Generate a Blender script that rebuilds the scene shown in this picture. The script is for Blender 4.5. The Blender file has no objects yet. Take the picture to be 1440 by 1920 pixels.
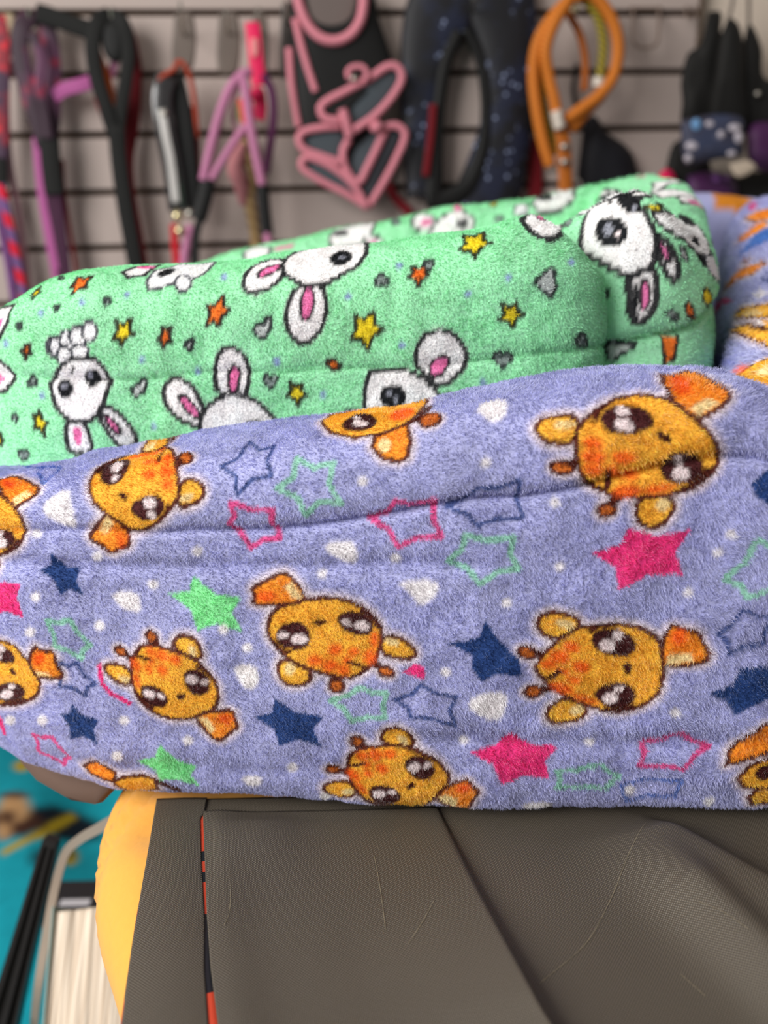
import bpy, math, random
import numpy as np

# ------------------------------------------------------------------ camera
scene = bpy.context.scene
COL = scene.collection
FPX, PITCH, ROLL, CAM_Z = 1620.0, math.radians(18.5), math.radians(1.25), 0.281
CAM_F = np.array([0, math.cos(PITCH), -math.sin(PITCH)])
_r0 = np.array([1.0, 0, 0])
_u0 = np.array([0, math.sin(PITCH), math.cos(PITCH)])
CAM_R = math.cos(ROLL) * _r0 - math.sin(ROLL) * _u0
CAM_U = math.sin(ROLL) * _r0 + math.cos(ROLL) * _u0
CAM_P = np.array([0, 0, CAM_Z])
cam_data = bpy.data.cameras.new('camera')
cam = bpy.data.objects.new('camera', cam_data)
COL.objects.link(cam)
from mathutils import Matrix, Vector
cam.matrix_world = Matrix(((CAM_R[0], CAM_U[0], -CAM_F[0], 0), (CAM_R[1], CAM_U[1], -CAM_F[1], 0),
                           (CAM_R[2], CAM_U[2], -CAM_F[2], CAM_Z), (0, 0, 0, 1)))
cam_data.sensor_fit = 'VERTICAL'
cam_data.sensor_height = 32.0
cam_data.lens = 32.0 * FPX / 1920.0
cam_data.clip_start = 0.02
cam_data.dof.use_dof = True
cam_data.dof.focus_distance = 0.40
cam_data.dof.aperture_fstop = cam_data.lens / 5.6      # a 5.6 mm wide entrance pupil
scene.camera = cam

# ------------------------------------------------------------------ light
world = bpy.data.worlds.new('shop_daylight')
scene.world = world
world.use_nodes = True
_bg = world.node_tree.nodes['Background']
_bg.inputs[0].default_value = (1.0, 0.955, 0.91, 1)
_bg.inputs[1].default_value = 0.20


def area_light(name, loc, target, sx, sy, power, color):
    d = bpy.data.lights.new(name, 'AREA')
    d.shape = 'RECTANGLE'
    d.size, d.size_y, d.energy, d.color = sx, sy, power, color
    o = bpy.data.objects.new(name, d)
    COL.objects.link(o)
    o.location = loc
    o.rotation_euler = (Vector(target) - Vector(loc)).to_track_quat('-Z', 'Y').to_euler()
    return o


area_light('shop_front_window', (-1.8, -0.7, 1.3), (0.0, 0.6, 0.1), 1.7, 1.5, 82, (1.0, 0.985, 0.96))
area_light('ceiling_light', (-0.5, 0.5, 2.3), (-0.1, 0.8, 0.0), 1.2, 0.3, 6, (1.0, 0.93, 0.84))

vs = scene.view_settings
vs.view_transform = 'Standard'
vs.look = 'None'
vs.gamma = 1.0
vs.use_curve_mapping = False
vs.exposure = 0.12

# ------------------------------------------------------------------ helpers: numbers
rng = np.random.default_rng(7)


def srgb(r, g, b):
    c = np.array([r, g, b], float) / 255.0
    return np.where(c <= 0.04045, c / 12.92, ((c + 0.055) / 1.055) ** 2.4)


def vnoise(x, y, seed=0):
    """smooth value noise in -1..1"""
    xi, yi = np.floor(x).astype(np.int64), np.floor(y).astype(np.int64)
    fx, fy = x - xi, y - yi
    fx, fy = fx * fx * (3 - 2 * fx), fy * fy * (3 - 2 * fy)

    def h(a, b):
        n = (a * 374761393 + b * 668265263 + seed * 974711) & 0x7fffffff
        n = ((n ^ (n >> 13)) * 1274126177) & 0x7fffffff
        return ((n ^ (n >> 16)) & 0xffff) / 32767.5 - 1.0
    return (h(xi, yi) * (1 - fx) + h(xi + 1, yi) * fx) * (1 - fy) + (h(xi, yi + 1) * (1 - fx) + h(xi + 1, yi + 1) * fx) * fy


def spline(P, n):
    """Catmull-Rom through the control points (chord parameter), n samples evenly spaced in length"""
    P = np.asarray(P, float)
    d = np.linalg.norm(np.diff(P[:, :min(3, P.shape[1])], axis=0), axis=1)
    t = np.concatenate([[0], np.cumsum(np.maximum(d, 1e-7))])
    m = np.zeros_like(P)
    m[1:-1] = (P[2:] - P[:-2]) / (t[2:] - t[:-2])[:, None]
    m[0], m[-1] = (P[1] - P[0]) / (t[1] - t[0]), (P[-1] - P[-2]) / (t[-1] - t[-2])

    def ev(q):
        i = np.clip(np.searchsorted(t, q, side='right') - 1, 0, len(t) - 2)
        h = (t[i + 1] - t[i])
        s = ((q - t[i]) / h)[:, None]
        h = h[:, None]
        return ((2 * s**3 - 3 * s**2 + 1) * P[i] + (s**3 - 2 * s**2 + s) * h * m[i]
                + (-2 * s**3 + 3 * s**2) * P[i + 1] + (s**3 - s**2) * h * m[i + 1])
    q = np.linspace(0, t[-1], max(n * 4, 200))
    X = ev(q)
    L = np.concatenate([[0], np.cumsum(np.linalg.norm(np.diff(X[:, :min(3, X.shape[1])], axis=0), axis=1))])
    return ev(np.interp(np.linspace(0, L[-1], n), L, q))


def grid_normals(V):
    ds = np.gradient(V, axis=0)
    dt = np.gradient(V, axis=1)
    N = np.cross(ds, dt)
    return N / np.maximum(np.linalg.norm(N, axis=2, keepdims=True), 1e-12)


# ------------------------------------------------------------------ padded fabric walls of the beds
# ctrl rows: x, y (foot of the outer face), top height, seam height.  The outer face looks to the right of the walking direction.
def padded_wall(ctrl, foot, thick, nS, nT, seed, lean=0.0, belly=0.009, crown=0.5, pinch=(0.004, 0.004, 0.004), creases=(), lump=0.0016):
    ctrl = np.array([tuple(c) + ((thick,) if len(c) == 4 else ()) for c in ctrl], float)
    K = spline(ctrl, nS)
    xy, zt, zs, th = K[:, :2], K[:, 2], K[:, 3], K[:, 4]
    tg = np.gradient(xy, axis=0)
    tg /= np.linalg.norm(tg, axis=1, keepdims=True)
    out = np.stack([tg[:, 1], -tg[:, 0]], 1)
    u = np.concatenate([[0], np.cumsum(np.linalg.norm(np.diff(xy, axis=0), axis=1))])
    V = np.zeros((nS, nT, 3))
    vv = np.zeros((nS, nT))
    for i in range(nS):
        zb, H, hi = foot, zt[i] - foot, zt[i] - zs[i]
        lo = zs[i] - zb
        thick = th[i]
        c = crown * thick
        prof = np.array([
            (-0.030, zb), (-0.0095, zb + 0.001), (0.0005, zb + 0.010), (belly * 0.75, zb + 0.22 * lo), (belly, zb + 0.48 * lo),
            (belly * 0.95, zb + 0.78 * lo), (belly * 0.85, zs[i]), (belly * 0.72, zs[i] + 0.40 * hi), (belly * 0.35, zs[i] + 0.68 * hi),
            (-0.22 * c, zs[i] + 0.90 * hi), (-0.62 * c, zt[i] - 0.0008), (-c, zt[i]), (-thick + 0.30 * (thick - c), zt[i] - 0.10 * hi),
            (-thick, zs[i] + 0.2 * hi), (-thick * 0.98, zb + 0.5 * lo), (-thick * 0.9, zb + 0.01)])
        prof[:, 0] -= lean * (prof[:, 1] - zb)
        q = spline(prof, nT)
        V[i, :, :2] = xy[i] + out[i] * q[:, :1]
        V[i, :, 2] = q[:, 1]
        vv[i] = np.concatenate([[0], np.cumsum(np.linalg.norm(np.diff(q, axis=0), axis=1))])
    uu = np.repeat(u[:, None], nT, 1)
    N = grid_normals(V)
    d = lump * (vnoise(uu * 22, vv * 26, seed) + 0.6 * vnoise(uu * 48, vv * 55, seed + 1)) + 0.0006 * vnoise(uu * 130, vv * 130, seed + 2)
    ps = np.interp(np.linspace(0, 1, nS), np.linspace(0, 1, len(pinch)), pinch)[:, None]
    dz = V[:, :, 2] - zs[:, None] - 0.0012 * vnoise(uu * 35, uu * 0, seed + 7)
    outer = (np.arange(nT) < nT * 0.72)[None, :]
    d -= outer * ps * (0.70 * np.exp(-(dz / 0.0015) ** 2) + 0.30 * np.exp(-(np.where(dz > 0, dz / 0.005, dz / 0.014)) ** 2))   # stitched seam
    for (x0, z0, x1, z1, depth, wid) in creases:               # soft horizontal fold lines
        x, z = V[:, :, 0], V[:, :, 2]
        zc = z0 + (z1 - z0) * np.clip((x - x0) / (x1 - x0), 0, 1) + 0.003 * vnoise(uu * 18, uu * 0, seed + 5)
        fade = np.clip((x - min(x0, x1)) / 0.03, 0, 1) * np.clip((max(x0, x1) - x) / 0.03, 0, 1)
        d -= depth * fade * np.exp(-((z - zc) / wid) ** 2)
    V = V + N * d[:, :, None]
    return V, uu, vv


PANELS = {}
# lavender bed, front wall with its rounded corners
PANELS['lav_front'] = padded_wall([
    (-0.285, 0.62, 0.150, 0.126), (-0.275, 0.52, 0.150, 0.128), (-0.252, 0.455, 0.154, 0.134), (-0.220, 0.418, 0.161, 0.143), (-0.185, 0.392, 0.167, 0.149),
    (-0.151, 0.379, 0.174, 0.151), (-0.114, 0.372, 0.180, 0.152), (-0.072, 0.367, 0.188, 0.153), (-0.028, 0.361, 0.194, 0.157), (0.020, 0.357, 0.2005, 0.165),
    (0.068, 0.355, 0.2095, 0.172), (0.116, 0.353, 0.215, 0.182), (0.140, 0.351, 0.2145, 0.187), (0.160, 0.349, 0.211, 0.186), (0.181, 0.350, 0.203, 0.180),
    (0.201, 0.358, 0.196, 0.174), (0.216, 0.378, 0.192, 0.170), (0.223, 0.41, 0.19, 0.170), (0.228, 0.45, 0.19, 0.170)],
    0.003, 0.072, 820, 330, 11, pinch=(0.001, 0.0018, 0.0022, 0.003, 0.0065, 0.007, 0.0055, 0.004), creases=((-0.20, 0.133, 0.06, 0.142, 0.0022, 0.004), (-0.02, 0.052, 0.2, 0.050, 0.0028, 0.006), (-0.2, 0.020, 0.0, 0.035, 0.0015, 0.006)))
PANELS['lav_right'] = padded_wall([
    (0.365, 0.93, 0.296, 0.22, 0.09), (0.338, 0.86, 0.296, 0.215, 0.10), (0.308, 0.78, 0.290, 0.205, 0.10), (0.275, 0.69, 0.275, 0.19, 0.095), (0.243, 0.60, 0.254, 0.17, 0.085), (0.214, 0.52, 0.232, 0.16, 0.075),
    (0.192, 0.46, 0.214, 0.15, 0.062), (0.180, 0.425, 0.203, 0.145, 0.05), (0.172, 0.40, 0.196, 0.145, 0.045)], 0.004, 0.09, 260, 140, 12, lean=0.0, crown=0.55)
PANELS['lav_back'] = padded_wall([
    (-0.27, 0.955, 0.215, 0.18), (-0.14, 0.95, 0.225, 0.19), (0.0, 0.95, 0.24, 0.20), (0.14, 0.955, 0.262, 0.22), (0.27, 0.965, 0.297, 0.25), (0.36, 0.975, 0.305, 0.255),
    (0.42, 0.985, 0.300, 0.25)], 0.004, 0.08, 130, 70, 13)
PANELS['lav_left'] = padded_wall([
    (-0.285, 1.0, 0.20, 0.17), (-0.302, 0.92, 0.198, 0.168), (-0.308, 0.82, 0.185, 0.155), (-0.300, 0.72, 0.166, 0.138), (-0.287, 0.62, 0.152, 0.127), (-0.276, 0.56, 0.148, 0.124)], 0.004, 0.07, 90, 60, 14)
# green bed standing inside the lavender one
PANELS['green_front'] = padded_wall([
    (-0.236, 0.66, 0.235, 0.20), (-0.238, 0.58, 0.236, 0.203), (-0.230, 0.515, 0.239, 0.206), (-0.210, 0.482, 0.246, 0.207), (-0.188, 0.468, 0.2555, 0.207),
    (-0.165, 0.463, 0.2595, 0.207), (-0.119, 0.461, 0.261, 0.206), (-0.081, 0.460, 0.2625, 0.208), (-0.049, 0.460, 0.2675, 0.209), (-0.006, 0.460, 0.270, 0.2095),
    (0.026, 0.459, 0.273, 0.211), (0.055, 0.459, 0.277, 0.213), (0.078, 0.460, 0.281, 0.215), (0.097, 0.463, 0.281, 0.216), (0.110, 0.472, 0.274, 0.216),
    (0.117, 0.49, 0.268, 0.214), (0.118, 0.525, 0.262, 0.212)], 0.026, 0.075, 620, 230, 21, pinch=(0.002, 0.0022, 0.0025, 0.003, 0.004), lump=0.0012)
PANELS['green_right'] = padded_wall([
    (0.104, 0.548, 0.284, 0.214), (0.108, 0.520, 0.290, 0.214), (0.118, 0.502, 0.2940, 0.214), (0.136, 0.491, 0.2950, 0.216), (0.157, 0.492, 0.2925, 0.219), (0.174, 0.503, 0.285, 0.224),
    (0.188, 0.525, 0.279, 0.230), (0.201, 0.56, 0.278, 0.234), (0.216, 0.61, 0.284, 0.238), (0.240, 0.68, 0.300, 0.245), (0.262, 0.76, 0.308, 0.25), (0.284, 0.84, 0.315, 0.255)],
    0.026, 0.085, 420, 220, 22, pinch=(0.008, 0.010, 0.012, 0.012, 0.008), crown=0.40, belly=0.012)
PANELS['green_back'] = padded_wall([
    (-0.235, 0.80, 0.235, 0.20), (-0.20, 0.835, 0.238, 0.20), (-0.141, 0.842, 0.256, 0.205), (-0.095, 0.845, 0.264, 0.21), (-0.044, 0.85, 0.275, 0.215), (-0.004, 0.85, 0.281, 0.22), (0.046, 0.85, 0.289, 0.225),
    (0.095, 0.85, 0.295, 0.23), (0.145, 0.85, 0.300, 0.235), (0.194, 0.85, 0.306, 0.24), (0.242, 0.85, 0.315, 0.25), (0.268, 0.855, 0.3165, 0.25), (0.292, 0.87, 0.311, 0.25)],
    0.026, 0.065, 300, 90, 23)


# the teal blanket heaped on the floor beside the table
def blanket_grid():
    n, m = 150, 150
    a, b = np.meshgrid(np.linspace(0, 1, n), np.linspace(0, 1, m), indexing='ij')
    x = -0.80 + 0.60 * a + 0.02 * vnoise(b * 5, a * 0, 3)
    y = 0.46 + 0.85 * b + 0.02 * vnoise(a * 5, a * 0, 4)
    edge = np.clip(np.minimum(np.minimum(a, 1 - a), np.minimum(b, 1 - b)) / 0.09, 0, 1)
    edge = np.sqrt(np.clip(1 - (1 - edge) ** 2, 0, 1))
    z = -0.56 + 0.002 + edge * (0.085 + 0.016 * vnoise(a * 4 + b * 2, b * 3, 5) + 0.007 * vnoise(a * 9, b * 7 + a * 3, 6)
                       + 0.012 * np.sin(9 * a + 6 * b))
    V = np.stack([x, y, z], 2)
    return V, x, y


PANELS['teal'] = blanket_grid()


# ------------------------------------------------------------------ printed fleece: shapes in cloth coordinates (1/10 mm)
STYLES = {  # fill, outline, outline width mm, halo mm, edge softness mm
    'face': ((255, 190, 68), (100, 46, 38), 1.9, 3.8, 0.25), 'ear': ((255, 194, 70), (100, 46, 38), 1.9, 3.8, 0.25),
    'tail': ((254, 160, 52), (100, 46, 38), 1.9, 3.8, 0.25), 'cream': ((250, 226, 170), None, 0, 0, 0.7),
    'eye': ((78, 36, 38), None, 0, 0, 0.5), 'shine': ((250, 234, 236), None, 0, 0, 0.5), 'nose': ((70, 26, 24), None, 0, 0, 0.3),
    'spot': ((255, 104, 34), None, 0, 0, 1.4), 'knob': ((206, 112, 44), (94, 42, 36), 1.7, 3.0, 0.3), 'brown': ((86, 34, 26), None, 0, 0, 0.4),
    'pink': ((240, 64, 140), None, 0, 0, 0.2), 'navy': ((48, 76, 136), None, 0, 0, 0.3), 'blue': ((76, 124, 200), None, 0, 0, 0.4), 'mint': ((150, 240, 168), None, 0, 0, 0.3),
    'ol_pink': (None, (236, 62, 140), 2.5, 0, 0.4), 'ol_navy': (None, (40, 72, 140), 1.9, 0, 0.4), 'ol_blue': (None, (72, 110, 190), 1.9, 0, 0.5),
    'ol_mint': (None, (150, 222, 178), 2.6, 0, 0.5), 'heart': ((255, 249, 249), None, 0, 0, 0.9),
    'fur': ((255, 252, 252), (30, 32, 36), 2.4, 1.4, 0.2), 'fluff': ((252, 252, 255), (62, 66, 76), 1.5, 1.0, 0.2), 'rose': ((244, 130, 186), None, 0, 0, 0.25), 'rosed': ((244, 130, 186), (34, 36, 40), 1.6, 0, 0.25),
    'furbig': ((255, 252, 252), (30, 32, 36), 3.4, 1.6, 0.2), 'ink': ((26, 28, 32), None, 0, 0, 0.3), 'grey': ((150, 152, 164), None, 0, 0, 0.3), 'yellow': ((252, 228, 50), (46, 48, 36), 2.0, 0, 0.2), 'orange': ((250, 130, 48), (48, 40, 36), 1.8, 0, 0.2),
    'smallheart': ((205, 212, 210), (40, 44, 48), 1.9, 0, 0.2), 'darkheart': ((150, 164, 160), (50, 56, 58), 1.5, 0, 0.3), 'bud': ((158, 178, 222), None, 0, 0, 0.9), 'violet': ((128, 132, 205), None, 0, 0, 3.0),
    'tan': ((180, 140, 96), None, 0, 0, 8), 'umber': ((66, 40, 30), None, 0, 0, 8), 'olive': ((176, 150, 30), None, 0, 0, 5), 'dark': ((16, 26, 36), None, 0, 0, 10), 'honey': ((224, 140, 40), None, 0, 0, 2),
}
GROUND = {'lav': (179, 181, 225), 'green': (170, 242, 193), 'teal': (20, 150, 166)}
MM = 1e-4


def poly_dist(P, x, y):
    """signed distance to a closed polygon, negative inside"""
    d2 = np.full(x.shape, 1e9)
    ins = np.zeros(x.shape, bool)
    n = len(P)
    for k in range(n):
        ax, ay = P[k]
        bx, by = P[(k + 1) % n]
        ex, ey = bx - ax, by - ay
        l2 = ex * ex + ey * ey + 1e-18
        t = np.clip(((x - ax) * ex + (y - ay) * ey) / l2, 0, 1)
        d2 = np.minimum(d2, (x - ax - t * ex) ** 2 + (y - ay - t * ey) ** 2)
        if ay != by:
            c = (ay > y) != (by > y)
            ins ^= c & (x < (bx - ax) * (y - ay) / (by - ay) + ax)
    return np.where(ins, -1, 1) * np.sqrt(d2)


def print_colour(kind, shapes, u, v, ragged):
    """linear colour of the printed cloth at cloth coordinates u, v (metres)"""
    shp = u.shape
    u, v = u.ravel(), v.ravel()
    base = srgb(*GROUND[kind])
    C = np.repeat(base[None], len(u), 0)
    C *= (1 + 0.07 * vnoise(u * 60, v * 60, 31) + 0.05 * vnoise(u * 190, v * 190, 32))[:, None]
    k = ragged * 1e-3
    uj = u + k * (0.6 * vnoise(u * 1400, v * 1400, 41) + 0.5 * vnoise(u * 420, v * 420, 42))
    vj = v + k * (0.6 * vnoise(u * 1400, v * 1400, 43) + 0.5 * vnoise(u * 420, v * 420, 44))

    def near(P, m):
        lo, hi = P.min(0) - m, P.max(0) + m
        return np.nonzero((u > lo[0]) & (u < hi[0]) & (v > lo[1]) & (v < hi[1]))[0]
    polys = [(s, np.array(f, float).reshape(-1, 2) * MM) for s, f in shapes]
    white = srgb(240, 226, 232)
    for s, P in polys:
        halo = STYLES[s][3] * 1e-3
        if halo:
            i = near(P, halo + 2e-3)
            if len(i):
                d = poly_dist(P, uj[i], vj[i])
                a = np.clip(1.35 - d / halo, 0, 1)[:, None] ** 1.3 * 0.92
                C[i] = C[i] * (1 - a) + white * a
    for s, P in polys:
        fill, line, w, halo, soft = STYLES[s]
        w, soft = w * 1e-3, max(soft, 0.05) * 1e-3
        i = near(P, w + soft + 2e-3)
        if not len(i):
            continue
        d = poly_dist(P, uj[i], vj[i])
        if fill is not None:
            a = np.clip(0.5 - d / (2 * soft), 0, 1)[:, None]
            if s == 'spot':
                a = a * 0.85
            if s == 'heart':
                a = a * 0.9
            f = srgb(*fill) * (1 + 0.10 * vnoise(u[i] * 260, v[i] * 260, 51))[:, None]
            C[i] = C[i] * (1 - a) + f * a
        if line is not None:
            a = np.clip(0.5 - (np.abs(d) - w / 2) / (2 * 0.22e-3), 0, 1)[:, None] * (0.72 if s == 'ol_mint' else 0.85 if s[:2] == 'ol' else 0.97)
            C[i] = C[i] * (1 - a) + srgb(*line) * a
    return np.clip(C, 0.002, 1).reshape(shp + (3,))


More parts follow.
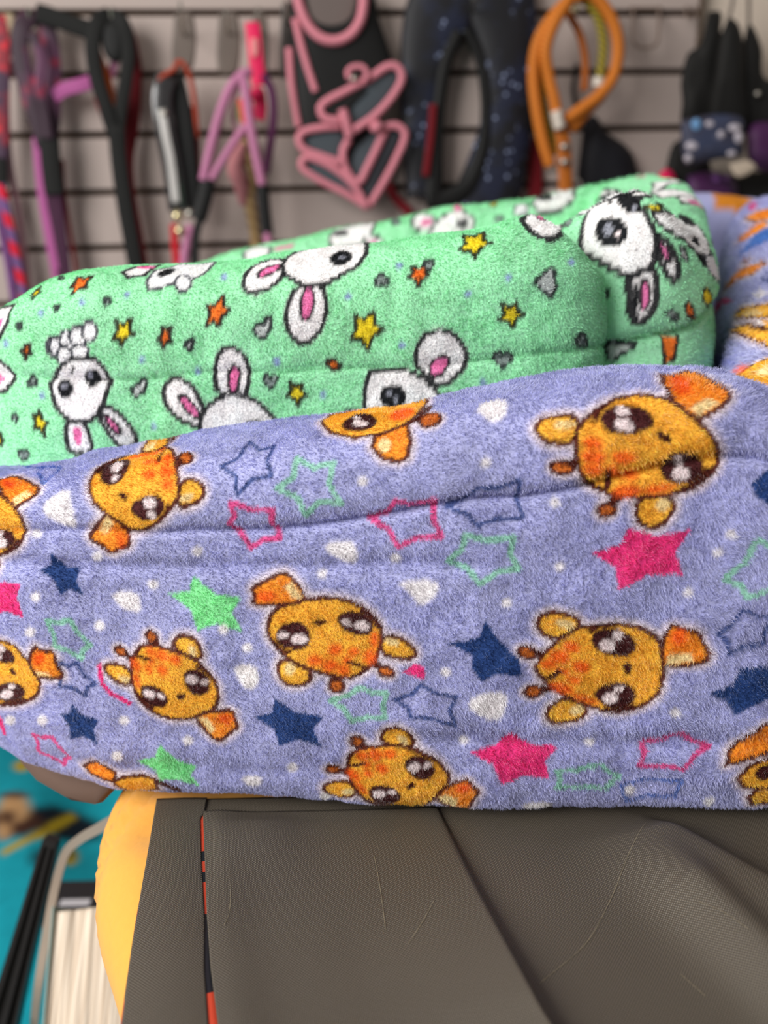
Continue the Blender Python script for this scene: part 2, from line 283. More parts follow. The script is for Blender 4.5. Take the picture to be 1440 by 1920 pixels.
PRINTS = {
 'lav_front': [
  ('ol_navy', [3873,2285,3947,2167,4012,2202,4003,2082,4042,2015,3959,1997,3885,1928,3875,2009,3796,2055,3873,2114]),
  ('ol_mint', [4137,2104,4220,2050,4306,2075,4288,1980,4337,1893,4245,1901,4183,1842,4150,1922,4064,1957,4136,2008]),
  ('ol_pink', [3855,1891,3948,1863,4041,1867,4028,1792,4065,1729,3988,1721,3927,1677,3891,1741,3840,1791,3869,1835]),
  ('ol_pink', [4455,1822,4532,1849,4571,1905,4648,1886,4737,1911,4729,1826,4768,1746,4665,1740,4580,1698,4538,1773]),
  ('ol_navy', [4785,1874,4869,1908,4912,1960,4998,1964,5094,1997,5085,1904,5115,1830,5009,1824,4918,1795,4870,1847]),
  ('ol_mint', [4866,1754,4965,1730,5071,1742,5059,1670,5096,1605,5003,1584,4932,1531,4880,1593,4794,1633,4853,1687]),
  ('pink', [5555,1785,5671,1746,5824,1773,5761,1672,5805,1576,5652,1576,5528,1501,5512,1609,5409,1672,5521,1712]),
  ('navy', [2991,1633,3035,1562,3113,1551,3094,1499,3121,1424,3054,1453,3006,1422,2982,1493,2903,1537,2963,1558]),
  ('pink', [2606,1409,2717,1461,2813,1462,2781,1390,2802,1287,2710,1309,2604,1260]),
  ('mint', [3649,1536,3750,1465,3873,1442,3823,1373,3866,1275,3747,1316,3651,1275,3629,1375,3528,1450,3628,1465]),
  ('ol_mint', [2926,1288,2991,1280,3043,1302,3071,1232,3118,1172,3077,1141,3065,1094,3007,1136,2942,1152,2950,1219]),
  ('ol_navy', [2937,1072,2995,1050,3041,1074,3064,1011,3122,968,3074,945,3063,894,3006,935,2933,936,2954,999]),
  ('navy', [2980,843,3034,783,3109,761,3069,703,3081,622,3008,655,2931,623,2948,715,2904,779,2962,790]),
  ('ol_pink', [2685,584,2753,584,2804,604,2833,541,2870,470,2818,429,2801,379,2731,423,2659,450,2687,515]),
  ('mint', [3401,645,3465,546,3558,487,3518,437,3551,346,3447,405,3354,389,3341,460,3262,518,3362,560]),
  ('pink', [3132,1065,3145,971,3181,916,3283,859,3298,883,3197,937,3166,982,3153,1070]),
  ('pink', [2467,660,2484,628,2449,492,2424,496,2421,580]),
  ('navy', [4003,954,4102,881,4227,867,4175,791,4213,691,4098,732,4002,685,3986,779,3892,838,3988,875]),
  ('ol_mint', [4258,953,4342,980,4400,1018,4451,990,4519,987,4497,925,4509,862,4429,867,4356,842,4324,906]),
  ('pink', [4587,1099,4656,1143,4688,1123,4693,1061,4648,1076]),
  ('ol_navy', [4671,1035,4741,989,4832,972,4804,899,4830,808,4724,857,4630,859,4613,909,4549,954,4630,978]),
  ('navy', [4794,1246,4931,1275,4959,1361,5019,1265,5110,1168,5133,1085,5012,1103,4944,1058,4898,1121,4903,1188]),
  ('pink', [5085,771,5182,693,5314,680,5253,604,5278,506,5155,524,5051,485,5009,592,4896,655,5026,677]),
  ('ol_pink', [5875,776,5934,717,6013,691,5941,642,5903,571,5804,591,5698,578,5715,653,5699,715,5798,726]),
  ('ol_mint', [5313,545,5423,558,5520,589,5554,542,5612,507,5573,479,5565,439,5446,448,5318,452,5334,500]),
  ('ol_blue', [5627,452,5748,502,5902,500,5889,380,5759,400,5665,323]),
  ('navy', [5968,996,6067,1045,6081,1140,6200,1148,6317,1062,6222,977,6094,880,6050,960]),
  ('ol_navy', [5975,1299,6037,1352,6071,1419,6126,1386,6202,1384,6167,1320,6171,1255,6096,1248,6029,1207,6019,1266]),
  ('ol_mint', [5983,1554,6060,1635,6095,1738,6173,1682,6265,1666,6235,1582,6243,1497,6155,1506,6077,1475,6052,1527]),
  ('navy', [6050,1980,6109,2037,6173,1993,6141,1880,6077,1914]),
  ('ol_blue', [2701,2124,2705,2177,1146,2406,2395,2376,697,2475,2852,2167,2901,2086,2895,2041,2898,1981,2824,2056]),
  ('heart', [3088,1928,3104,1883,3116,1834,3126,1773,3098,1744,3065,1763,3024,1780,2981,1802,2961,1827,2963,1857,2992,1894,3047,1934]),
  ('heart', [3281,1449,3350,1457,3387,1432,3391,1377,3373,1353,3330,1359,3299,1372,3278,1391,3263,1411,3252,1435]),
  ('heart', [4259,1695,4279,1709,4316,1717,4369,1720,4398,1695,4401,1636,4384,1610,4345,1618,4307,1640,4268,1673]),
  ('heart', [4609,1541,4702,1546,4750,1534,4754,1503,4741,1472,4711,1439,4685,1427,4662,1434,4644,1452,4629,1481,4607,1506,4577,1527]),
  ('heart', [4946,2413,5021,2435,5055,2392,5052,2319,5034,2281,4998,2261,4962,2276,4925,2338]),
  ('heart', [3844,1099,3899,1109,3929,1099,3935,1068,3920,1033,3885,997,3856,1010,3830,1065]),
  ('heart', [3800,449,3859,459,3886,445,3881,407,3858,386,3819,385,3794,404,3779,433]),
  ('heart', [4899,960,4943,987,4991,1003,5041,1004,5063,971,5058,901,5045,857,5023,839,4985,842,4934,869,4900,901,4884,931]),
  ('heart', [3839,1115,3895,1123,3926,1100,3930,1044,3918,1005,3892,987,3867,991,3843,1018,3825,1050,3815,1091]),
  ('heart', [5187,343,5265,348,5305,310,5312,214,5271,261,5211,263,5174,281,5156,326]),
  ('heart', [2944,1714,2945,1708,2943,1702,2936,1697,2927,1694,2918,1693,2909,1695,2900,1699,2892,1703,2887,1709,2886,1716,2891,1723,2902,1730,2913,1734,2922,1735,2929,1731,2932,1725,2939,1720]),
  ('heart', [3232,1621,3228,1612,3221,1603,3212,1597,3202,1593,3193,1593,3186,1595,3180,1601,3178,1609,3179,1618,3183,1627,3189,1635,3197,1641,3206,1644,3215,1645,3223,1642,3229,1637,3233,1630]),
  ('heart', [3701,1659,3699,1650,3693,1643,3686,1637,3678,1634,3669,1634,3662,1638,3657,1643,3654,1651,3653,1659,3656,1667,3661,1674,3668,1679,3676,1682,3684,1682,3692,1679,3698,1674,3701,1667]),
  ('heart', [3483,1496,3481,1488,3476,1481,3469,1476,3461,1473,3452,1473,3444,1475,3437,1480,3433,1487,3433,1494,3435,1502,3440,1509,3446,1515,3455,1517,3463,1518,3471,1515,3478,1510,3482,1504]),
  ('heart', [2909,1408,2906,1399,2900,1392,2892,1385,2882,1381,2872,1380,2863,1382,2856,1387,2853,1394,2853,1402,2856,1411,2863,1420,2871,1426,2881,1430,2890,1431,2899,1428,2905,1424,2909,1416]),
  ('heart', [3207,1280,3204,1271,3199,1263,3191,1257,3182,1254,3173,1253,3165,1255,3158,1261,3154,1267,3153,1275,3155,1283,3160,1291,3168,1297,3177,1301,3187,1302,3196,1300,3203,1295,3207,1289]),
  ('heart', [2856,1220,2852,1211,2845,1202,2836,1195,2825,1190,2814,1188,2804,1189,2796,1193,2792,1200,2792,1209,2796,1219,2804,1228,2814,1236,2825,1241,2836,1242,2845,1241,2852,1236,2856,1229]),
  ('heart', [4454,1993,4452,1986,4448,1979,4442,1975,4435,1972,4427,1972,4419,1975,4413,1979,4409,1986,4408,1993,4410,2000,4414,2006,4420,2011,4427,2014,4435,2014,4442,2011,4448,2006,4452,2000]),
  ('heart', [4267,1567,4266,1560,4262,1554,4255,1549,4248,1546,4239,1546,4232,1548,4225,1552,4221,1559,4220,1566,4221,1573,4225,1580,4232,1585,4240,1587,4248,1587,4255,1585,4262,1580,4266,1574]),
  ('heart', [4587,1640,4586,1631,4582,1624,4575,1619,4568,1617,4560,1618,4552,1621,4546,1626,4542,1633,4541,1642,4543,1651,4547,1659,4554,1664,4561,1667,4569,1667,4577,1664,4583,1658,4586,1649]),
  ('heart', [5298,1611,5297,1603,5293,1597,5287,1592,5280,1589,5272,1589,5264,1592,5258,1597,5254,1604,5252,1611,5253,1619,5257,1625,5263,1630,5270,1632,5278,1632,5286,1630,5292,1625,5296,1618]),
  ('heart', [5073,1442,5071,1434,5068,1427,5061,1422,5054,1420,5046,1420,5038,1422,5032,1427,5028,1434,5026,1442,5027,1449,5031,1456,5037,1461,5045,1464,5053,1464,5061,1461,5067,1456,5071,1449]),
  ('heart', [5856,1491,5855,1484,5852,1477,5846,1472,5839,1469,5831,1469,5824,1472,5817,1476,5813,1483,5811,1491,5812,1498,5815,1505,5821,1510,5828,1512,5836,1512,5844,1509,5850,1505,5855,1498]),
  ('heart', [5965,1676,5964,1668,5961,1662,5955,1657,5948,1654,5940,1654,5932,1656,5925,1661,5920,1668,5918,1675,5919,1683,5922,1689,5928,1694,5935,1697,5943,1697,5951,1694,5958,1690,5962,1683]),
  ('heart', [4971,2073,4970,2066,4966,2060,4960,2055,4952,2053,4945,2053,4937,2055,4932,2060,4928,2066,4926,2073,4928,2080,4931,2086,4937,2091,4945,2093,4952,2093,4960,2090,4966,2086,4970,2079]),
  ('heart', [5266,1895,5265,1888,5261,1882,5255,1878,5248,1875,5240,1875,5233,1878,5227,1882,5223,1889,5221,1895,5223,1902,5226,1908,5232,1912,5240,1915,5247,1915,5254,1913,5260,1908,5264,1902]),
  ('heart', [4809,1098,4808,1090,4804,1083,4797,1077,4790,1074,4781,1074,4774,1077,4767,1083,4763,1090,4762,1098,4763,1106,4767,1113,4774,1119,4781,1122,4790,1122,4797,1119,4804,1114,4808,1107]),
  ('heart', [3911,1203,3910,1195,3905,1188,3898,1183,3890,1179,3881,1179,3872,1181,3866,1186,3862,1193,3860,1200,3862,1208,3867,1215,3874,1221,3882,1224,3891,1224,3899,1222,3906,1217,3910,1211]),
  ('heart', [5852,896,5851,888,5847,881,5842,875,5834,871,5826,871,5818,874,5811,880,5806,887,5804,896,5804,905,5808,913,5814,918,5821,921,5830,921,5838,917,5845,912,5850,904]),
  ('heart', [5484,701,5484,691,5479,684,5473,679,5465,676,5456,676,5448,679,5441,684,5436,692,5434,702,5435,712,5438,721,5444,730,5451,735,5460,735,5469,730,5477,721,5482,711]),
  ('heart', [4898,710,4896,702,4892,694,4885,689,4877,686,4868,685,4860,687,4854,692,4849,699,4848,707,4849,716,4853,725,4860,733,4868,737,4877,737,4885,733,4892,726,4896,718]),
  ('heart', [4077,537,4074,524,4068,515,4061,508,4052,504,4043,504,4035,507,4028,514,4025,525,4025,538,4028,551,4034,562,4042,571,4052,575,4060,575,4068,570,4074,561,4077,549]),
  ('heart', [3264,775,3260,764,3253,754,3245,747,3235,742,3225,741,3217,744,3211,750,3208,759,3208,769,3211,778,3217,787,3225,794,3234,798,3244,800,3253,798,3260,792,3264,784]),
  ('heart', [3570,674,3567,663,3561,654,3553,646,3543,642,3534,642,3526,645,3520,652,3517,661,3517,672,3520,682,3526,691,3534,698,3543,702,3552,702,3560,699,3566,693,3569,684]),
  ('heart', [3197,559,3193,547,3186,538,3178,530,3168,526,3159,526,3151,530,3147,538,3144,548,3145,559,3149,570,3155,580,3163,587,3172,590,3181,590,3189,586,3195,579,3198,570]),
  ('heart', [2820,716,2816,706,2807,695,2796,685,2783,678,2770,675,2760,675,2752,680,2749,688,2750,699,2754,710,2761,720,2772,728,2783,734,2796,737,2807,737,2815,733,2819,726]),
  ('heart', [2589,649,2581,636,2571,624,2558,614,2544,606,2528,601,2513,599,2502,602,2499,611,2504,624,2515,640,2530,655,2546,667,2561,675,2574,678,2584,677,2591,671,2593,662]),
  ('heart', [5695,419,5695,406,5691,396,5686,387,5678,382,5669,384,5659,390,5651,399,5646,410,5643,421,5643,432,5647,441,5653,447,5661,451,5670,451,5679,447,5686,440,5692,430]),
  ('heart', [4219,336,4215,314,4206,282,4195,260,4184,242,4174,243,4167,252,4164,280,4163,305,4165,330,4169,349,4175,364,4183,375,4192,380,4202,380,4210,376,4216,366,4219,353]),
  ('heart', [3805,1288,3803,1281,3798,1274,3792,1269,3783,1266,3775,1266,3767,1269,3760,1274,3756,1281,3755,1289,3757,1297,3762,1305,3770,1310,3778,1313,3787,1313,3794,1310,3800,1304,3804,1297]),
  ('heart', [6012,1759,6011,1752,6008,1746,6003,1741,5996,1738,5988,1738,5981,1740,5975,1745,5971,1751,5969,1758,5970,1765,5973,1772,5978,1777,5985,1779,5992,1780,6000,1777,6006,1773,6010,1767]),
  ('heart', [6080,355,6081,340,6080,323,6078,305,6072,292,6064,288,6054,297,6044,313,6035,334,6031,351,6029,368,6031,381,6036,390,6044,395,6052,394,6061,390,6069,381,6076,369]),
  ('tail', [3941,1504,3981,1525,4017,1543,4048,1557,4077,1558,4103,1546,4131,1519,4158,1472,4167,1442,4157,1428,4128,1420,4081,1417,4024,1416,3956,1412,3926,1421,3936,1442,3935,1463,3925,1484]),
  ('cream', [4068,1506,4105,1528,4156,1450,4102,1447]),
  ('spot', [4037,1458,4034,1450,4025,1443,4013,1437,3997,1434,3981,1433,3965,1435,3953,1440,3945,1446,3942,1455,3946,1463,3954,1471,3968,1478,3983,1481,4000,1482,4015,1480,4027,1474,4034,1467]),
  ('ear', [4040,1141,4050,1145,4061,1148,4073,1148,4087,1146,4103,1141,4118,1136,4132,1130,4145,1123,4158,1115,4167,1107,4174,1098,4177,1088,4178,1078,4176,1068,4171,1058,4163,1049,4153,1041,4141,1034,4128,1029,4114,1026,4098,1025,4083,1026,4069,1030,4056,1037,4045,1046,4036,1058,4030,1072,4028,1089,4027,1107,4029,1122,4034,1134]),
  ('cream', [4106,1111,4105,1101,4100,1092,4094,1084,4086,1080,4077,1079,4070,1082,4064,1089,4060,1098,4058,1108,4060,1118,4065,1127,4071,1134,4079,1138,4087,1139,4095,1136,4101,1130,4105,1121]),
  ('ear', [4514,1264,4526,1271,4538,1275,4551,1275,4566,1272,4581,1265,4596,1257,4610,1246,4625,1233,4639,1217,4647,1204,4650,1192,4647,1182,4638,1173,4627,1167,4614,1163,4599,1162,4582,1164,4565,1166,4549,1170,4533,1175,4518,1181,4507,1190,4499,1201,4496,1214,4496,1230,4499,1243,4505,1255]),
  ('cream', [4579,1237,4576,1231,4568,1227,4559,1226,4547,1227,4536,1230,4526,1235,4518,1241,4513,1248,4513,1254,4517,1260,4524,1264,4534,1266,4545,1265,4556,1262,4567,1257,4574,1250,4579,1243]),
  ('knob', [4323,1026,4321,1016,4315,1007,4306,1001,4296,997,4284,997,4274,1000,4265,1007,4260,1016,4258,1026,4260,1037,4266,1046,4275,1052,4285,1056,4297,1056,4307,1052,4316,1045,4321,1036]),
  ('brown', [4301,1066,4299,1057,4295,1049,4289,1043,4282,1040,4275,1040,4268,1043,4262,1049,4259,1057,4257,1067,4259,1076,4263,1084,4269,1090,4276,1093,4283,1093,4290,1090,4296,1083,4299,1075]),
  ('knob', [4550,1087,4545,1080,4537,1076,4527,1074,4515,1075,4503,1078,4493,1085,4486,1093,4483,1102,4484,1110,4488,1117,4496,1121,4507,1123,4518,1122,4530,1118,4540,1112,4547,1104,4551,1096]),
  ('brown', [4495,1113,4490,1109,4483,1108,4475,1109,4467,1114,4460,1120,4455,1127,4452,1135,4452,1143,4455,1149,4460,1153,4467,1154,4475,1153,4482,1148,4489,1142,4494,1134,4497,1127,4497,1119]),
  ('face', [4101,1425,4156,1441,4206,1452,4252,1457,4298,1455,4343,1448,4382,1433,4418,1413,4447,1391,4470,1366,4487,1337,4498,1304,4500,1270,4495,1236,4487,1204,4477,1175,4462,1148,4442,1121,4416,1094,4384,1071,4354,1062,4323,1065,4293,1070,4262,1080,4228,1091,4191,1106,4151,1120,4109,1137,4070,1163,4035,1200,4009,1232,3992,1260,3985,1292,3989,1327,3999,1356,4017,1380,4037,1399,4062,1411]),
  ('spot', [4321,1200,4318,1190,4312,1180,4304,1174,4293,1170,4282,1171,4272,1175,4264,1182,4258,1191,4257,1201,4259,1211,4265,1220,4273,1227,4284,1230,4295,1230,4305,1227,4314,1220,4319,1211]),
  ('spot', [4397,1195,4396,1188,4391,1181,4384,1176,4376,1173,4368,1173,4360,1175,4353,1180,4349,1187,4348,1195,4350,1202,4354,1209,4361,1215,4369,1218,4378,1218,4386,1215,4392,1210,4396,1203]),
  ('spot', [4230,1152,4227,1143,4221,1135,4212,1129,4201,1126,4190,1126,4179,1129,4170,1135,4164,1142,4162,1151,4164,1160,4170,1168,4179,1174,4191,1177,4202,1178,4213,1175,4222,1169,4228,1161]),
  ('spot', [4476,1171,4473,1158,4468,1146,4460,1137,4449,1131,4439,1131,4429,1135,4421,1144,4416,1156,4414,1169,4416,1183,4422,1194,4430,1203,4440,1207,4451,1207,4461,1203,4469,1195,4474,1184]),
  ('spot', [4302,1124,4299,1113,4292,1103,4282,1096,4270,1093,4256,1093,4244,1097,4234,1105,4228,1116,4226,1127,4228,1139,4235,1148,4246,1156,4258,1159,4271,1159,4283,1154,4293,1146,4300,1135]),
  ('spot', [4364,1149,4362,1142,4358,1136,4352,1131,4344,1129,4336,1128,4329,1131,4323,1136,4319,1142,4317,1149,4319,1156,4323,1162,4330,1167,4337,1169,4345,1170,4353,1167,4359,1163,4363,1157]),
  ('spot', [4485,1252,4484,1238,4480,1225,4475,1216,4468,1210,4461,1210,4455,1215,4450,1224,4446,1237,4446,1251,4447,1266,4451,1278,4456,1288,4463,1293,4470,1293,4476,1289,4481,1279,4485,1267]),
  ('spot', [4354,1098,4352,1089,4347,1082,4339,1077,4329,1075,4318,1076,4308,1079,4301,1085,4295,1093,4294,1101,4296,1110,4301,1117,4309,1122,4319,1125,4330,1125,4340,1121,4348,1115,4353,1107]),
  ('eye', [4026,1274,4031,1290,4039,1303,4048,1314,4060,1323,4073,1329,4087,1333,4102,1336,4117,1337,4133,1336,4146,1332,4157,1325,4165,1315,4171,1302,4175,1288,4177,1273,4177,1258,4175,1243,4170,1230,4163,1219,4152,1211,4139,1205,4125,1202,4110,1200,4095,1201,4078,1203,4063,1208,4050,1214,4039,1223,4030,1234,4025,1247,4024,1260]),
  ('shine', [4167,1254,4164,1245,4157,1237,4147,1231,4134,1228,4121,1228,4108,1231,4098,1236,4092,1243,4089,1251,4092,1260,4099,1267,4110,1274,4123,1277,4136,1278,4149,1275,4159,1270,4165,1262]),
  ('shine', [4083,1268,4081,1262,4076,1257,4068,1253,4059,1251,4049,1251,4040,1252,4032,1256,4028,1261,4026,1266,4028,1272,4033,1277,4041,1281,4050,1283,4060,1283,4069,1282,4076,1278,4081,1274]),
  ('brown', [4000,1236,4036,1195,4085,1177,4092,1194,4046,1210,4013,1249]),
  ('eye', [4311,1369,4322,1379,4334,1387,4348,1391,4364,1393,4382,1391,4399,1388,4416,1382,4431,1374,4445,1363,4455,1351,4461,1339,4463,1325,4461,1311,4456,1299,4449,1289,4439,1281,4426,1275,4411,1272,4396,1273,4379,1276,4361,1282,4345,1291,4331,1303,4320,1316,4310,1331,4306,1345,4306,1357]),
  ('shine', [4446,1315,4442,1307,4435,1301,4424,1298,4412,1297,4399,1299,4388,1303,4379,1310,4375,1319,4374,1327,4378,1335,4385,1340,4396,1344,4408,1345,4420,1343,4432,1338,4440,1331,4445,1323]),
  ('shine', [4364,1326,4362,1322,4356,1320,4349,1320,4341,1322,4334,1325,4327,1330,4322,1336,4320,1341,4320,1346,4323,1350,4328,1353,4335,1353,4343,1351,4351,1348,4358,1343,4362,1337,4365,1331]),
  ('brown', [4401,1390,4444,1359,4487,1302,4508,1322,4462,1381,4416,1415]),
  ('brown', [4335,1131,4383,1120,4416,1104,4424,1122,4389,1139,4338,1150]),
  ('brown', [4373,1054,4404,1076,4429,1100,4419,1113,4395,1089,4365,1069]),
  ('nose', [4255,1343,4253,1337,4248,1332,4240,1326,4231,1322,4220,1320,4210,1320,4202,1322,4196,1325,4194,1330,4195,1335,4200,1341,4208,1345,4217,1349,4228,1351,4238,1352,4246,1350,4252,1347]),
  ('tail', [3794,760,3764,735,3737,712,3712,689,3688,686,3665,700,3638,731,3610,784,3601,821,3608,839,3630,850,3668,857,3713,862,3767,867,3793,859,3789,835,3792,810,3803,786]),
  ('cream', [3687,750,3661,722,3610,811,3654,818]),
  ('spot', [3708,811,3710,822,3716,831,3726,839,3738,844,3751,845,3764,843,3775,838,3782,830,3785,820,3783,810,3777,800,3767,791,3754,786,3741,785,3728,787,3718,793,3711,801]),
  ('ear', [3659,1146,3653,1143,3645,1142,3636,1142,3625,1145,3612,1149,3600,1154,3588,1160,3576,1166,3564,1173,3554,1180,3547,1188,3541,1196,3537,1205,3536,1213,3538,1221,3542,1229,3549,1237,3557,1243,3567,1248,3578,1251,3591,1253,3603,1252,3615,1249,3627,1243,3638,1236,3647,1226,3655,1213,3660,1198,3663,1179,3664,1164,3663,1153]),
  ('cream', [3604,1179,3603,1188,3605,1197,3608,1204,3614,1207,3620,1208,3627,1205,3633,1199,3637,1191,3640,1181,3640,1171,3639,1162,3635,1156,3630,1152,3624,1151,3617,1155,3611,1161,3607,1169]),
  ('ear', [3301,992,3292,985,3283,981,3272,980,3260,982,3247,987,3233,994,3219,1002,3204,1013,3188,1025,3177,1036,3171,1046,3171,1055,3176,1063,3184,1070,3195,1075,3208,1078,3224,1078,3239,1078,3254,1076,3268,1074,3283,1070,3294,1064,3302,1054,3308,1042,3310,1026,3309,1013,3306,1002]),
  ('cream', [3243,1015,3245,1020,3250,1024,3258,1027,3267,1027,3277,1025,3287,1021,3294,1015,3299,1009,3300,1002,3298,996,3293,992,3285,990,3276,990,3266,992,3257,997,3250,1003,3245,1009]),
  ('knob', [3406,1233,3406,1243,3409,1252,3414,1259,3422,1263,3431,1265,3441,1262,3449,1257,3455,1250,3459,1241,3459,1231,3456,1222,3450,1215,3442,1210,3433,1209,3424,1211,3416,1216,3410,1224]),
  ('brown', [3432,1198,3431,1207,3433,1215,3437,1221,3442,1225,3448,1226,3455,1224,3460,1219,3465,1212,3467,1203,3468,1194,3466,1186,3462,1179,3457,1175,3450,1174,3444,1177,3439,1182,3434,1189]),
  ('knob', [3237,1157,3240,1164,3246,1170,3255,1172,3265,1172,3275,1169,3285,1164,3292,1157,3297,1149,3298,1141,3295,1134,3290,1129,3281,1126,3270,1126,3260,1128,3250,1133,3242,1140,3238,1149]),
  ('brown', [3289,1137,3293,1141,3298,1143,3305,1142,3312,1139,3319,1134,3324,1127,3328,1120,3330,1113,3329,1107,3325,1103,3320,1101,3314,1102,3307,1106,3300,1111,3294,1117,3290,1124,3288,1131]),
  ('face', [3653,846,3609,822,3570,808,3533,800,3497,800,3460,807,3425,819,3395,841,3369,864,3348,889,3332,920,3319,953,3312,986,3312,1020,3313,1051,3316,1081,3323,1108,3334,1134,3350,1158,3369,1181,3390,1193,3414,1196,3439,1195,3465,1190,3497,1185,3533,1179,3570,1169,3607,1153,3641,1127,3673,1088,3698,1054,3715,1025,3725,993,3728,956,3724,925,3714,900,3701,881,3684,866]),
  ('spot', [3443,1068,3442,1078,3445,1088,3451,1095,3459,1100,3469,1101,3478,1099,3487,1094,3493,1086,3496,1076,3496,1066,3493,1056,3487,1048,3479,1044,3470,1042,3461,1045,3453,1050,3446,1058]),
  ('spot', [3380,1065,3380,1072,3382,1079,3387,1085,3393,1088,3399,1089,3406,1087,3412,1083,3416,1078,3419,1071,3419,1063,3417,1057,3413,1052,3407,1048,3400,1047,3394,1049,3388,1053,3383,1058]),
  ('spot', [3511,1129,3511,1139,3514,1147,3521,1154,3530,1159,3540,1160,3550,1159,3558,1154,3564,1146,3568,1138,3567,1128,3564,1120,3557,1113,3548,1109,3539,1107,3529,1109,3520,1114,3514,1121]),
  ('spot', [3316,1085,3316,1098,3318,1109,3323,1118,3330,1124,3338,1125,3347,1121,3355,1113,3360,1102,3363,1089,3364,1075,3361,1064,3357,1055,3350,1050,3342,1050,3333,1054,3326,1062,3320,1072]),
  ('spot', [3442,1142,3442,1153,3445,1163,3452,1171,3462,1177,3473,1178,3485,1176,3495,1171,3504,1164,3508,1154,3509,1143,3505,1132,3497,1123,3487,1117,3475,1115,3464,1117,3454,1122,3446,1131]),
  ('spot', [3399,1112,3399,1119,3401,1126,3405,1131,3410,1134,3417,1134,3423,1132,3428,1129,3432,1123,3435,1117,3435,1110,3433,1103,3429,1098,3423,1095,3417,1094,3410,1096,3405,1099,3401,1105]),
  ('spot', [3322,1004,3321,1019,3322,1031,3325,1041,3329,1046,3334,1046,3340,1042,3346,1034,3351,1022,3354,1008,3355,994,3354,981,3350,971,3346,965,3340,965,3334,969,3329,978,3325,990]),
  ('spot', [3397,1161,3397,1169,3400,1176,3405,1182,3412,1186,3420,1187,3428,1185,3435,1180,3441,1173,3444,1165,3444,1157,3441,1149,3436,1143,3428,1139,3420,1139,3412,1141,3405,1146,3400,1153]),
  ('eye', [3691,1009,3688,992,3685,978,3679,967,3672,958,3663,952,3652,947,3642,944,3630,943,3617,944,3606,948,3597,955,3589,966,3582,979,3577,993,3574,1008,3571,1024,3571,1040,3572,1053,3577,1065,3584,1074,3594,1081,3604,1086,3616,1088,3628,1088,3641,1085,3653,1080,3663,1073,3673,1063,3681,1051,3687,1039,3690,1024]),
  ('shine', [3578,1029,3579,1038,3584,1046,3591,1053,3601,1056,3611,1057,3621,1055,3630,1050,3636,1042,3639,1033,3638,1024,3633,1016,3626,1009,3616,1005,3606,1004,3596,1007,3587,1012,3581,1020]),
  ('shine', [3646,1015,3647,1021,3650,1026,3655,1031,3662,1033,3669,1034,3677,1032,3683,1029,3687,1024,3689,1018,3688,1012,3685,1006,3680,1002,3673,999,3665,999,3658,1000,3652,1004,3648,1009]),
  ('brown', [3705,1050,3672,1092,3632,1113,3629,1095,3666,1077,3697,1037]),
  ('eye', [3478,900,3471,887,3461,876,3449,869,3436,866,3422,866,3408,870,3394,875,3381,884,3369,894,3359,906,3353,919,3350,933,3350,947,3352,959,3357,970,3364,979,3373,986,3384,991,3397,992,3410,990,3426,985,3440,977,3453,968,3465,956,3475,942,3480,927,3481,913]),
  ('shine', [3362,944,3364,952,3370,959,3378,963,3387,965,3397,963,3407,959,3415,953,3420,945,3422,937,3420,929,3414,922,3406,917,3396,915,3386,917,3377,921,3369,928,3364,936]),
  ('shine', [3429,939,3431,943,3435,946,3441,948,3448,947,3455,945,3461,941,3466,935,3468,930,3469,925,3467,920,3463,917,3457,916,3451,917,3444,919,3437,923,3433,928,3430,934]),
  ('brown', [3406,868,3369,899,3327,955,3314,935,3356,873,3396,839]),
  ('brown', [3418,1132,3380,1138,3351,1150,3349,1133,3379,1120,3419,1114]),
  ('brown', [3374,1198,3355,1175,3340,1153,3351,1142,3365,1164,3383,1186]),
  ('nose', [3520,930,3520,935,3523,941,3529,947,3536,951,3545,955,3553,956,3560,955,3565,952,3567,947,3567,942,3564,936,3558,930,3551,925,3543,922,3534,921,3527,922,3522,925]),
  ('tail', [5894,1299,5912,1264,5930,1229,5948,1195,5944,1169,5917,1153,5869,1143,5799,1132,5755,1132,5737,1146,5732,1175,5740,1217,5749,1268,5763,1318,5784,1335,5809,1325,5836,1320,5868,1318]),
  ('cream', [5865,1204,5888,1163,5769,1140,5777,1192]),
  ('spot', [5804,1247,5793,1252,5785,1261,5780,1273,5779,1287,5782,1299,5790,1308,5800,1315,5811,1319,5823,1318,5833,1314,5841,1307,5845,1297,5846,1285,5842,1273,5836,1261,5827,1251,5816,1247]),
  ('ear', [5366,1357,5369,1348,5368,1339,5364,1329,5357,1320,5346,1309,5335,1300,5323,1291,5310,1283,5296,1277,5282,1273,5267,1271,5253,1273,5238,1277,5226,1283,5215,1290,5205,1300,5197,1311,5192,1324,5190,1336,5190,1349,5193,1363,5199,1374,5209,1383,5221,1390,5236,1396,5254,1398,5274,1397,5297,1392,5323,1384,5343,1374,5358,1365]),
  ('cream', [5302,1322,5289,1328,5277,1335,5269,1344,5266,1352,5268,1359,5274,1363,5284,1366,5298,1365,5312,1361,5326,1355,5338,1346,5346,1338,5349,1330,5347,1323,5341,1319,5330,1317,5317,1318]),
  ('ear', [5422,902,5428,890,5429,879,5426,869,5417,859,5404,850,5388,843,5368,837,5346,831,5320,827,5297,828,5279,834,5265,843,5254,857,5249,870,5247,883,5250,896,5257,910,5266,922,5276,933,5288,943,5301,951,5316,955,5334,954,5355,948,5378,936,5398,924,5412,914]),
  ('cream', [5362,868,5355,873,5352,881,5352,890,5357,898,5365,905,5375,910,5387,912,5398,912,5408,908,5415,902,5419,895,5418,887,5413,879,5405,872,5395,867,5383,864,5372,864]),
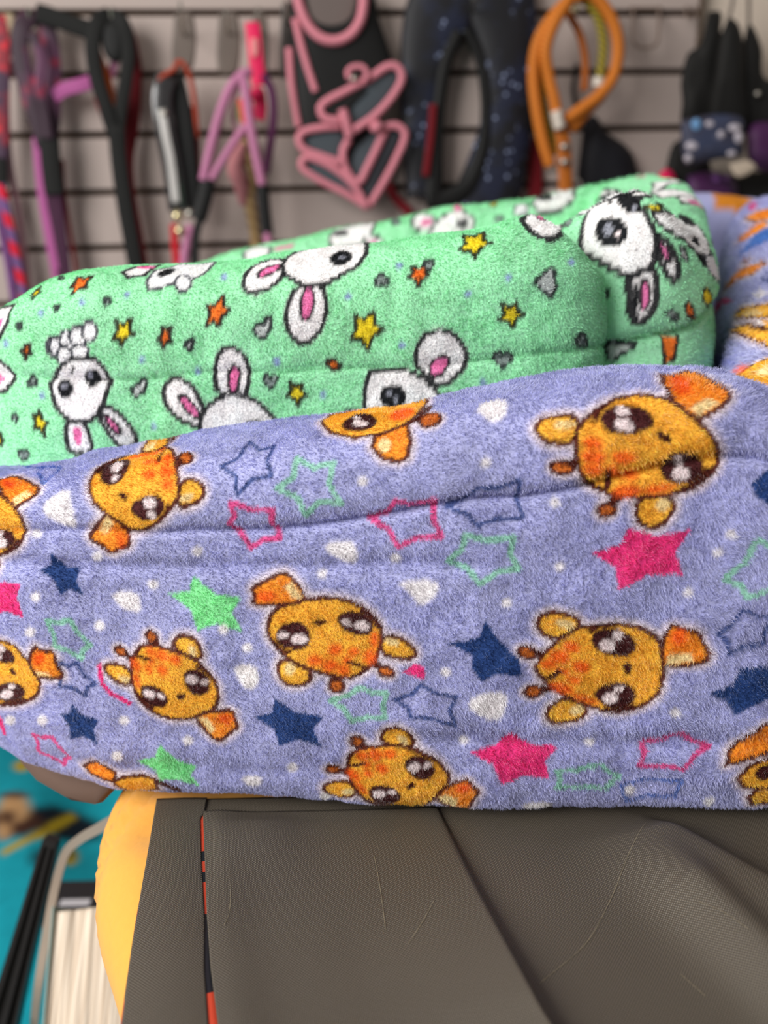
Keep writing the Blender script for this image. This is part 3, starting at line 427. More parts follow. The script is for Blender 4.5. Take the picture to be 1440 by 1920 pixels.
  ('knob', [5139,1179,5126,1185,5115,1194,5108,1203,5106,1212,5109,1221,5116,1228,5128,1232,5141,1233,5156,1230,5169,1224,5180,1215,5188,1205,5190,1195,5187,1186,5180,1179,5168,1176,5154,1176]),
  ('brown', [5201,1178,5188,1183,5178,1190,5172,1197,5169,1204,5171,1210,5177,1215,5186,1217,5198,1216,5211,1213,5223,1208,5233,1201,5240,1193,5243,1185,5241,1179,5235,1175,5225,1174,5214,1175]),
  ('knob', [5153,982,5145,989,5141,999,5141,1008,5147,1017,5156,1024,5169,1028,5183,1029,5196,1027,5208,1022,5216,1014,5221,1005,5220,995,5215,987,5205,980,5193,976,5179,975,5165,977]),
  ('brown', [5209,1011,5205,1018,5205,1024,5210,1029,5218,1033,5229,1034,5241,1034,5253,1031,5264,1027,5272,1021,5276,1015,5276,1008,5271,1003,5263,1000,5252,998,5240,999,5228,1001,5217,1005]),
  ('face', [5746,1198,5756,1143,5763,1087,5759,1044,5747,1005,5727,966,5700,932,5664,905,5626,887,5584,881,5537,884,5486,893,5437,908,5389,933,5344,961,5304,987,5268,1017,5237,1048,5212,1079,5192,1111,5186,1138,5195,1161,5208,1182,5227,1203,5249,1227,5274,1253,5304,1279,5339,1307,5387,1324,5449,1335,5502,1338,5547,1338,5592,1331,5639,1318,5675,1303,5703,1283,5723,1260,5735,1236]),
  ('spot', [5383,1094,5369,1101,5358,1110,5350,1121,5348,1131,5350,1141,5357,1148,5368,1152,5382,1152,5397,1148,5411,1141,5423,1131,5431,1120,5433,1110,5431,1100,5424,1093,5412,1089,5398,1090]),
  ('spot', [5354,1037,5344,1043,5336,1050,5331,1057,5329,1065,5331,1071,5337,1076,5346,1078,5356,1078,5367,1075,5377,1070,5385,1063,5391,1055,5392,1047,5390,1041,5384,1036,5376,1034,5365,1035]),
  ('spot', [5333,1196,5321,1202,5311,1210,5305,1221,5303,1232,5305,1243,5312,1251,5321,1256,5334,1257,5347,1254,5359,1248,5369,1238,5376,1227,5378,1216,5375,1206,5369,1199,5358,1194,5346,1193]),
  ('spot', [5297,991,5279,1001,5263,1013,5253,1025,5249,1036,5252,1044,5261,1049,5276,1050,5294,1046,5314,1039,5332,1029,5347,1019,5357,1008,5361,997,5358,989,5349,983,5335,981,5317,984]),
  ('spot', [5281,1148,5266,1156,5254,1167,5246,1179,5243,1191,5246,1202,5255,1210,5267,1215,5283,1214,5299,1210,5314,1203,5327,1192,5335,1180,5338,1168,5335,1157,5326,1148,5314,1144,5298,1144]),
  ('spot', [5301,1087,5292,1092,5284,1098,5279,1105,5278,1112,5280,1118,5286,1123,5293,1125,5303,1125,5313,1122,5322,1117,5330,1110,5335,1103,5336,1096,5334,1089,5329,1085,5321,1083,5311,1083]),
  ('spot', [5416,929,5395,940,5377,952,5364,963,5358,973,5360,978,5369,981,5384,979,5404,972,5426,962,5447,951,5464,941,5476,931,5482,924,5480,918,5471,916,5456,917,5437,921]),
  ('spot', [5235,1121,5223,1126,5214,1134,5209,1143,5208,1152,5210,1160,5217,1166,5227,1169,5238,1170,5251,1167,5262,1161,5271,1153,5277,1143,5279,1133,5276,1125,5269,1119,5259,1117,5247,1117]),
  ('eye', [5558,1305,5578,1296,5594,1286,5607,1274,5616,1262,5621,1248,5624,1235,5624,1221,5621,1208,5616,1194,5608,1183,5596,1176,5580,1173,5560,1174,5540,1176,5519,1182,5498,1189,5477,1198,5459,1209,5445,1221,5436,1234,5430,1248,5428,1261,5429,1275,5434,1288,5442,1300,5452,1309,5465,1316,5481,1320,5500,1320,5519,1318,5539,1313]),
  ('shine', [5494,1200,5482,1206,5473,1216,5467,1228,5465,1241,5468,1252,5474,1261,5484,1267,5496,1268,5509,1266,5520,1260,5529,1251,5535,1240,5536,1228,5534,1216,5528,1206,5518,1200,5506,1197]),
  ('shine', [5535,1263,5527,1267,5521,1273,5518,1281,5517,1289,5519,1297,5524,1303,5531,1308,5539,1309,5547,1308,5554,1304,5560,1298,5564,1291,5564,1283,5562,1275,5558,1268,5551,1264,5543,1262]),
  ('brown', [5510,1344,5442,1336,5403,1306,5425,1293,5461,1321,5525,1326]),
  ('eye', [5624,1020,5637,1006,5645,992,5649,977,5648,961,5643,944,5635,930,5623,917,5607,908,5587,903,5567,902,5547,904,5527,909,5508,918,5492,926,5480,937,5471,949,5466,963,5466,976,5470,989,5478,1002,5492,1014,5508,1024,5526,1031,5547,1035,5570,1037,5590,1036,5608,1030]),
  ('shine', [5517,928,5508,934,5502,943,5499,953,5502,963,5508,972,5518,979,5530,983,5542,983,5554,980,5564,973,5571,964,5573,954,5571,943,5564,935,5554,928,5542,925,5529,925]),
  ('shine', [5555,989,5550,993,5548,999,5548,1006,5552,1012,5558,1018,5566,1022,5574,1024,5583,1024,5590,1021,5595,1017,5598,1011,5597,1004,5594,997,5588,991,5580,987,5571,986,5562,986]),
  ('brown', [5637,928,5581,906,5487,901,5509,876,5607,879,5666,906]),
  ('brown', [5284,1118,5256,1088,5224,1074,5245,1059,5280,1074,5309,1105]),
  ('brown', [5171,1127,5191,1095,5214,1068,5234,1068,5212,1095,5193,1126]),
  ('nose', [5600,1082,5593,1085,5586,1092,5582,1100,5579,1110,5578,1120,5580,1129,5583,1136,5589,1140,5596,1140,5603,1137,5609,1131,5614,1122,5617,1113,5617,1103,5616,1094,5612,1087,5606,1083]),
  ('tail', [5901,2719,5911,2572,5927,2469,5954,2413,5959,2369,5938,2324,5897,2288,5839,2255,5800,2243,5776,2246,5753,2263,5733,2297,5713,2349,5705,2454,5734,2568,5772,2592,5813,2638,5869,2749]),
  ('cream', [5862,2344,5904,2313,5808,2252,5784,2291]),
  ('spot', [5779,2358,5766,2358,5753,2363,5741,2375,5732,2391,5732,2420,5740,2465,5756,2519,5775,2568,5791,2591,5805,2592,5814,2570,5815,2522,5810,2460,5809,2425,5807,2400,5801,2380,5791,2365]),
  ('ear', [5316,2262,5324,2256,5329,2248,5333,2238,5334,2227,5332,2215,5330,2203,5326,2191,5321,2181,5315,2170,5307,2162,5297,2155,5284,2150,5270,2148,5255,2147,5240,2148,5224,2151,5207,2156,5193,2163,5181,2171,5171,2181,5163,2192,5159,2204,5160,2216,5165,2228,5175,2239,5189,2249,5208,2256,5232,2261,5260,2266,5284,2268,5302,2266]),
  ('cream', [5286,2206,5270,2204,5255,2205,5242,2208,5233,2212,5229,2218,5231,2225,5239,2231,5251,2237,5266,2240,5283,2242,5298,2241,5311,2237,5320,2232,5323,2226,5321,2219,5313,2214,5301,2209]),
  ('ear', [5712,1914,5728,1907,5738,1897,5744,1886,5746,1874,5744,1860,5739,1845,5730,1830,5717,1814,5701,1799,5684,1788,5667,1783,5650,1782,5633,1787,5618,1794,5607,1803,5599,1815,5593,1829,5590,1843,5588,1857,5588,1872,5590,1886,5598,1897,5612,1907,5630,1913,5654,1919,5675,1921,5695,1919]),
  ('cream', [5700,1851,5689,1853,5680,1857,5673,1865,5669,1875,5669,1885,5672,1895,5678,1904,5687,1910,5697,1912,5707,1911,5716,1906,5723,1898,5727,1888,5727,1878,5724,1868,5718,1860,5709,1854]),
  ('knob', [5282,2027,5267,2026,5251,2028,5237,2034,5227,2041,5221,2050,5221,2059,5226,2067,5236,2073,5250,2077,5266,2078,5282,2076,5296,2071,5307,2064,5313,2055,5313,2046,5307,2037,5297,2031]),
  ('brown', [5330,2054,5316,2053,5302,2054,5291,2058,5283,2062,5279,2068,5280,2074,5285,2080,5295,2084,5307,2087,5321,2088,5335,2087,5347,2084,5355,2079,5359,2073,5358,2067,5352,2061,5343,2057]),
  ('knob', [5460,1834,5448,1835,5437,1841,5430,1849,5427,1859,5429,1870,5435,1880,5444,1888,5456,1893,5469,1895,5481,1893,5490,1888,5497,1879,5500,1869,5499,1859,5493,1849,5484,1841,5473,1835]),
  ('brown', [5478,1887,5470,1890,5465,1895,5465,1902,5468,1910,5474,1917,5483,1924,5494,1929,5505,1931,5515,1930,5523,1927,5527,1922,5528,1915,5525,1907,5518,1900,5509,1893,5498,1888,5488,1886]),
  ('face', [5751,2285,5795,2250,5832,2218,5863,2186,5888,2150,5914,2104,5916,2068,5902,2037,5883,2007,5857,1980,5819,1958,5771,1939,5718,1928,5664,1922,5613,1918,5563,1919,5515,1924,5470,1934,5428,1950,5391,1969,5356,2006,5341,2035,5332,2061,5328,2086,5323,2114,5318,2144,5319,2176,5328,2209,5356,2243,5403,2275,5446,2302,5485,2327,5531,2350,5583,2357,5625,2353,5662,2343,5692,2328,5717,2311]),
  ('spot', [5533,2065,5516,2065,5500,2068,5486,2074,5475,2082,5468,2091,5468,2100,5473,2108,5483,2113,5497,2117,5513,2117,5529,2115,5544,2110,5555,2102,5562,2093,5562,2084,5557,2076,5547,2069]),
  ('spot', [5564,1991,5553,1991,5542,1992,5533,1995,5528,1999,5526,2005,5529,2011,5529,2022,5533,2031,5543,2035,5556,2034,5570,2030,5582,2023,5590,2016,5592,2011,5590,2005,5584,1999,5575,1994]),
  ('spot', [5410,2126,5395,2126,5380,2129,5367,2134,5356,2142,5349,2150,5348,2158,5352,2166,5360,2171,5373,2175,5388,2175,5403,2172,5416,2167,5426,2160,5432,2152,5434,2143,5430,2135,5422,2130]),
  ('spot', [5555,1919,5534,1917,5515,1918,5498,1923,5488,1930,5483,1940,5486,1950,5496,1959,5512,1967,5531,1972,5551,1973,5571,1972,5588,1967,5599,1959,5604,1950,5601,1940,5591,1931,5575,1924]),
  ('spot', [5415,2065,5397,2065,5379,2068,5363,2075,5350,2084,5343,2094,5341,2104,5346,2113,5357,2120,5372,2124,5390,2124,5408,2121,5424,2115,5437,2107,5444,2097,5446,2086,5441,2077,5430,2070]),
  ('spot', [5490,2005,5479,2006,5465,2011,5453,2019,5444,2028,5440,2037,5439,2044,5443,2050,5449,2055,5459,2057,5469,2057,5480,2055,5490,2050,5498,2044,5504,2035,5509,2022,5510,2010,5501,2007]),
  ('spot', [5685,1935,5663,1931,5643,1930,5626,1932,5616,1936,5613,1942,5618,1949,5630,1956,5648,1963,5670,1968,5693,1971,5715,1971,5732,1969,5742,1965,5745,1960,5740,1953,5727,1946,5708,1940]),
  ('spot', [5409,2011,5395,2011,5381,2016,5368,2024,5359,2032,5354,2041,5353,2050,5357,2058,5366,2064,5377,2067,5390,2067,5404,2064,5416,2059,5426,2051,5431,2041,5431,2031,5428,2021,5421,2014]),
  ('eye', [5515,2302,5540,2303,5561,2300,5579,2295,5595,2287,5607,2279,5618,2269,5625,2259,5631,2249,5635,2239,5634,2229,5628,2219,5618,2211,5602,2204,5585,2197,5565,2192,5544,2188,5520,2186,5499,2186,5479,2189,5462,2194,5447,2202,5436,2211,5428,2220,5423,2231,5421,2244,5424,2255,5430,2266,5441,2275,5455,2285,5472,2292,5492,2298]),
  ('shine', [5533,2194,5519,2194,5504,2197,5491,2202,5481,2210,5475,2219,5475,2228,5479,2236,5487,2242,5499,2245,5513,2245,5526,2243,5539,2237,5548,2230,5554,2221,5556,2212,5552,2204,5544,2198]),
  ('shine', [5522,2254,5513,2254,5504,2256,5496,2261,5489,2267,5486,2274,5485,2282,5488,2289,5494,2295,5502,2298,5511,2299,5521,2296,5529,2291,5535,2283,5538,2276,5539,2268,5536,2262,5530,2257]),
  ('brown', [5449,2311,5397,2274,5382,2235,5411,2233,5423,2268,5472,2303]),
  ('eye', [5773,2115,5797,2108,5820,2096,5839,2083,5849,2072,5855,2059,5858,2044,5857,2030,5852,2015,5842,2000,5829,1988,5812,1980,5792,1974,5770,1972,5749,1973,5731,1976,5714,1983,5699,1992,5689,2003,5683,2015,5681,2029,5686,2042,5694,2054,5694,2076,5701,2093,5717,2105,5734,2113,5753,2116]),
  ('shine', [5770,1986,5757,1987,5745,1991,5735,1999,5728,2009,5726,2020,5729,2030,5738,2037,5749,2042,5761,2045,5773,2044,5784,2041,5793,2035,5799,2026,5802,2015,5800,2004,5793,1995,5782,1989]),
  ('shine', [5756,2050,5749,2051,5744,2053,5741,2058,5735,2067,5730,2079,5729,2089,5733,2095,5740,2099,5748,2100,5756,2098,5764,2094,5771,2086,5776,2077,5778,2068,5777,2060,5771,2055,5763,2052]),
  ('brown', [5862,2044,5836,1999,5765,1947,5802,1936,5875,1991,5903,2038]),
  ('brown', [5442,2038,5454,1984,5441,1952,5467,1951,5482,1984,5470,2039]),
  ('brown', [5359,1979,5401,1954,5437,1941,5453,1952,5418,1965,5373,1994]),
  ('nose', [5702,2153,5694,2153,5684,2155,5673,2159,5663,2166,5655,2173,5650,2180,5648,2187,5649,2192,5654,2195,5662,2195,5672,2193,5682,2189,5692,2183,5701,2175,5707,2168,5709,2162,5707,2156]),
  ('tail', [4943,422,4928,386,4914,348,4903,283,4883,247,4854,247,4812,254,4759,348,4732,383,4730,404,4746,425,4779,447,4819,473,4868,498,4896,500,4903,481,4918,463,4940,447]),
  ('cream', [4849,367,4841,248,4746,380,4784,412]),
  ('spot', [4839,432,4836,441,4837,451,4842,461,4851,470,4863,476,4876,479,4889,479,4899,475,4907,469,4910,460,4909,451,4904,442,4894,435,4882,429,4870,425,4857,424,4847,426]),
  ('ear', [4637,704,4632,699,4625,696,4616,694,4604,693,4590,694,4576,696,4561,698,4547,700,4533,703,4520,707,4509,713,4500,719,4493,727,4488,737,4486,746,4487,756,4491,767,4496,778,4504,787,4514,795,4526,802,4538,806,4551,807,4564,805,4578,800,4592,792,4604,780,4616,762,4627,740,4634,724,4637,713]),
  ('cream', [4569,720,4564,729,4562,740,4563,748,4567,755,4573,758,4580,758,4589,754,4597,745,4603,733,4608,723,4610,713,4609,705,4606,700,4600,699,4593,700,4584,704,4576,712]),
  ('ear', [4347,384,4342,370,4334,360,4323,352,4310,346,4294,342,4276,340,4257,339,4238,342,4217,352,4203,366,4194,380,4191,394,4194,408,4199,420,4208,430,4220,438,4235,445,4250,452,4266,458,4282,463,4297,467,4311,466,4324,459,4334,448,4343,432,4348,415,4349,399]),
  ('cream', [4279,375,4278,384,4282,393,4290,402,4299,408,4311,412,4322,413,4331,409,4339,404,4343,396,4343,387,4339,379,4333,372,4323,367,4312,364,4301,363,4290,364,4283,368]),
  ('knob', [4350,714,4345,724,4344,734,4346,743,4352,749,4360,753,4370,752,4380,749,4390,744,4398,736,4403,727,4404,718,4401,709,4395,703,4387,699,4377,698,4367,700,4357,706]),
  ('brown', [4391,688,4386,697,4384,705,4385,711,4388,716,4394,719,4401,719,4409,716,4417,711,4424,705,4428,697,4430,689,4429,681,4426,676,4420,673,4413,673,4405,676,4397,681]),
  ('knob', [4214,530,4214,539,4218,547,4225,554,4235,560,4247,562,4258,560,4268,554,4276,548,4280,540,4281,531,4277,523,4270,517,4260,513,4249,511,4237,512,4226,515,4218,521]),
  ('brown', [4274,531,4275,537,4280,542,4287,544,4295,545,4304,543,4313,539,4319,534,4324,527,4326,522,4324,516,4320,512,4313,510,4305,509,4296,511,4287,514,4280,519,4275,525]),
  ('face', [4770,432,4740,390,4709,338,4674,248,4634,227,4593,204,4551,219,4507,222,4471,240,4438,268,4410,314,4383,347,4362,382,4347,425,4336,461,4326,491,4320,520,4319,551,4325,591,4335,635,4351,664,4374,679,4399,688,4428,693,4461,697,4500,701,4540,701,4583,697,4628,682,4675,661,4713,637,4743,612,4767,584,4787,555,4799,528,4802,503,4799,481,4789,461]),
  ('spot', [4459,549,4454,560,4453,573,4455,585,4461,594,4470,600,4481,602,4492,600,4501,593,4509,584,4514,572,4515,559,4512,548,4506,539,4498,534,4487,532,4476,535,4467,541]),
  ('spot', [4397,515,4394,522,4393,530,4395,538,4399,545,4405,550,4413,552,4421,551,4428,547,4434,541,4437,533,4438,525,4436,517,4431,511,4425,507,4417,505,4410,506,4402,509]),
  ('spot', [4499,646,4495,655,4495,664,4499,673,4505,680,4515,684,4525,685,4535,683,4545,678,4552,671,4555,663,4556,654,4552,645,4546,638,4537,633,4526,631,4516,633,4507,638]),
  ('spot', [4324,496,4317,507,4314,518,4315,529,4320,539,4328,545,4338,547,4349,544,4360,537,4369,527,4375,515,4378,502,4377,490,4373,480,4365,475,4355,474,4344,478,4333,486]),
  ('spot', [4426,635,4421,647,4420,660,4423,671,4430,679,4441,684,4453,686,4466,684,4478,678,4486,669,4492,658,4493,647,4489,635,4481,625,4471,619,4459,616,4446,618,4435,625]),
  ('spot', [4395,575,4392,583,4391,592,4393,601,4397,608,4403,612,4410,614,4418,613,4424,608,4430,602,4433,594,4433,585,4431,577,4427,570,4421,565,4414,563,4406,564,4400,568]),
  ('spot', [4364,411,4357,428,4353,443,4351,455,4353,464,4359,467,4366,466,4376,459,4385,449,4394,435,4401,419,4406,403,4407,389,4405,380,4399,375,4391,375,4382,382,4372,394]),
  ('spot', [4372,630,4368,640,4368,650,4370,659,4376,667,4384,672,4393,673,4402,672,4411,668,4418,661,4422,652,4422,643,4419,633,4413,625,4405,620,4396,617,4387,618,4378,623]),
  ('eye', [4727,592,4733,575,4736,560,4736,548,4733,536,4727,527,4720,519,4711,512,4700,507,4688,503,4676,502,4663,503,4650,508,4638,517,4626,528,4616,541,4606,556,4598,573,4594,589,4593,603,4596,616,4602,626,4610,634,4620,640,4632,644,4646,647,4659,647,4673,645,4686,640,4699,631,4711,620,4720,607]),
  ('shine', [4611,565,4607,575,4608,586,4612,596,4620,604,4629,609,4640,611,4651,610,4660,605,4667,598,4670,589,4670,579,4666,569,4658,560,4649,554,4638,551,4627,552,4617,557]),
  ('shine', [4682,584,4680,590,4680,597,4683,603,4689,608,4696,611,4703,612,4711,609,4717,605,4722,600,4724,594,4723,588,4720,582,4715,577,4708,574,4700,574,4693,575,4687,579]),
  ('brown', [4722,634,4672,664,4625,667,4630,651,4674,649,4720,620]),
  ('eye', [4572,395,4570,377,4565,357,4556,337,4543,310,4527,293,4510,281,4493,279,4476,290,4459,308,4444,319,4433,334,4423,347,4417,363,4413,378,4414,394,4417,409,4424,424,4433,435,4445,444,4460,450,4479,453,4497,453,4514,450,4532,443,4548,433,4561,422,4569,409]),
  ('shine', [4431,370,4430,381,4432,392,4438,403,4448,411,4459,416,4471,418,4482,416,4491,411,4496,403,4498,395,4496,383,4489,372,4480,363,4468,357,4456,355,4445,357,4437,362]),
  ('shine', [4503,410,4503,415,4506,420,4511,424,4518,427,4527,428,4535,427,4542,424,4548,419,4551,414,4551,409,4548,405,4543,401,4536,399,4527,398,4519,399,4512,401,4506,405]),
  ('brown', [4509,267,4457,316,4390,354,4385,319,4453,255,4510,220]),
  ('brown', [4406,611,4364,589,4329,582,4334,560,4370,568,4414,589]),
  ('brown', [4333,660,4323,617,4318,578,4332,572,4337,609,4347,650]),
  ('nose', [4600,441,4598,446,4598,453,4601,461,4606,468,4613,475,4620,480,4628,482,4634,482,4639,479,4641,474,4641,467,4638,458,4633,450,4626,443,4619,439,4611,436,4605,437]),
  ('tail', [3270,1648,3251,1666,3226,1682,3194,1696,3182,1714,3189,1735,3214,1765,3259,1809,3281,1828,3300,1828,3321,1813,3342,1781,3358,1739,3373,1699,3360,1676,3341,1674,3320,1664,3292,1648]),
  ('cream', [3257,1729,3216,1743,3279,1818,3307,1782]),
  ('spot', [3318,1730,3326,1731,3337,1729,3349,1725,3358,1717,3359,1707,3355,1696,3348,1686,3340,1678,3331,1673,3322,1671,3316,1674,3313,1680,3312,1689,3313,1699,3311,1710,3310,1719,3312,1725]),
  ('ear', [3627,1871,3622,1875,3618,1881,3616,1889,3615,1899,3616,1910,3617,1921,3619,1932,3621,1943,3624,1953,3628,1962,3633,1970,3641,1977,3650,1982,3660,1985,3671,1985,3682,1983,3695,1979,3706,1974,3715,1968,3724,1960,3730,1950,3734,1940,3734,1930,3730,1920,3724,1909,3714,1899,3701,1890,3685,1882,3665,1875,3649,1871,3636,1869]),
  ('cream', [3646,1923,3657,1926,3667,1927,3676,1925,3682,1922,3685,1917,3683,1911,3679,1905,3671,1899,3661,1895,3650,1892,3639,1891,3630,1893,3624,1896,3622,1901,3624,1907,3629,1913,3637,1919]),
  ('ear', [3279,2359,3262,2382,3247,2409,3236,2439,3230,2468,3229,2496,3227,2530,3226,2578,3227,2606,3218,2631,3207,2714,3211,2693,3217,2713,3253,2694,3275,2689,3296,2663,3323,2611,3348,2558,3351,2538,3370,2484,3383,2439,3384,2407,3381,2379,3373,2355,3357,2341,3337,2331,3318,2329,3299,2338]),
  ('cream', [3265,2520,3274,2519,3284,2509,3295,2488,3303,2463,3315,2422,3320,2387,3315,2369,3307,2357,3297,2355,3285,2363,3275,2377,3265,2400,3256,2430,3250,2458,3251,2479,3254,2497,3259,2510]),
  ('knob', [3567,2205,3576,2214,3591,2206,3608,2188,3623,2167,3634,2145,3641,2125,3641,2109,3638,2097,3630,2089,3619,2086,3607,2087,3594,2093,3583,2104,3575,2117,3570,2134,3569,2152,3569,2175]),
  ('brown', [3564,2114,3573,2119,3582,2120,3591,2117,3599,2111,3605,2101,3607,2091,3606,2081,3602,2072,3595,2065,3586,2061,3576,2061,3567,2064,3559,2070,3553,2079,3551,2089,3552,2099,3557,2107]),
  ('knob', [3387,2610,3390,2611,3371,2638,3389,2608,3392,2589,3391,2562,3396,2526,3404,2488,3406,2466,3404,2454,3402,2451,3400,2457,3396,2474,3387,2505,3367,2559,3366,2578,3377,2593,3366,2622]),
  ('brown', [3401,2469,3403,2466,3405,2456,3406,2441,3407,2423,3407,2403,3405,2383,3404,2367,3401,2356,3399,2352,3397,2355,3396,2364,3396,2379,3397,2397,3398,2416,3399,2434,3400,2451,3400,2463]),
  ('face', [3328,1792,3288,1821,3249,1849,3220,1878,3199,1911,3175,1959,3155,2014,3139,2082,3126,2159,3136,2219,3169,2269,3209,2329,3270,2334,3329,2324,3370,2331,3387,2351,3399,2365,3411,2368,3432,2350,3465,2308,3495,2257,3547,2145,3565,2103,3581,2063,3600,2018,3615,1980,3621,1948,3619,1915,3599,1881,3566,1845,3537,1815,3510,1793,3476,1772,3441,1756,3415,1749,3389,1749,3368,1755,3355,1770]),
  ('spot', [3440,2053,3450,2057,3461,2056,3472,2051,3482,2042,3490,2030,3494,2018,3494,2006,3489,1996,3481,1990,3470,1987,3458,1987,3446,1991,3436,1999,3429,2010,3425,2022,3427,2034,3432,2044]),
  ('spot', [3403,2168,3407,2177,3413,2178,3420,2171,3426,2160,3431,2145,3435,2127,3437,2110,3435,2097,3430,2089,3423,2085,3416,2086,3409,2090,3402,2099,3398,2111,3396,2126,3397,2141,3399,2156]),
  ('spot', [3544,1991,3554,1993,3566,1991,3578,1986,3588,1979,3595,1970,3599,1961,3597,1953,3592,1947,3583,1942,3572,1940,3560,1941,3550,1945,3541,1951,3535,1959,3532,1968,3533,1977,3537,1985]),
  ('spot', [3390,2355,3395,2370,3399,2378,3402,2377,3405,2367,3408,2348,3410,2322,3410,2293,3407,2268,3400,2248,3393,2235,3383,2231,3374,2237,3369,2249,3368,2267,3370,2289,3376,2313,3383,2336]),
  ('spot', [3512,2081,3524,2086,3537,2083,3551,2075,3564,2063,3575,2048,3582,2031,3584,2017,3579,2006,3570,1999,3558,1996,3544,1998,3530,2003,3517,2013,3508,2026,3502,2042,3501,2058,3505,2072]),
  ('spot', [3444,2168,3449,2174,3455,2174,3463,2165,3472,2150,3482,2129,3487,2113,3488,2100,3486,2090,3482,2083,3476,2080,3468,2081,3461,2086,3454,2094,3449,2107,3445,2123,3442,2140,3442,2156]),
  ('spot', [3310,2293,3330,2300,3346,2302,3359,2299,3365,2292,3365,2281,3361,2265,3352,2247,3339,2231,3322,2218,3303,2213,3283,2216,3264,2227,3250,2243,3245,2261,3247,2281,3262,2290,3287,2290]),
  ('spot', [3474,2216,3480,2223,3491,2217,3512,2184,3533,2149,3542,2130,3547,2115,3547,2103,3544,2092,3538,2086,3529,2083,3519,2085,3508,2092,3499,2103,3490,2121,3483,2143,3476,2173,3472,2199]),
  ('eye', [3490,1809,3473,1806,3459,1805,3446,1807,3434,1810,3424,1816,3415,1823,3407,1831,3400,1840,3396,1850,3395,1860,3398,1870,3405,1880,3416,1889,3429,1897,3444,1904,3460,1910,3477,1915,3492,1917,3507,1916,3519,1913,3531,1907,3540,1900,3546,1891,3550,1882,3552,1870,3551,1859,3546,1849,3539,1838,3530,1828,3519,1820,3505,1814]),
  ('shine', [3468,1906,3479,1907,3489,1906,3499,1902,3507,1895,3512,1887,3513,1878,3511,1870,3506,1863,3498,1859,3489,1857,3479,1859,3469,1863,3461,1869,3456,1877,3454,1886,3455,1894,3460,1901]),
  ('shine', [3483,1849,3489,1850,3496,1848,3502,1845,3506,1840,3509,1834,3509,1827,3508,1821,3504,1816,3499,1813,3493,1812,3486,1813,3481,1817,3476,1822,3473,1828,3473,1835,3474,1841,3478,1845]),
  ('brown', [3534,1808,3570,1847,3580,1885,3559,1882,3552,1848,3519,1811]),
  ('eye', [3281,1960,3262,1966,3244,1977,3226,1993,3211,2012,3197,2036,3185,2064,3172,2100,3162,2141,3160,2177,3171,2199,3186,2215,3202,2228,3223,2233,3245,2226,3267,2209,3285,2191,3300,2169,3314,2139,3330,2101,3337,2074,3339,2050,3338,2030,3334,2012,3328,1995,3320,1977,3309,1966,3296,1960]),
  ('shine', [3234,2189,3249,2183,3262,2169,3274,2149,3286,2123,3296,2093,3299,2072,3295,2059,3289,2050,3279,2047,3267,2050,3254,2059,3242,2073,3230,2094,3222,2117,3219,2141,3219,2164,3223,2183]),
  ('shine', [3286,2037,3292,2036,3298,2031,3303,2024,3306,2015,3307,2006,3307,1996,3305,1988,3302,1983,3296,1980,3290,1982,3283,1987,3276,1996,3272,2005,3270,2015,3271,2025,3274,2032,3279,2036]),
  ('brown', [3181,2066,3167,2177,3214,2308,3175,2331,3121,2196,3140,2078]),
  ('brown', [3482,2124,3438,2252,3427,2339,3416,2331,3427,2238,3466,2114]),
  ('brown', [3485,2303,3448,2348,3423,2370,3422,2333,3447,2311,3481,2272]),
  ('nose', [3339,1925,3344,1927,3351,1926,3359,1923,3367,1919,3373,1913,3378,1906,3380,1900,3379,1895,3376,1892,3370,1890,3363,1891,3355,1894,3347,1899,3341,1905,3336,1911,3334,1917,3335,1922]),
  ('tail', [4477,2210,4617,2285,4635,2178,4623,2100,4584,2080,4520,2094,4472,2146]),
  ('cream', [4552,2158,4550,2146,4546,2135,4538,2127,4529,2124,4520,2124,4510,2128,4503,2136,4498,2146,4496,2159,4497,2174,4501,2186,4508,2197,4517,2203,4527,2202,4536,2196,4544,2186,4550,2172]),
  ('knob', [4767,2327,4766,2304,4759,2286,4749,2270,4734,2258,4718,2251,4702,2249,4688,2255,4678,2267,4672,2287,4672,2309,4678,2330,4689,2348,4704,2362,4720,2375,4737,2380,4751,2370,4762,2351]),
  ('brown', [4625,2275,4675,2318,4740,2473,4727,2594,4665,2356,4616,2314]),
  ('face', [4199,2418,4218,2604,4372,2665,4561,2756,4707,2717,4677,2403,4613,2286,4500,2228,4386,2208,4275,2272]),
  ('spot', [4648,2437,4647,2408,4640,2384,4626,2364,4609,2347,4590,2335,4571,2330,4555,2333,4542,2351,4534,2379,4534,2408,4540,2438,4551,2488,4565,2564,4585,2580,4606,2581,4624,2566,4641,2477]),
  ('eye', [4479,2348,4479,2313,4468,2287,4450,2268,4426,2256,4398,2253,4371,2259,4346,2276,4326,2307,4315,2339,4315,2370,4323,2405,4340,2440,4354,2529,4382,2545,4420,2477,4447,2439,4469,2389]),
  ('shine', [4444,2318,4443,2307,4437,2298,4427,2291,4415,2288,4402,2290,4389,2295,4378,2305,4368,2324,4363,2346,4363,2363,4368,2377,4377,2386,4390,2386,4405,2378,4420,2362,4432,2346,4441,2331]),
  ('shine', [4397,2421,4396,2415,4393,2410,4388,2407,4381,2406,4373,2409,4366,2412,4359,2417,4355,2425,4352,2433,4353,2441,4355,2449,4360,2457,4367,2458,4375,2453,4383,2445,4390,2438,4394,2430]),
  ('tail', [2518,2086,2690,2041,2801,1999,2868,1968,2902,1940,2905,1916,2885,1887,2838,1850,2799,1831,2775,1831,2751,1846,2716,1878,2645,1922,2484,1985,2413,2016,2455,2030,2478,2048,2478,2071]),
  ('cream', [2819,1935,2881,1911,2807,1842,2773,1880]),
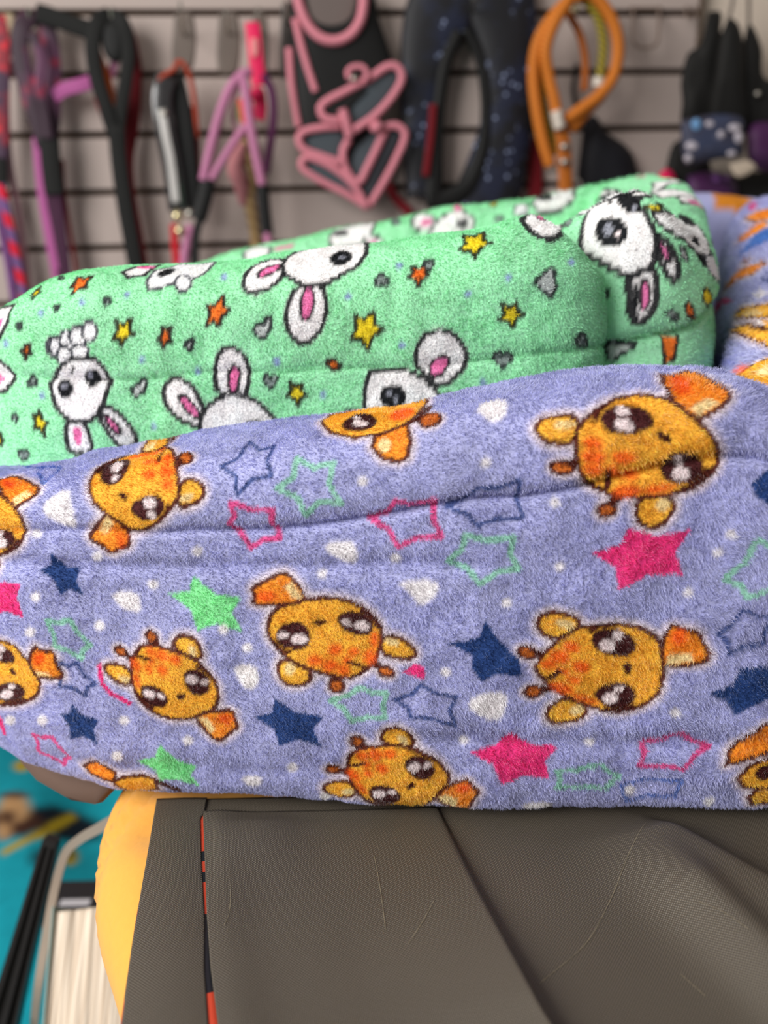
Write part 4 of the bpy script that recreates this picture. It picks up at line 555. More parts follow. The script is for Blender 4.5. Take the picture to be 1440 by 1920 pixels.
  ('spot', [2710,1942,2694,1941,2673,1943,2647,1949,2609,1963,2559,1983,2518,2001,2488,2017,2479,2028,2482,2037,2496,2043,2518,2046,2564,2037,2617,2020,2684,1989,2707,1973,2718,1959,2719,1948]),
  ('ear', [2163,1726,2183,1725,2196,1722,2204,1716,2205,1708,2195,1695,2180,1681,2155,1665,2136,1651,2119,1638,2096,1626,2077,1616,2055,1608,2026,1599,2000,1593,1976,1589,1951,1586,1921,1584,1889,1581,1851,1578,1827,1580,1729,1560,1834,1601,1855,1617,1862,1627,1888,1642,1914,1656,1955,1672,2002,1688,2046,1702,2089,1713,2131,1722]),
  ('cream', [2091,1664,2060,1656,2031,1651,2008,1648,1995,1650,1992,1654,1999,1661,2014,1669,2034,1678,2058,1686,2088,1693,2123,1700,2152,1704,2172,1704,2178,1700,2169,1693,2150,1684,2123,1674]),
  ('ear', [2663,1567,2675,1563,2683,1558,2687,1551,2687,1542,2686,1532,2682,1522,2674,1511,2662,1498,2645,1484,2625,1472,2601,1461,2576,1454,2551,1451,2532,1451,2519,1455,2511,1462,2508,1472,2507,1483,2509,1494,2513,1506,2519,1517,2531,1529,2551,1540,2578,1552,2608,1561,2631,1567,2649,1568]),
  ('cream', [2649,1522,2640,1522,2632,1524,2626,1528,2622,1534,2622,1541,2626,1549,2632,1555,2640,1560,2649,1563,2658,1564,2665,1562,2670,1557,2673,1550,2672,1543,2669,1536,2664,1530,2657,1525]),
  ('knob', [2040,1505,2009,1497,1981,1493,1960,1493,1946,1496,1940,1502,1945,1510,1957,1520,1975,1529,1999,1538,2024,1544,2047,1547,2068,1547,2086,1545,2095,1540,2093,1532,2082,1523,2064,1514]),
  ('brown', [2129,1548,2101,1540,2075,1535,2057,1534,2045,1535,2040,1539,2042,1544,2052,1551,2070,1559,2095,1567,2124,1574,2150,1579,2171,1581,2184,1581,2191,1577,2188,1572,2174,1564,2154,1556]),
  ('knob', [2309,1426,2289,1422,2272,1422,2262,1425,2259,1432,2264,1442,2278,1454,2299,1465,2321,1475,2343,1482,2362,1485,2376,1485,2385,1480,2387,1473,2382,1464,2369,1453,2351,1442,2330,1432]),
  ('brown', [2356,1479,2344,1478,2338,1481,2338,1486,2345,1494,2357,1502,2371,1511,2388,1518,2407,1524,2424,1528,2436,1528,2442,1526,2441,1520,2434,1513,2422,1504,2406,1495,2389,1488,2372,1482]),
  ('face', [2742,1868,2794,1838,2828,1811,2849,1787,2859,1760,2855,1729,2850,1702,2843,1680,2826,1657,2804,1637,2772,1618,2726,1597,2672,1579,2619,1566,2555,1549,2493,1536,2423,1523,2354,1514,2287,1512,2218,1513,2166,1520,2145,1536,2135,1555,2136,1576,2138,1598,2124,1618,2130,1646,2181,1687,2258,1732,2340,1774,2379,1803,2400,1829,2427,1857,2476,1882,2530,1899,2595,1901,2645,1899,2686,1890]),
  ('spot', [2491,1640,2470,1636,2446,1633,2416,1629,2394,1630,2386,1634,2389,1642,2402,1651,2424,1661,2444,1667,2465,1672,2488,1675,2510,1675,2527,1674,2534,1669,2532,1662,2523,1654,2509,1646]),
  ('spot', [2508,1595,2494,1592,2481,1590,2468,1591,2459,1594,2455,1599,2458,1605,2467,1612,2479,1618,2492,1623,2505,1625,2518,1626,2529,1625,2537,1622,2540,1617,2539,1611,2532,1605,2521,1599]),
  ('spot', [2306,1646,2271,1637,2235,1630,2210,1629,2191,1630,2178,1634,2176,1641,2184,1648,2199,1656,2220,1663,2258,1672,2299,1680,2314,1679,2322,1674,2333,1670,2338,1664,2336,1658,2326,1652]),
  ('spot', [2483,1534,2452,1525,2420,1518,2394,1515,2379,1517,2374,1523,2380,1532,2397,1543,2427,1556,2463,1569,2492,1576,2515,1580,2533,1580,2546,1577,2549,1571,2543,1563,2529,1553,2509,1543]),
  ('spot', [2298,1597,2258,1587,2224,1581,2197,1580,2178,1583,2168,1589,2169,1597,2179,1606,2195,1615,2218,1623,2255,1631,2301,1641,2328,1642,2344,1638,2351,1632,2350,1624,2341,1615,2324,1606]),
  ('spot', [2384,1579,2368,1575,2353,1574,2341,1575,2333,1578,2330,1583,2331,1588,2337,1594,2347,1599,2360,1604,2375,1607,2393,1609,2414,1612,2430,1611,2436,1608,2433,1602,2421,1594,2403,1586]),
  ('spot', [2643,1579,2619,1572,2596,1567,2575,1564,2562,1564,2559,1567,2567,1574,2583,1583,2605,1591,2629,1600,2655,1607,2678,1612,2694,1614,2704,1613,2705,1609,2699,1603,2685,1595,2665,1587]),
  ('spot', [2268,1551,2245,1545,2222,1542,2199,1541,2180,1543,2172,1548,2173,1555,2184,1564,2200,1572,2220,1579,2244,1585,2274,1590,2298,1592,2312,1589,2318,1583,2316,1576,2306,1567,2289,1559]),
  ('eye', [2453,1824,2481,1832,2513,1836,2542,1837,2569,1835,2595,1830,2612,1825,2625,1819,2635,1811,2640,1802,2639,1794,2634,1785,2621,1776,2602,1766,2579,1757,2552,1748,2525,1740,2496,1733,2469,1728,2444,1726,2423,1726,2405,1729,2391,1734,2380,1740,2374,1748,2371,1757,2372,1766,2378,1776,2386,1786,2399,1796,2415,1806,2432,1815]),
  ('shine', [2514,1743,2497,1740,2482,1739,2467,1742,2455,1746,2448,1752,2447,1760,2451,1767,2459,1774,2472,1780,2487,1783,2503,1784,2518,1782,2531,1777,2539,1770,2541,1763,2537,1755,2528,1748]),
  ('shine', [2496,1792,2486,1790,2474,1789,2463,1791,2451,1794,2442,1798,2437,1803,2436,1808,2438,1814,2443,1818,2453,1821,2465,1822,2480,1820,2494,1817,2503,1812,2508,1806,2508,1801,2503,1796]),
  ('brown', [2374,1809,2332,1771,2316,1738,2357,1745,2368,1776,2407,1812]),
  ('eye', [2738,1716,2758,1716,2775,1713,2786,1707,2796,1700,2804,1691,2808,1682,2807,1671,2802,1661,2793,1650,2782,1641,2768,1633,2751,1627,2731,1622,2711,1619,2695,1619,2679,1620,2664,1624,2654,1630,2648,1638,2646,1648,2649,1660,2655,1672,2665,1684,2676,1695,2688,1704,2702,1710,2719,1715]),
  ('shine', [2731,1632,2719,1630,2708,1632,2700,1636,2695,1642,2693,1649,2696,1657,2703,1665,2712,1670,2723,1674,2734,1675,2745,1673,2753,1669,2759,1663,2761,1656,2758,1648,2752,1641,2743,1636]),
  ('shine', [2717,1678,2710,1678,2704,1680,2700,1683,2698,1687,2699,1693,2701,1697,2704,1701,2709,1704,2715,1705,2722,1705,2729,1704,2734,1701,2737,1697,2737,1692,2734,1687,2729,1683,2723,1680]),
  ('brown', [2811,1681,2788,1649,2722,1603,2754,1600,2819,1646,2845,1681]),
  ('brown', [2334,1585,2334,1550,2310,1519,2352,1526,2374,1558,2372,1593]),
  ('brown', [2158,1503,2235,1504,2303,1507,2331,1523,2270,1521,2197,1521]),
  ('nose', [2692,1740,2684,1738,2676,1739,2667,1741,2658,1745,2652,1750,2649,1755,2649,1760,2652,1765,2657,1768,2665,1770,2674,1769,2684,1768,2692,1764,2698,1759,2702,1754,2703,1749,2700,1744]),
  ('tail', [2933,1108,2936,1067,2943,1033,2959,1009,2957,992,2935,980,2893,972,2837,972,2806,980,2791,990,2783,1005,2783,1027,2785,1056,2811,1110,2843,1139,2858,1123,2883,1119,2916,1126]),
  ('cream', [2878,1000,2905,979,2815,981,2812,1004]),
  ('spot', [2827,1033,2818,1038,2811,1045,2807,1054,2805,1064,2813,1079,2826,1094,2841,1105,2855,1112,2867,1113,2875,1108,2877,1097,2875,1082,2867,1064,2858,1049,2852,1040,2845,1034,2836,1032]),
  ('ear', [2351,1055,2355,1049,2354,1042,2348,1032,2338,1021,2323,1008,2305,994,2280,978,2253,962,2225,946,2194,930,2158,915,2118,900,2077,888,2037,877,1977,858,1941,853,1868,831,1841,831,1836,841,1844,857,1900,894,1957,929,2008,959,2046,979,2089,1000,2132,1016,2173,1028,2219,1039,2274,1051,2316,1059,2339,1059]),
  ('cream', [2235,986,2209,982,2187,981,2171,984,2164,988,2167,995,2179,1002,2198,1010,2222,1017,2251,1024,2282,1030,2306,1032,2321,1030,2326,1026,2324,1019,2314,1012,2295,1004,2266,995]),
  ('ear', [2341,668,2342,657,2332,641,2311,620,2281,597,2249,575,2210,551,2135,508,1972,414,1882,365,1860,377,1832,341,1786,365,1785,366,1776,374,1788,392,1802,385,1803,417,1845,433,1854,451,1882,475,2046,573,2110,608,2145,621,2198,640,2254,658,2310,677,2331,675]),
  ('cream', [2144,542,2131,542,2129,549,2138,561,2156,577,2185,597,2217,617,2251,635,2292,655,2317,664,2327,662,2326,655,2313,640,2289,620,2261,600,2237,584,2209,570,2170,551]),
  ('knob', [1631,580,1630,584,1560,579,1665,622,1642,621,1687,652,1592,612,1717,677,1694,666,1670,652,1797,706,1746,673,1713,648,1724,643,1701,623,1706,618,1709,614,1755,637]),
  ('brown', [1777,650,1711,625,1706,628,1803,683,1794,686,1802,696,1711,656,1706,656,1839,720,1885,736,1990,781,2032,794,2053,795,2056,789,2046,779,2026,767,1924,715,1881,697]),
  ('knob', [1613,423,1568,409,1561,416,1578,433,1554,452,1606,453,1602,448,1661,436,1639,466,1760,483,1789,490,1796,485,1783,469,1654,434,1754,438,1617,402,1581,412,1686,398]),
  ('brown', [1750,468,1670,430,1746,477,1779,499,1711,468,1703,477,1825,531,1843,539,1891,558,2012,619,2029,622,2009,606,1887,535,1843,510,1826,498,1823,494,1683,450,1782,478]),
  ('face', [2790,1015,2805,985,2818,960,2825,937,2817,907,2797,873,2766,840,2720,807,2671,781,2618,758,2546,734,2471,716,2372,687,2295,676,2181,644,2105,635,1893,550,1733,499,1715,519,1680,539,1700,572,1727,609,1869,699,2009,786,2116,857,2177,905,2242,954,2311,1002,2384,1040,2496,1085,2580,1116,2636,1131,2675,1128,2712,1115,2735,1095,2754,1075,2768,1057,2778,1039]),
  ('spot', [2369,845,2351,844,2337,847,2328,853,2324,860,2328,869,2338,879,2353,888,2372,895,2393,900,2413,902,2431,900,2442,896,2447,889,2444,880,2433,870,2414,859,2390,850]),
  ('spot', [2287,760,2268,757,2255,758,2249,762,2251,769,2260,779,2276,790,2298,802,2322,813,2342,818,2357,820,2368,818,2375,814,2376,808,2370,800,2356,790,2334,778,2309,767]),
  ('spot', [2296,903,2273,900,2254,900,2242,905,2239,913,2244,924,2257,936,2275,947,2299,957,2323,963,2341,964,2355,962,2364,956,2367,948,2363,938,2353,928,2337,918,2318,910]),
  ('spot', [2093,633,2013,602,1864,533,1821,522,1815,529,1857,558,1997,636,2069,671,2123,693,2179,713,2221,723,2255,730,2274,728,2276,719,2255,702,2218,680,2178,661,2130,642]),
  ('spot', [2180,811,2139,800,2082,783,2061,785,2065,799,2095,824,2130,847,2164,866,2195,879,2229,889,2261,896,2285,896,2301,892,2307,884,2303,873,2286,858,2252,839,2215,822]),
  ('spot', [2196,763,2173,758,2156,756,2146,758,2149,765,2161,776,2179,788,2199,798,2220,807,2243,815,2265,821,2282,824,2290,821,2288,814,2278,803,2263,792,2244,782,2221,772]),
  ('spot', [2350,698,2318,694,2278,683,2240,673,2233,677,2245,688,2284,710,2319,724,2356,735,2395,745,2434,754,2461,756,2476,753,2481,748,2476,741,2460,733,2429,721,2385,705]),
  ('spot', [1918,660,1829,622,1794,613,1777,614,1781,625,1843,664,1886,690,1928,713,2033,764,2070,778,2125,798,2156,804,2168,801,2167,792,2153,779,2113,754,2068,731,2030,714]),
  ('eye', [2639,1103,2657,1097,2672,1090,2683,1081,2690,1072,2695,1063,2697,1054,2697,1045,2695,1037,2690,1027,2681,1019,2667,1012,2648,1005,2624,998,2597,992,2569,987,2540,983,2513,981,2493,984,2478,989,2468,996,2462,1006,2459,1015,2461,1026,2469,1038,2481,1052,2500,1066,2525,1080,2549,1091,2573,1099,2596,1104,2619,1106]),
  ('shine', [2536,989,2521,990,2511,995,2506,1002,2506,1013,2513,1024,2524,1035,2542,1046,2559,1053,2575,1055,2587,1053,2597,1048,2602,1041,2602,1031,2597,1020,2586,1010,2571,1001,2554,993]),
  ('shine', [2605,1060,2596,1062,2590,1065,2587,1071,2587,1078,2591,1085,2598,1092,2607,1098,2617,1102,2627,1103,2634,1101,2639,1097,2641,1091,2641,1084,2638,1077,2632,1071,2624,1065,2614,1062]),
  ('brown', [2593,1124,2484,1082,2412,1035,2453,1038,2518,1082,2607,1114]),
  ('eye', [2699,903,2710,894,2716,882,2717,870,2713,855,2704,838,2691,823,2675,808,2655,795,2630,781,2601,770,2570,759,2541,753,2516,752,2497,755,2484,761,2476,769,2474,780,2478,792,2487,806,2501,821,2520,838,2542,853,2570,869,2600,883,2632,896,2661,905,2683,908]),
  ('shine', [2533,767,2522,769,2516,775,2516,784,2523,795,2534,807,2551,819,2569,829,2588,836,2605,839,2617,837,2624,832,2626,823,2621,812,2610,801,2593,789,2572,778,2550,770]),
  ('shine', [2607,847,2600,849,2598,853,2599,859,2605,866,2614,874,2626,881,2638,887,2649,891,2658,892,2664,890,2666,886,2663,879,2657,871,2649,864,2639,857,2628,852,2617,848]),
  ('brown', [2694,821,2623,782,2478,726,2499,711,2647,767,2722,809]),
  ('brown', [2172,780,2036,690,1727,522,1847,567,2108,711,2226,793]),
  ('brown', [1667,544,1702,527,1696,499,1772,537,1714,537,1715,567]),
  ('nose', [2675,946,2667,946,2658,948,2651,952,2646,958,2645,966,2647,973,2651,979,2658,984,2666,986,2674,986,2681,983,2687,978,2690,972,2692,965,2691,958,2688,953,2683,949]),
  ('tail', [2940,426,3038,497,3130,430,3114,373,2984,381]),
  ('face', [3104,372,3174,411,3268,424,3329,401,3320,299,3152,239]),
  ('brown', [3321,382,3375,335,3419,250,3448,323,3390,367,3334,407]),
  ('tail', [2736,199,2856,204,2992,239,2936,189,2783,123]),
  ('tail', [6307,856,6232,832,6162,757,6093,667,6094,606,6212,648,6342,713]),
  ('face', [6153,530,6199,599,6272,639,6420,566,6534,280,6305,452,6193,463]),
  ('eye', [6312,567,6317,551,6316,535,6309,521,6297,513,6283,508,6267,508,6252,514,6239,526,6230,540,6226,555,6228,570,6235,583,6246,593,6260,599,6275,598,6290,592,6303,581]),
  ('ear', [6224,399,6264,455,6329,447,6366,337,6264,333]),
 ],
 'lav_right': [
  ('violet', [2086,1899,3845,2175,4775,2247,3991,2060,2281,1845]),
  ('blue', [2842,2734,2753,2816,2564,2939,2564,3029,2687,3146,3123,3031,2987,2929,2906,2858]),
  ('pink', [1019,1962,875,2081,2580,2323,3653,2486,3467,2491,1188,2218,819,2094,943,1968]),
  ('pink', [955,3200,1383,3164,1495,3148,1539,3135,1567,3121,1547,3112,1494,3107,1432,3104,1174,3116,774,3137,722,3143,677,3153,637,3165,627,3177,638,3190,679,3200,743,3206,805,3208]),
  ('ear', [3920,2430,3946,2460,4068,2497,4188,2541,4282,2584,4358,2626,4435,2634,4556,2600,4576,2559,4485,2510,4357,2475,4199,2447,4072,2427,3956,2418]),
  ('cream', [4375,2534,4392,2528,4398,2518,4390,2506,4366,2494,4324,2482,4253,2473,4188,2466,4140,2463,4113,2465,4106,2471,4117,2482,4140,2494,4180,2507,4234,2519,4269,2529,4300,2536,4338,2538]),
  ('face', [4059,2332,4349,2414,4533,2488,4626,2607,5060,2476,4886,2424,4746,2396,4514,2378]),
  ('eye', [4691,2492,4699,2484,4695,2473,4679,2460,4645,2448,4593,2437,4518,2430,4460,2425,4403,2425,4370,2429,4369,2437,4395,2448,4440,2460,4493,2472,4546,2482,4608,2488,4644,2494,4673,2495]),
  ('shine', [4602,2496,4608,2492,4610,2486,4604,2478,4580,2471,4546,2464,4519,2458,4498,2453,4479,2451,4466,2452,4461,2456,4467,2462,4481,2469,4500,2478,4521,2485,4548,2491,4573,2495,4591,2497]),
  ('face', [4937,2209,5021,2280,5047,2378,5060,2476,5650,2291,5463,2254,5305,2239]),
  ('cream', [5152,2272,5125,2345,5134,2401,5272,2313]),
  ('spot', [4981,2284,5001,2281,5011,2274,5014,2265,5007,2254,4993,2242,4973,2232,4952,2224,4926,2219,4890,2216,4862,2219,4850,2225,4851,2236,4864,2248,4879,2260,4900,2271,4918,2279,4944,2283]),
  ('tail', [1743,3021,1745,3124,1800,3183,1969,3267,2412,3174,2181,3023]),
  ('tail', [2363,2836,2293,2907,2294,3005,2312,3085,2457,3054,2521,2948,2485,2850]),
  ('tail', [2838,2485,3041,2588,3207,2694,3455,2797,3534,2697,3332,2621,3197,2549]),
  ('knob', [3150,2756,3161,2753,3167,2748,3167,2742,3160,2736,3146,2730,3118,2725,3089,2723,3067,2722,3046,2723,3031,2727,3026,2732,3031,2738,3045,2744,3067,2749,3085,2754,3107,2757,3131,2758]),
  ('brown', [3145,2606,3165,2604,3181,2599,3187,2591,3179,2581,3162,2570,3131,2560,3075,2551,3053,2546,3038,2545,3027,2548,3019,2554,3015,2562,3018,2572,3030,2582,3049,2592,3071,2599,3104,2604]),
  ('ol_navy', [3702,2693,3673,2775,3881,2788,4018,2690]),
  ('heart', [4102,2640,4123,2634,4138,2626,4143,2616,4140,2604,4131,2594,4113,2584,4092,2578,4070,2575,4047,2577,4023,2582,4007,2591,4000,2602,4004,2614,4015,2625,4034,2633,4057,2639,4080,2641]),
 ],
 'lav_back': [
  ('honey', [6392,3448,6299,3105,6345,3075,6496,3071,6729,3194,6847,3341,6697,3462]),
  ('honey', [6894,3067,6879,3027,6843,2992,6792,2968,6724,2954,6658,2955,6597,2970,6544,2995,6511,3028,6505,3068,6524,3109,6575,3159,6657,3214,6738,3247,6805,3245,6849,3210,6879,3163,6893,3113]),
 ],
 'green_front': [
  ('yellow', [2718,2363,2703,2313,2725,2282,2681,2267,2650,2222,2645,2260,2612,2259,2638,2301,2634,2349,2674,2334]),
  ('yellow', [2126,1867,2153,1855,2170,1882,2181,1839,2211,1816,2187,1795,2188,1745,2161,1786,2132,1789,2142,1825]),
  ('yellow', [2157,2589,2169,2550,2189,2533,2168,2519,2156,2490,2149,2515,2127,2520,2139,2540,2125,2569,2149,2562]),
  ('yellow', [1899,1736,1894,1712,1915,1704,1893,1690,1893,1666,1861,1677,1796,1660,1834,1690,1823,1711,1869,1715]),
  ('orange', [3196,2473,3196,2414,3229,2395,3187,2364,3170,2311,3145,2339,3099,2319,3127,2374,3111,2420,3158,2422]),
  ('orange', [2923,2316,2907,2276,2916,2246,2890,2240,2869,2206,2866,2241,2840,2247,2868,2276,2876,2315,2894,2298]),
  ('orange', [2177,2244,2169,2214,2176,2193,2155,2185,2135,2152,2139,2187,2125,2199,2145,2214,2154,2238,2162,2229]),
  ('orange', [2481,2642,2459,2576,2470,2533,2430,2537,2393,2509,2395,2550,2366,2566,2396,2588,2387,2642,2432,2613]),
  ('yellow', [3968,2374,3968,2311,4016,2278,3956,2247,3932,2175,3900,2235,3842,2239,3878,2291,3864,2351,3919,2335]),
  ('yellow', [4557,2834,4539,2742,4576,2718,4518,2686,4491,2633,4465,2677,4408,2682,4448,2722,4441,2791,4496,2764]),
  ('yellow', [4694,2401,4697,2363,4732,2343,4693,2321,4680,2272,4653,2312,4610,2314,4633,2352,4617,2396,4660,2380]),
  ('yellow', [3581,2009,3576,1973,3599,1949,3566,1935,3552,1890,3534,1933,3499,1944,3523,1976,3517,2021,3549,1997]),
  ('orange', [4246,2600,4233,2564,4255,2540,4216,2530,4194,2493,4182,2529,4149,2539,4172,2564,4162,2602,4203,2584]),
  ('orange', [3704,2118,3742,2140,3794,2096,3755,2071]),
  ('smallheart', [3347,2302,3358,2314,3372,2319,3390,2316,3403,2326,3413,2348,3423,2358,3436,2355,3440,2339,3436,2309,3424,2283,3405,2260,3385,2253,3365,2261,3351,2273,3345,2288]),
  ('smallheart', [2686,2009,2705,2014,2719,2023,2729,2037,2742,2043,2758,2043,2763,2031,2758,2007,2741,1985,2713,1964,2694,1960,2684,1970,2678,1983,2677,1999]),
  ('smallheart', [2987,2234,2998,2239,3010,2248,3024,2260,3030,2255,3028,2232,3022,2213,3013,2198,3002,2201,2988,2222]),
  ('darkheart', [2581,2430,2575,2445,2570,2462,2575,2474,2584,2478,2590,2471,2590,2462,2594,2469,2603,2471,2608,2463,2606,2450,2595,2439]),
  ('darkheart', [2321,2401,2314,2415,2308,2429,2309,2442,2315,2448,2321,2441,2323,2433,2325,2440,2330,2444,2336,2436,2337,2423,2330,2411]),
  ('darkheart', [2119,2308,2113,2319,2108,2331,2112,2341,2120,2345,2124,2340,2125,2334,2128,2340,2135,2343,2140,2337,2138,2327,2129,2317]),
  ('darkheart', [2177,2023,2154,2017,2133,2014,2121,2024,2120,2038,2132,2044,2141,2043,2137,2051,2140,2064,2154,2070,2167,2064,2171,2044]),
  ('darkheart', [2016,1810,2002,1818,1990,1829,1991,1841,1999,1849,2007,1846,2011,1840,2013,1847,2021,1854,2030,1850,2033,1839,2025,1824]),
  ('darkheart', [3412,1990,3392,2011,3377,2032,3381,2051,3396,2061,3410,2052,3414,2041,3419,2052,3433,2059,3448,2049,3451,2030,3434,2010]),
  ('darkheart', [2259,2654,2237,2692,2204,2738,2199,2754,2235,2727,2260,2694,2265,2679,2272,2678,2288,2662,2299,2641,2298,2628,2281,2638]),
  ('darkheart', [2038,1598,2016,1612,2001,1627,2006,1644,2025,1654,2041,1649,2045,1640,2052,1650,2069,1658,2085,1652,2085,1636,2064,1617]),
  ('darkheart', [4008,2564,4029,2545,4045,2526,4044,2508,4031,2497,4017,2503,4012,2513,4009,2502,3996,2494,3981,2502,3977,2520,3990,2542]),
  ('darkheart', [4260,2577,4243,2587,4228,2600,4227,2615,4236,2625,4247,2621,4252,2613,4254,2623,4262,2631,4274,2626,4279,2612,4271,2594]),
  ('darkheart', [4628,2072,4602,2097,4582,2125,4588,2147,4609,2156,4627,2145,4632,2130,4639,2143,4659,2150,4678,2137,4681,2113,4658,2091]),
  ('smallheart', [4784,2510,4803,2520,4824,2535,4848,2558,4868,2568,4883,2565,4888,2549,4884,2522,4886,2496,4892,2471,4887,2449,4872,2429,4855,2430,4834,2450,4811,2472,4787,2494]),
  ('darkheart', [5067,2166,5044,2168,5014,2175,4993,2191,4991,2207,5003,2210,5016,2204,5008,2215,5009,2228,5025,2230,5044,2218,5054,2193]),
  ('ink', [4801,2011,4857,2025,4923,2023,4858,2004]),
  ('bud', [2771,2153,2769,2148,2765,2143,2761,2139,2755,2137,2749,2137,2743,2139,2739,2143,2737,2148,2736,2154,2738,2159,2741,2164,2746,2168,2752,2170,2758,2170,2764,2168,2768,2164,2770,2159]),
  ('bud', [3053,2085,3051,2079,3048,2075,3044,2071,3038,2069,3032,2069,3027,2071,3022,2075,3019,2080,3019,2086,3022,2092,3025,2097,3030,2101,3036,2103,3042,2103,3047,2101,3051,2097,3053,2091]),
  ('bud', [3472,2129,3470,2123,3467,2118,3462,2114,3456,2113,3451,2113,3445,2115,3441,2119,3439,2124,3438,2130,3439,2135,3443,2140,3447,2144,3453,2146,3459,2146,3464,2144,3468,2140,3471,2135]),
  ('bud', [3205,2594,3204,2586,3201,2580,3197,2575,3192,2573,3186,2574,3180,2577,3175,2582,3172,2589,3170,2597,3170,2605,3172,2615,3175,2623,3180,2626,3187,2625,3193,2619,3199,2609,3203,2602]),
  ('bud', [2706,2488,2705,2482,2702,2477,2698,2473,2693,2471,2687,2471,2681,2473,2677,2477,2673,2483,2672,2489,2673,2495,2675,2501,2679,2506,2684,2508,2690,2508,2695,2505,2700,2501,2704,2495]),
  ('bud', [2799,1798,2797,1792,2793,1787,2788,1783,2782,1781,2776,1781,2771,1783,2766,1787,2764,1792,2763,1798,2765,1804,2768,1809,2773,1813,2779,1815,2785,1815,2791,1813,2795,1809,2798,1804]),
  ('bud', [2254,2398,2253,2392,2251,2386,2247,2382,2241,2380,2235,2380,2229,2382,2224,2386,2220,2392,2218,2398,2218,2404,2221,2410,2225,2414,2230,2416,2236,2416,2243,2414,2248,2409,2252,2404]),
  ('bud', [2213,1967,2211,1961,2208,1956,2203,1952,2197,1950,2191,1950,2186,1952,2182,1956,2179,1961,2179,1967,2180,1972,2184,1978,2189,1981,2194,1984,2200,1984,2206,1982,2210,1978,2212,1973]),
  ('bud', [2475,2449,2475,2443,2472,2438,2468,2434,2462,2433,2456,2433,2450,2435,2445,2439,2442,2445,2440,2451,2440,2458,2443,2463,2447,2467,2452,2468,2458,2468,2464,2465,2470,2461,2473,2455]),
  ('bud', [2056,2238,2054,2233,2050,2227,2044,2223,2037,2221,2030,2221,2023,2222,2018,2226,2014,2231,2014,2236,2016,2242,2020,2247,2026,2251,2033,2253,2041,2254,2047,2252,2052,2249,2056,2244]),
  ('bud', [3853,2452,3852,2446,3849,2441,3844,2437,3838,2435,3832,2436,3826,2438,3822,2442,3819,2447,3818,2453,3819,2459,3822,2464,3827,2467,3833,2469,3839,2469,3845,2467,3849,2463,3852,2458]),
  ('bud', [4129,2201,4128,2195,4124,2189,4120,2185,4114,2183,4108,2183,4102,2186,4097,2189,4094,2195,4093,2201,4095,2207,4098,2212,4102,2216,4108,2218,4114,2218,4120,2216,4125,2212,4128,2207]),
  ('bud', [4466,2449,4465,2444,4462,2439,4458,2435,4452,2433,4446,2433,4440,2435,4436,2439,4433,2444,4432,2450,4433,2456,4436,2461,4440,2465,4446,2466,4452,2466,4457,2464,4462,2460,4465,2455]),
  ('bud', [4668,2523,4666,2517,4663,2512,4659,2509,4653,2507,4647,2507,4642,2509,4637,2513,4635,2518,4634,2523,4635,2529,4638,2534,4642,2537,4648,2539,4654,2539,4659,2537,4664,2533,4667,2528]),
  ('bud', [3467,2131,3466,2125,3463,2119,3458,2115,3452,2113,3445,2114,3440,2116,3435,2120,3433,2125,3432,2132,3433,2138,3437,2143,3442,2147,3448,2149,3454,2149,3460,2146,3464,2142,3467,2137]),
  ('bud', [3705,1947,3704,1941,3700,1935,3695,1932,3689,1930,3683,1930,3677,1932,3673,1936,3670,1941,3669,1948,3670,1954,3674,1959,3679,1963,3685,1965,3691,1965,3697,1963,3701,1959,3704,1953]),
  ('bud', [4548,1997,4547,1991,4544,1986,4540,1982,4534,1980,4528,1980,4522,1983,4517,1987,4514,1992,4513,1998,4514,2004,4517,2010,4522,2014,4527,2015,4534,2015,4539,2013,4544,2009,4547,2004]),
  ('bud', [4118,2606,4117,2599,4114,2593,4109,2588,4103,2586,4097,2586,4092,2588,4087,2592,4084,2598,4083,2605,4084,2612,4087,2618,4092,2623,4098,2626,4104,2626,4109,2623,4114,2619,4117,2613]),
  ('bud', [5001,2599,4998,2593,4993,2588,4986,2584,4980,2582,4973,2582,4968,2584,4964,2588,4962,2594,4963,2600,4965,2606,4969,2611,4975,2615,4982,2617,4989,2617,4995,2615,5000,2611,5002,2605]),
  ('fluff', [2311,2227,2307,2211,2301,2197,2293,2187,2284,2182,2275,2182,2268,2187,2262,2197,2260,2211,2260,2227,2263,2242,2269,2256,2277,2266,2285,2271,2294,2271,2302,2266,2308,2256,2311,2242]),
  ('fluff', [2341,2221,2337,2204,2329,2188,2319,2176,2307,2170,2295,2170,2285,2177,2278,2188,2274,2204,2274,2222,2278,2239,2286,2255,2296,2266,2307,2272,2319,2272,2330,2266,2337,2254,2341,2239]),
  ('fluff', [2410,2251,2405,2232,2396,2215,2383,2203,2369,2196,2355,2196,2343,2203,2334,2216,2330,2233,2329,2252,2334,2271,2342,2288,2354,2301,2368,2307,2382,2307,2394,2300,2404,2288,2409,2271]),
  ('fluff', [2388,2182,2383,2165,2374,2151,2362,2140,2348,2135,2334,2135,2322,2140,2312,2151,2307,2166,2307,2182,2312,2198,2320,2213,2332,2223,2346,2229,2359,2229,2372,2223,2381,2212,2387,2198]),
  ('fluff', [2479,2276,2476,2258,2467,2242,2453,2231,2437,2225,2420,2225,2404,2231,2393,2243,2386,2259,2385,2277,2390,2295,2400,2311,2413,2323,2429,2329,2445,2328,2459,2322,2470,2310,2477,2294]),
  ('fluff', [2532,2301,2529,2283,2522,2268,2511,2257,2497,2251,2483,2251,2470,2258,2460,2269,2453,2284,2452,2302,2456,2319,2465,2334,2477,2345,2490,2351,2504,2350,2516,2344,2526,2333,2531,2318]),
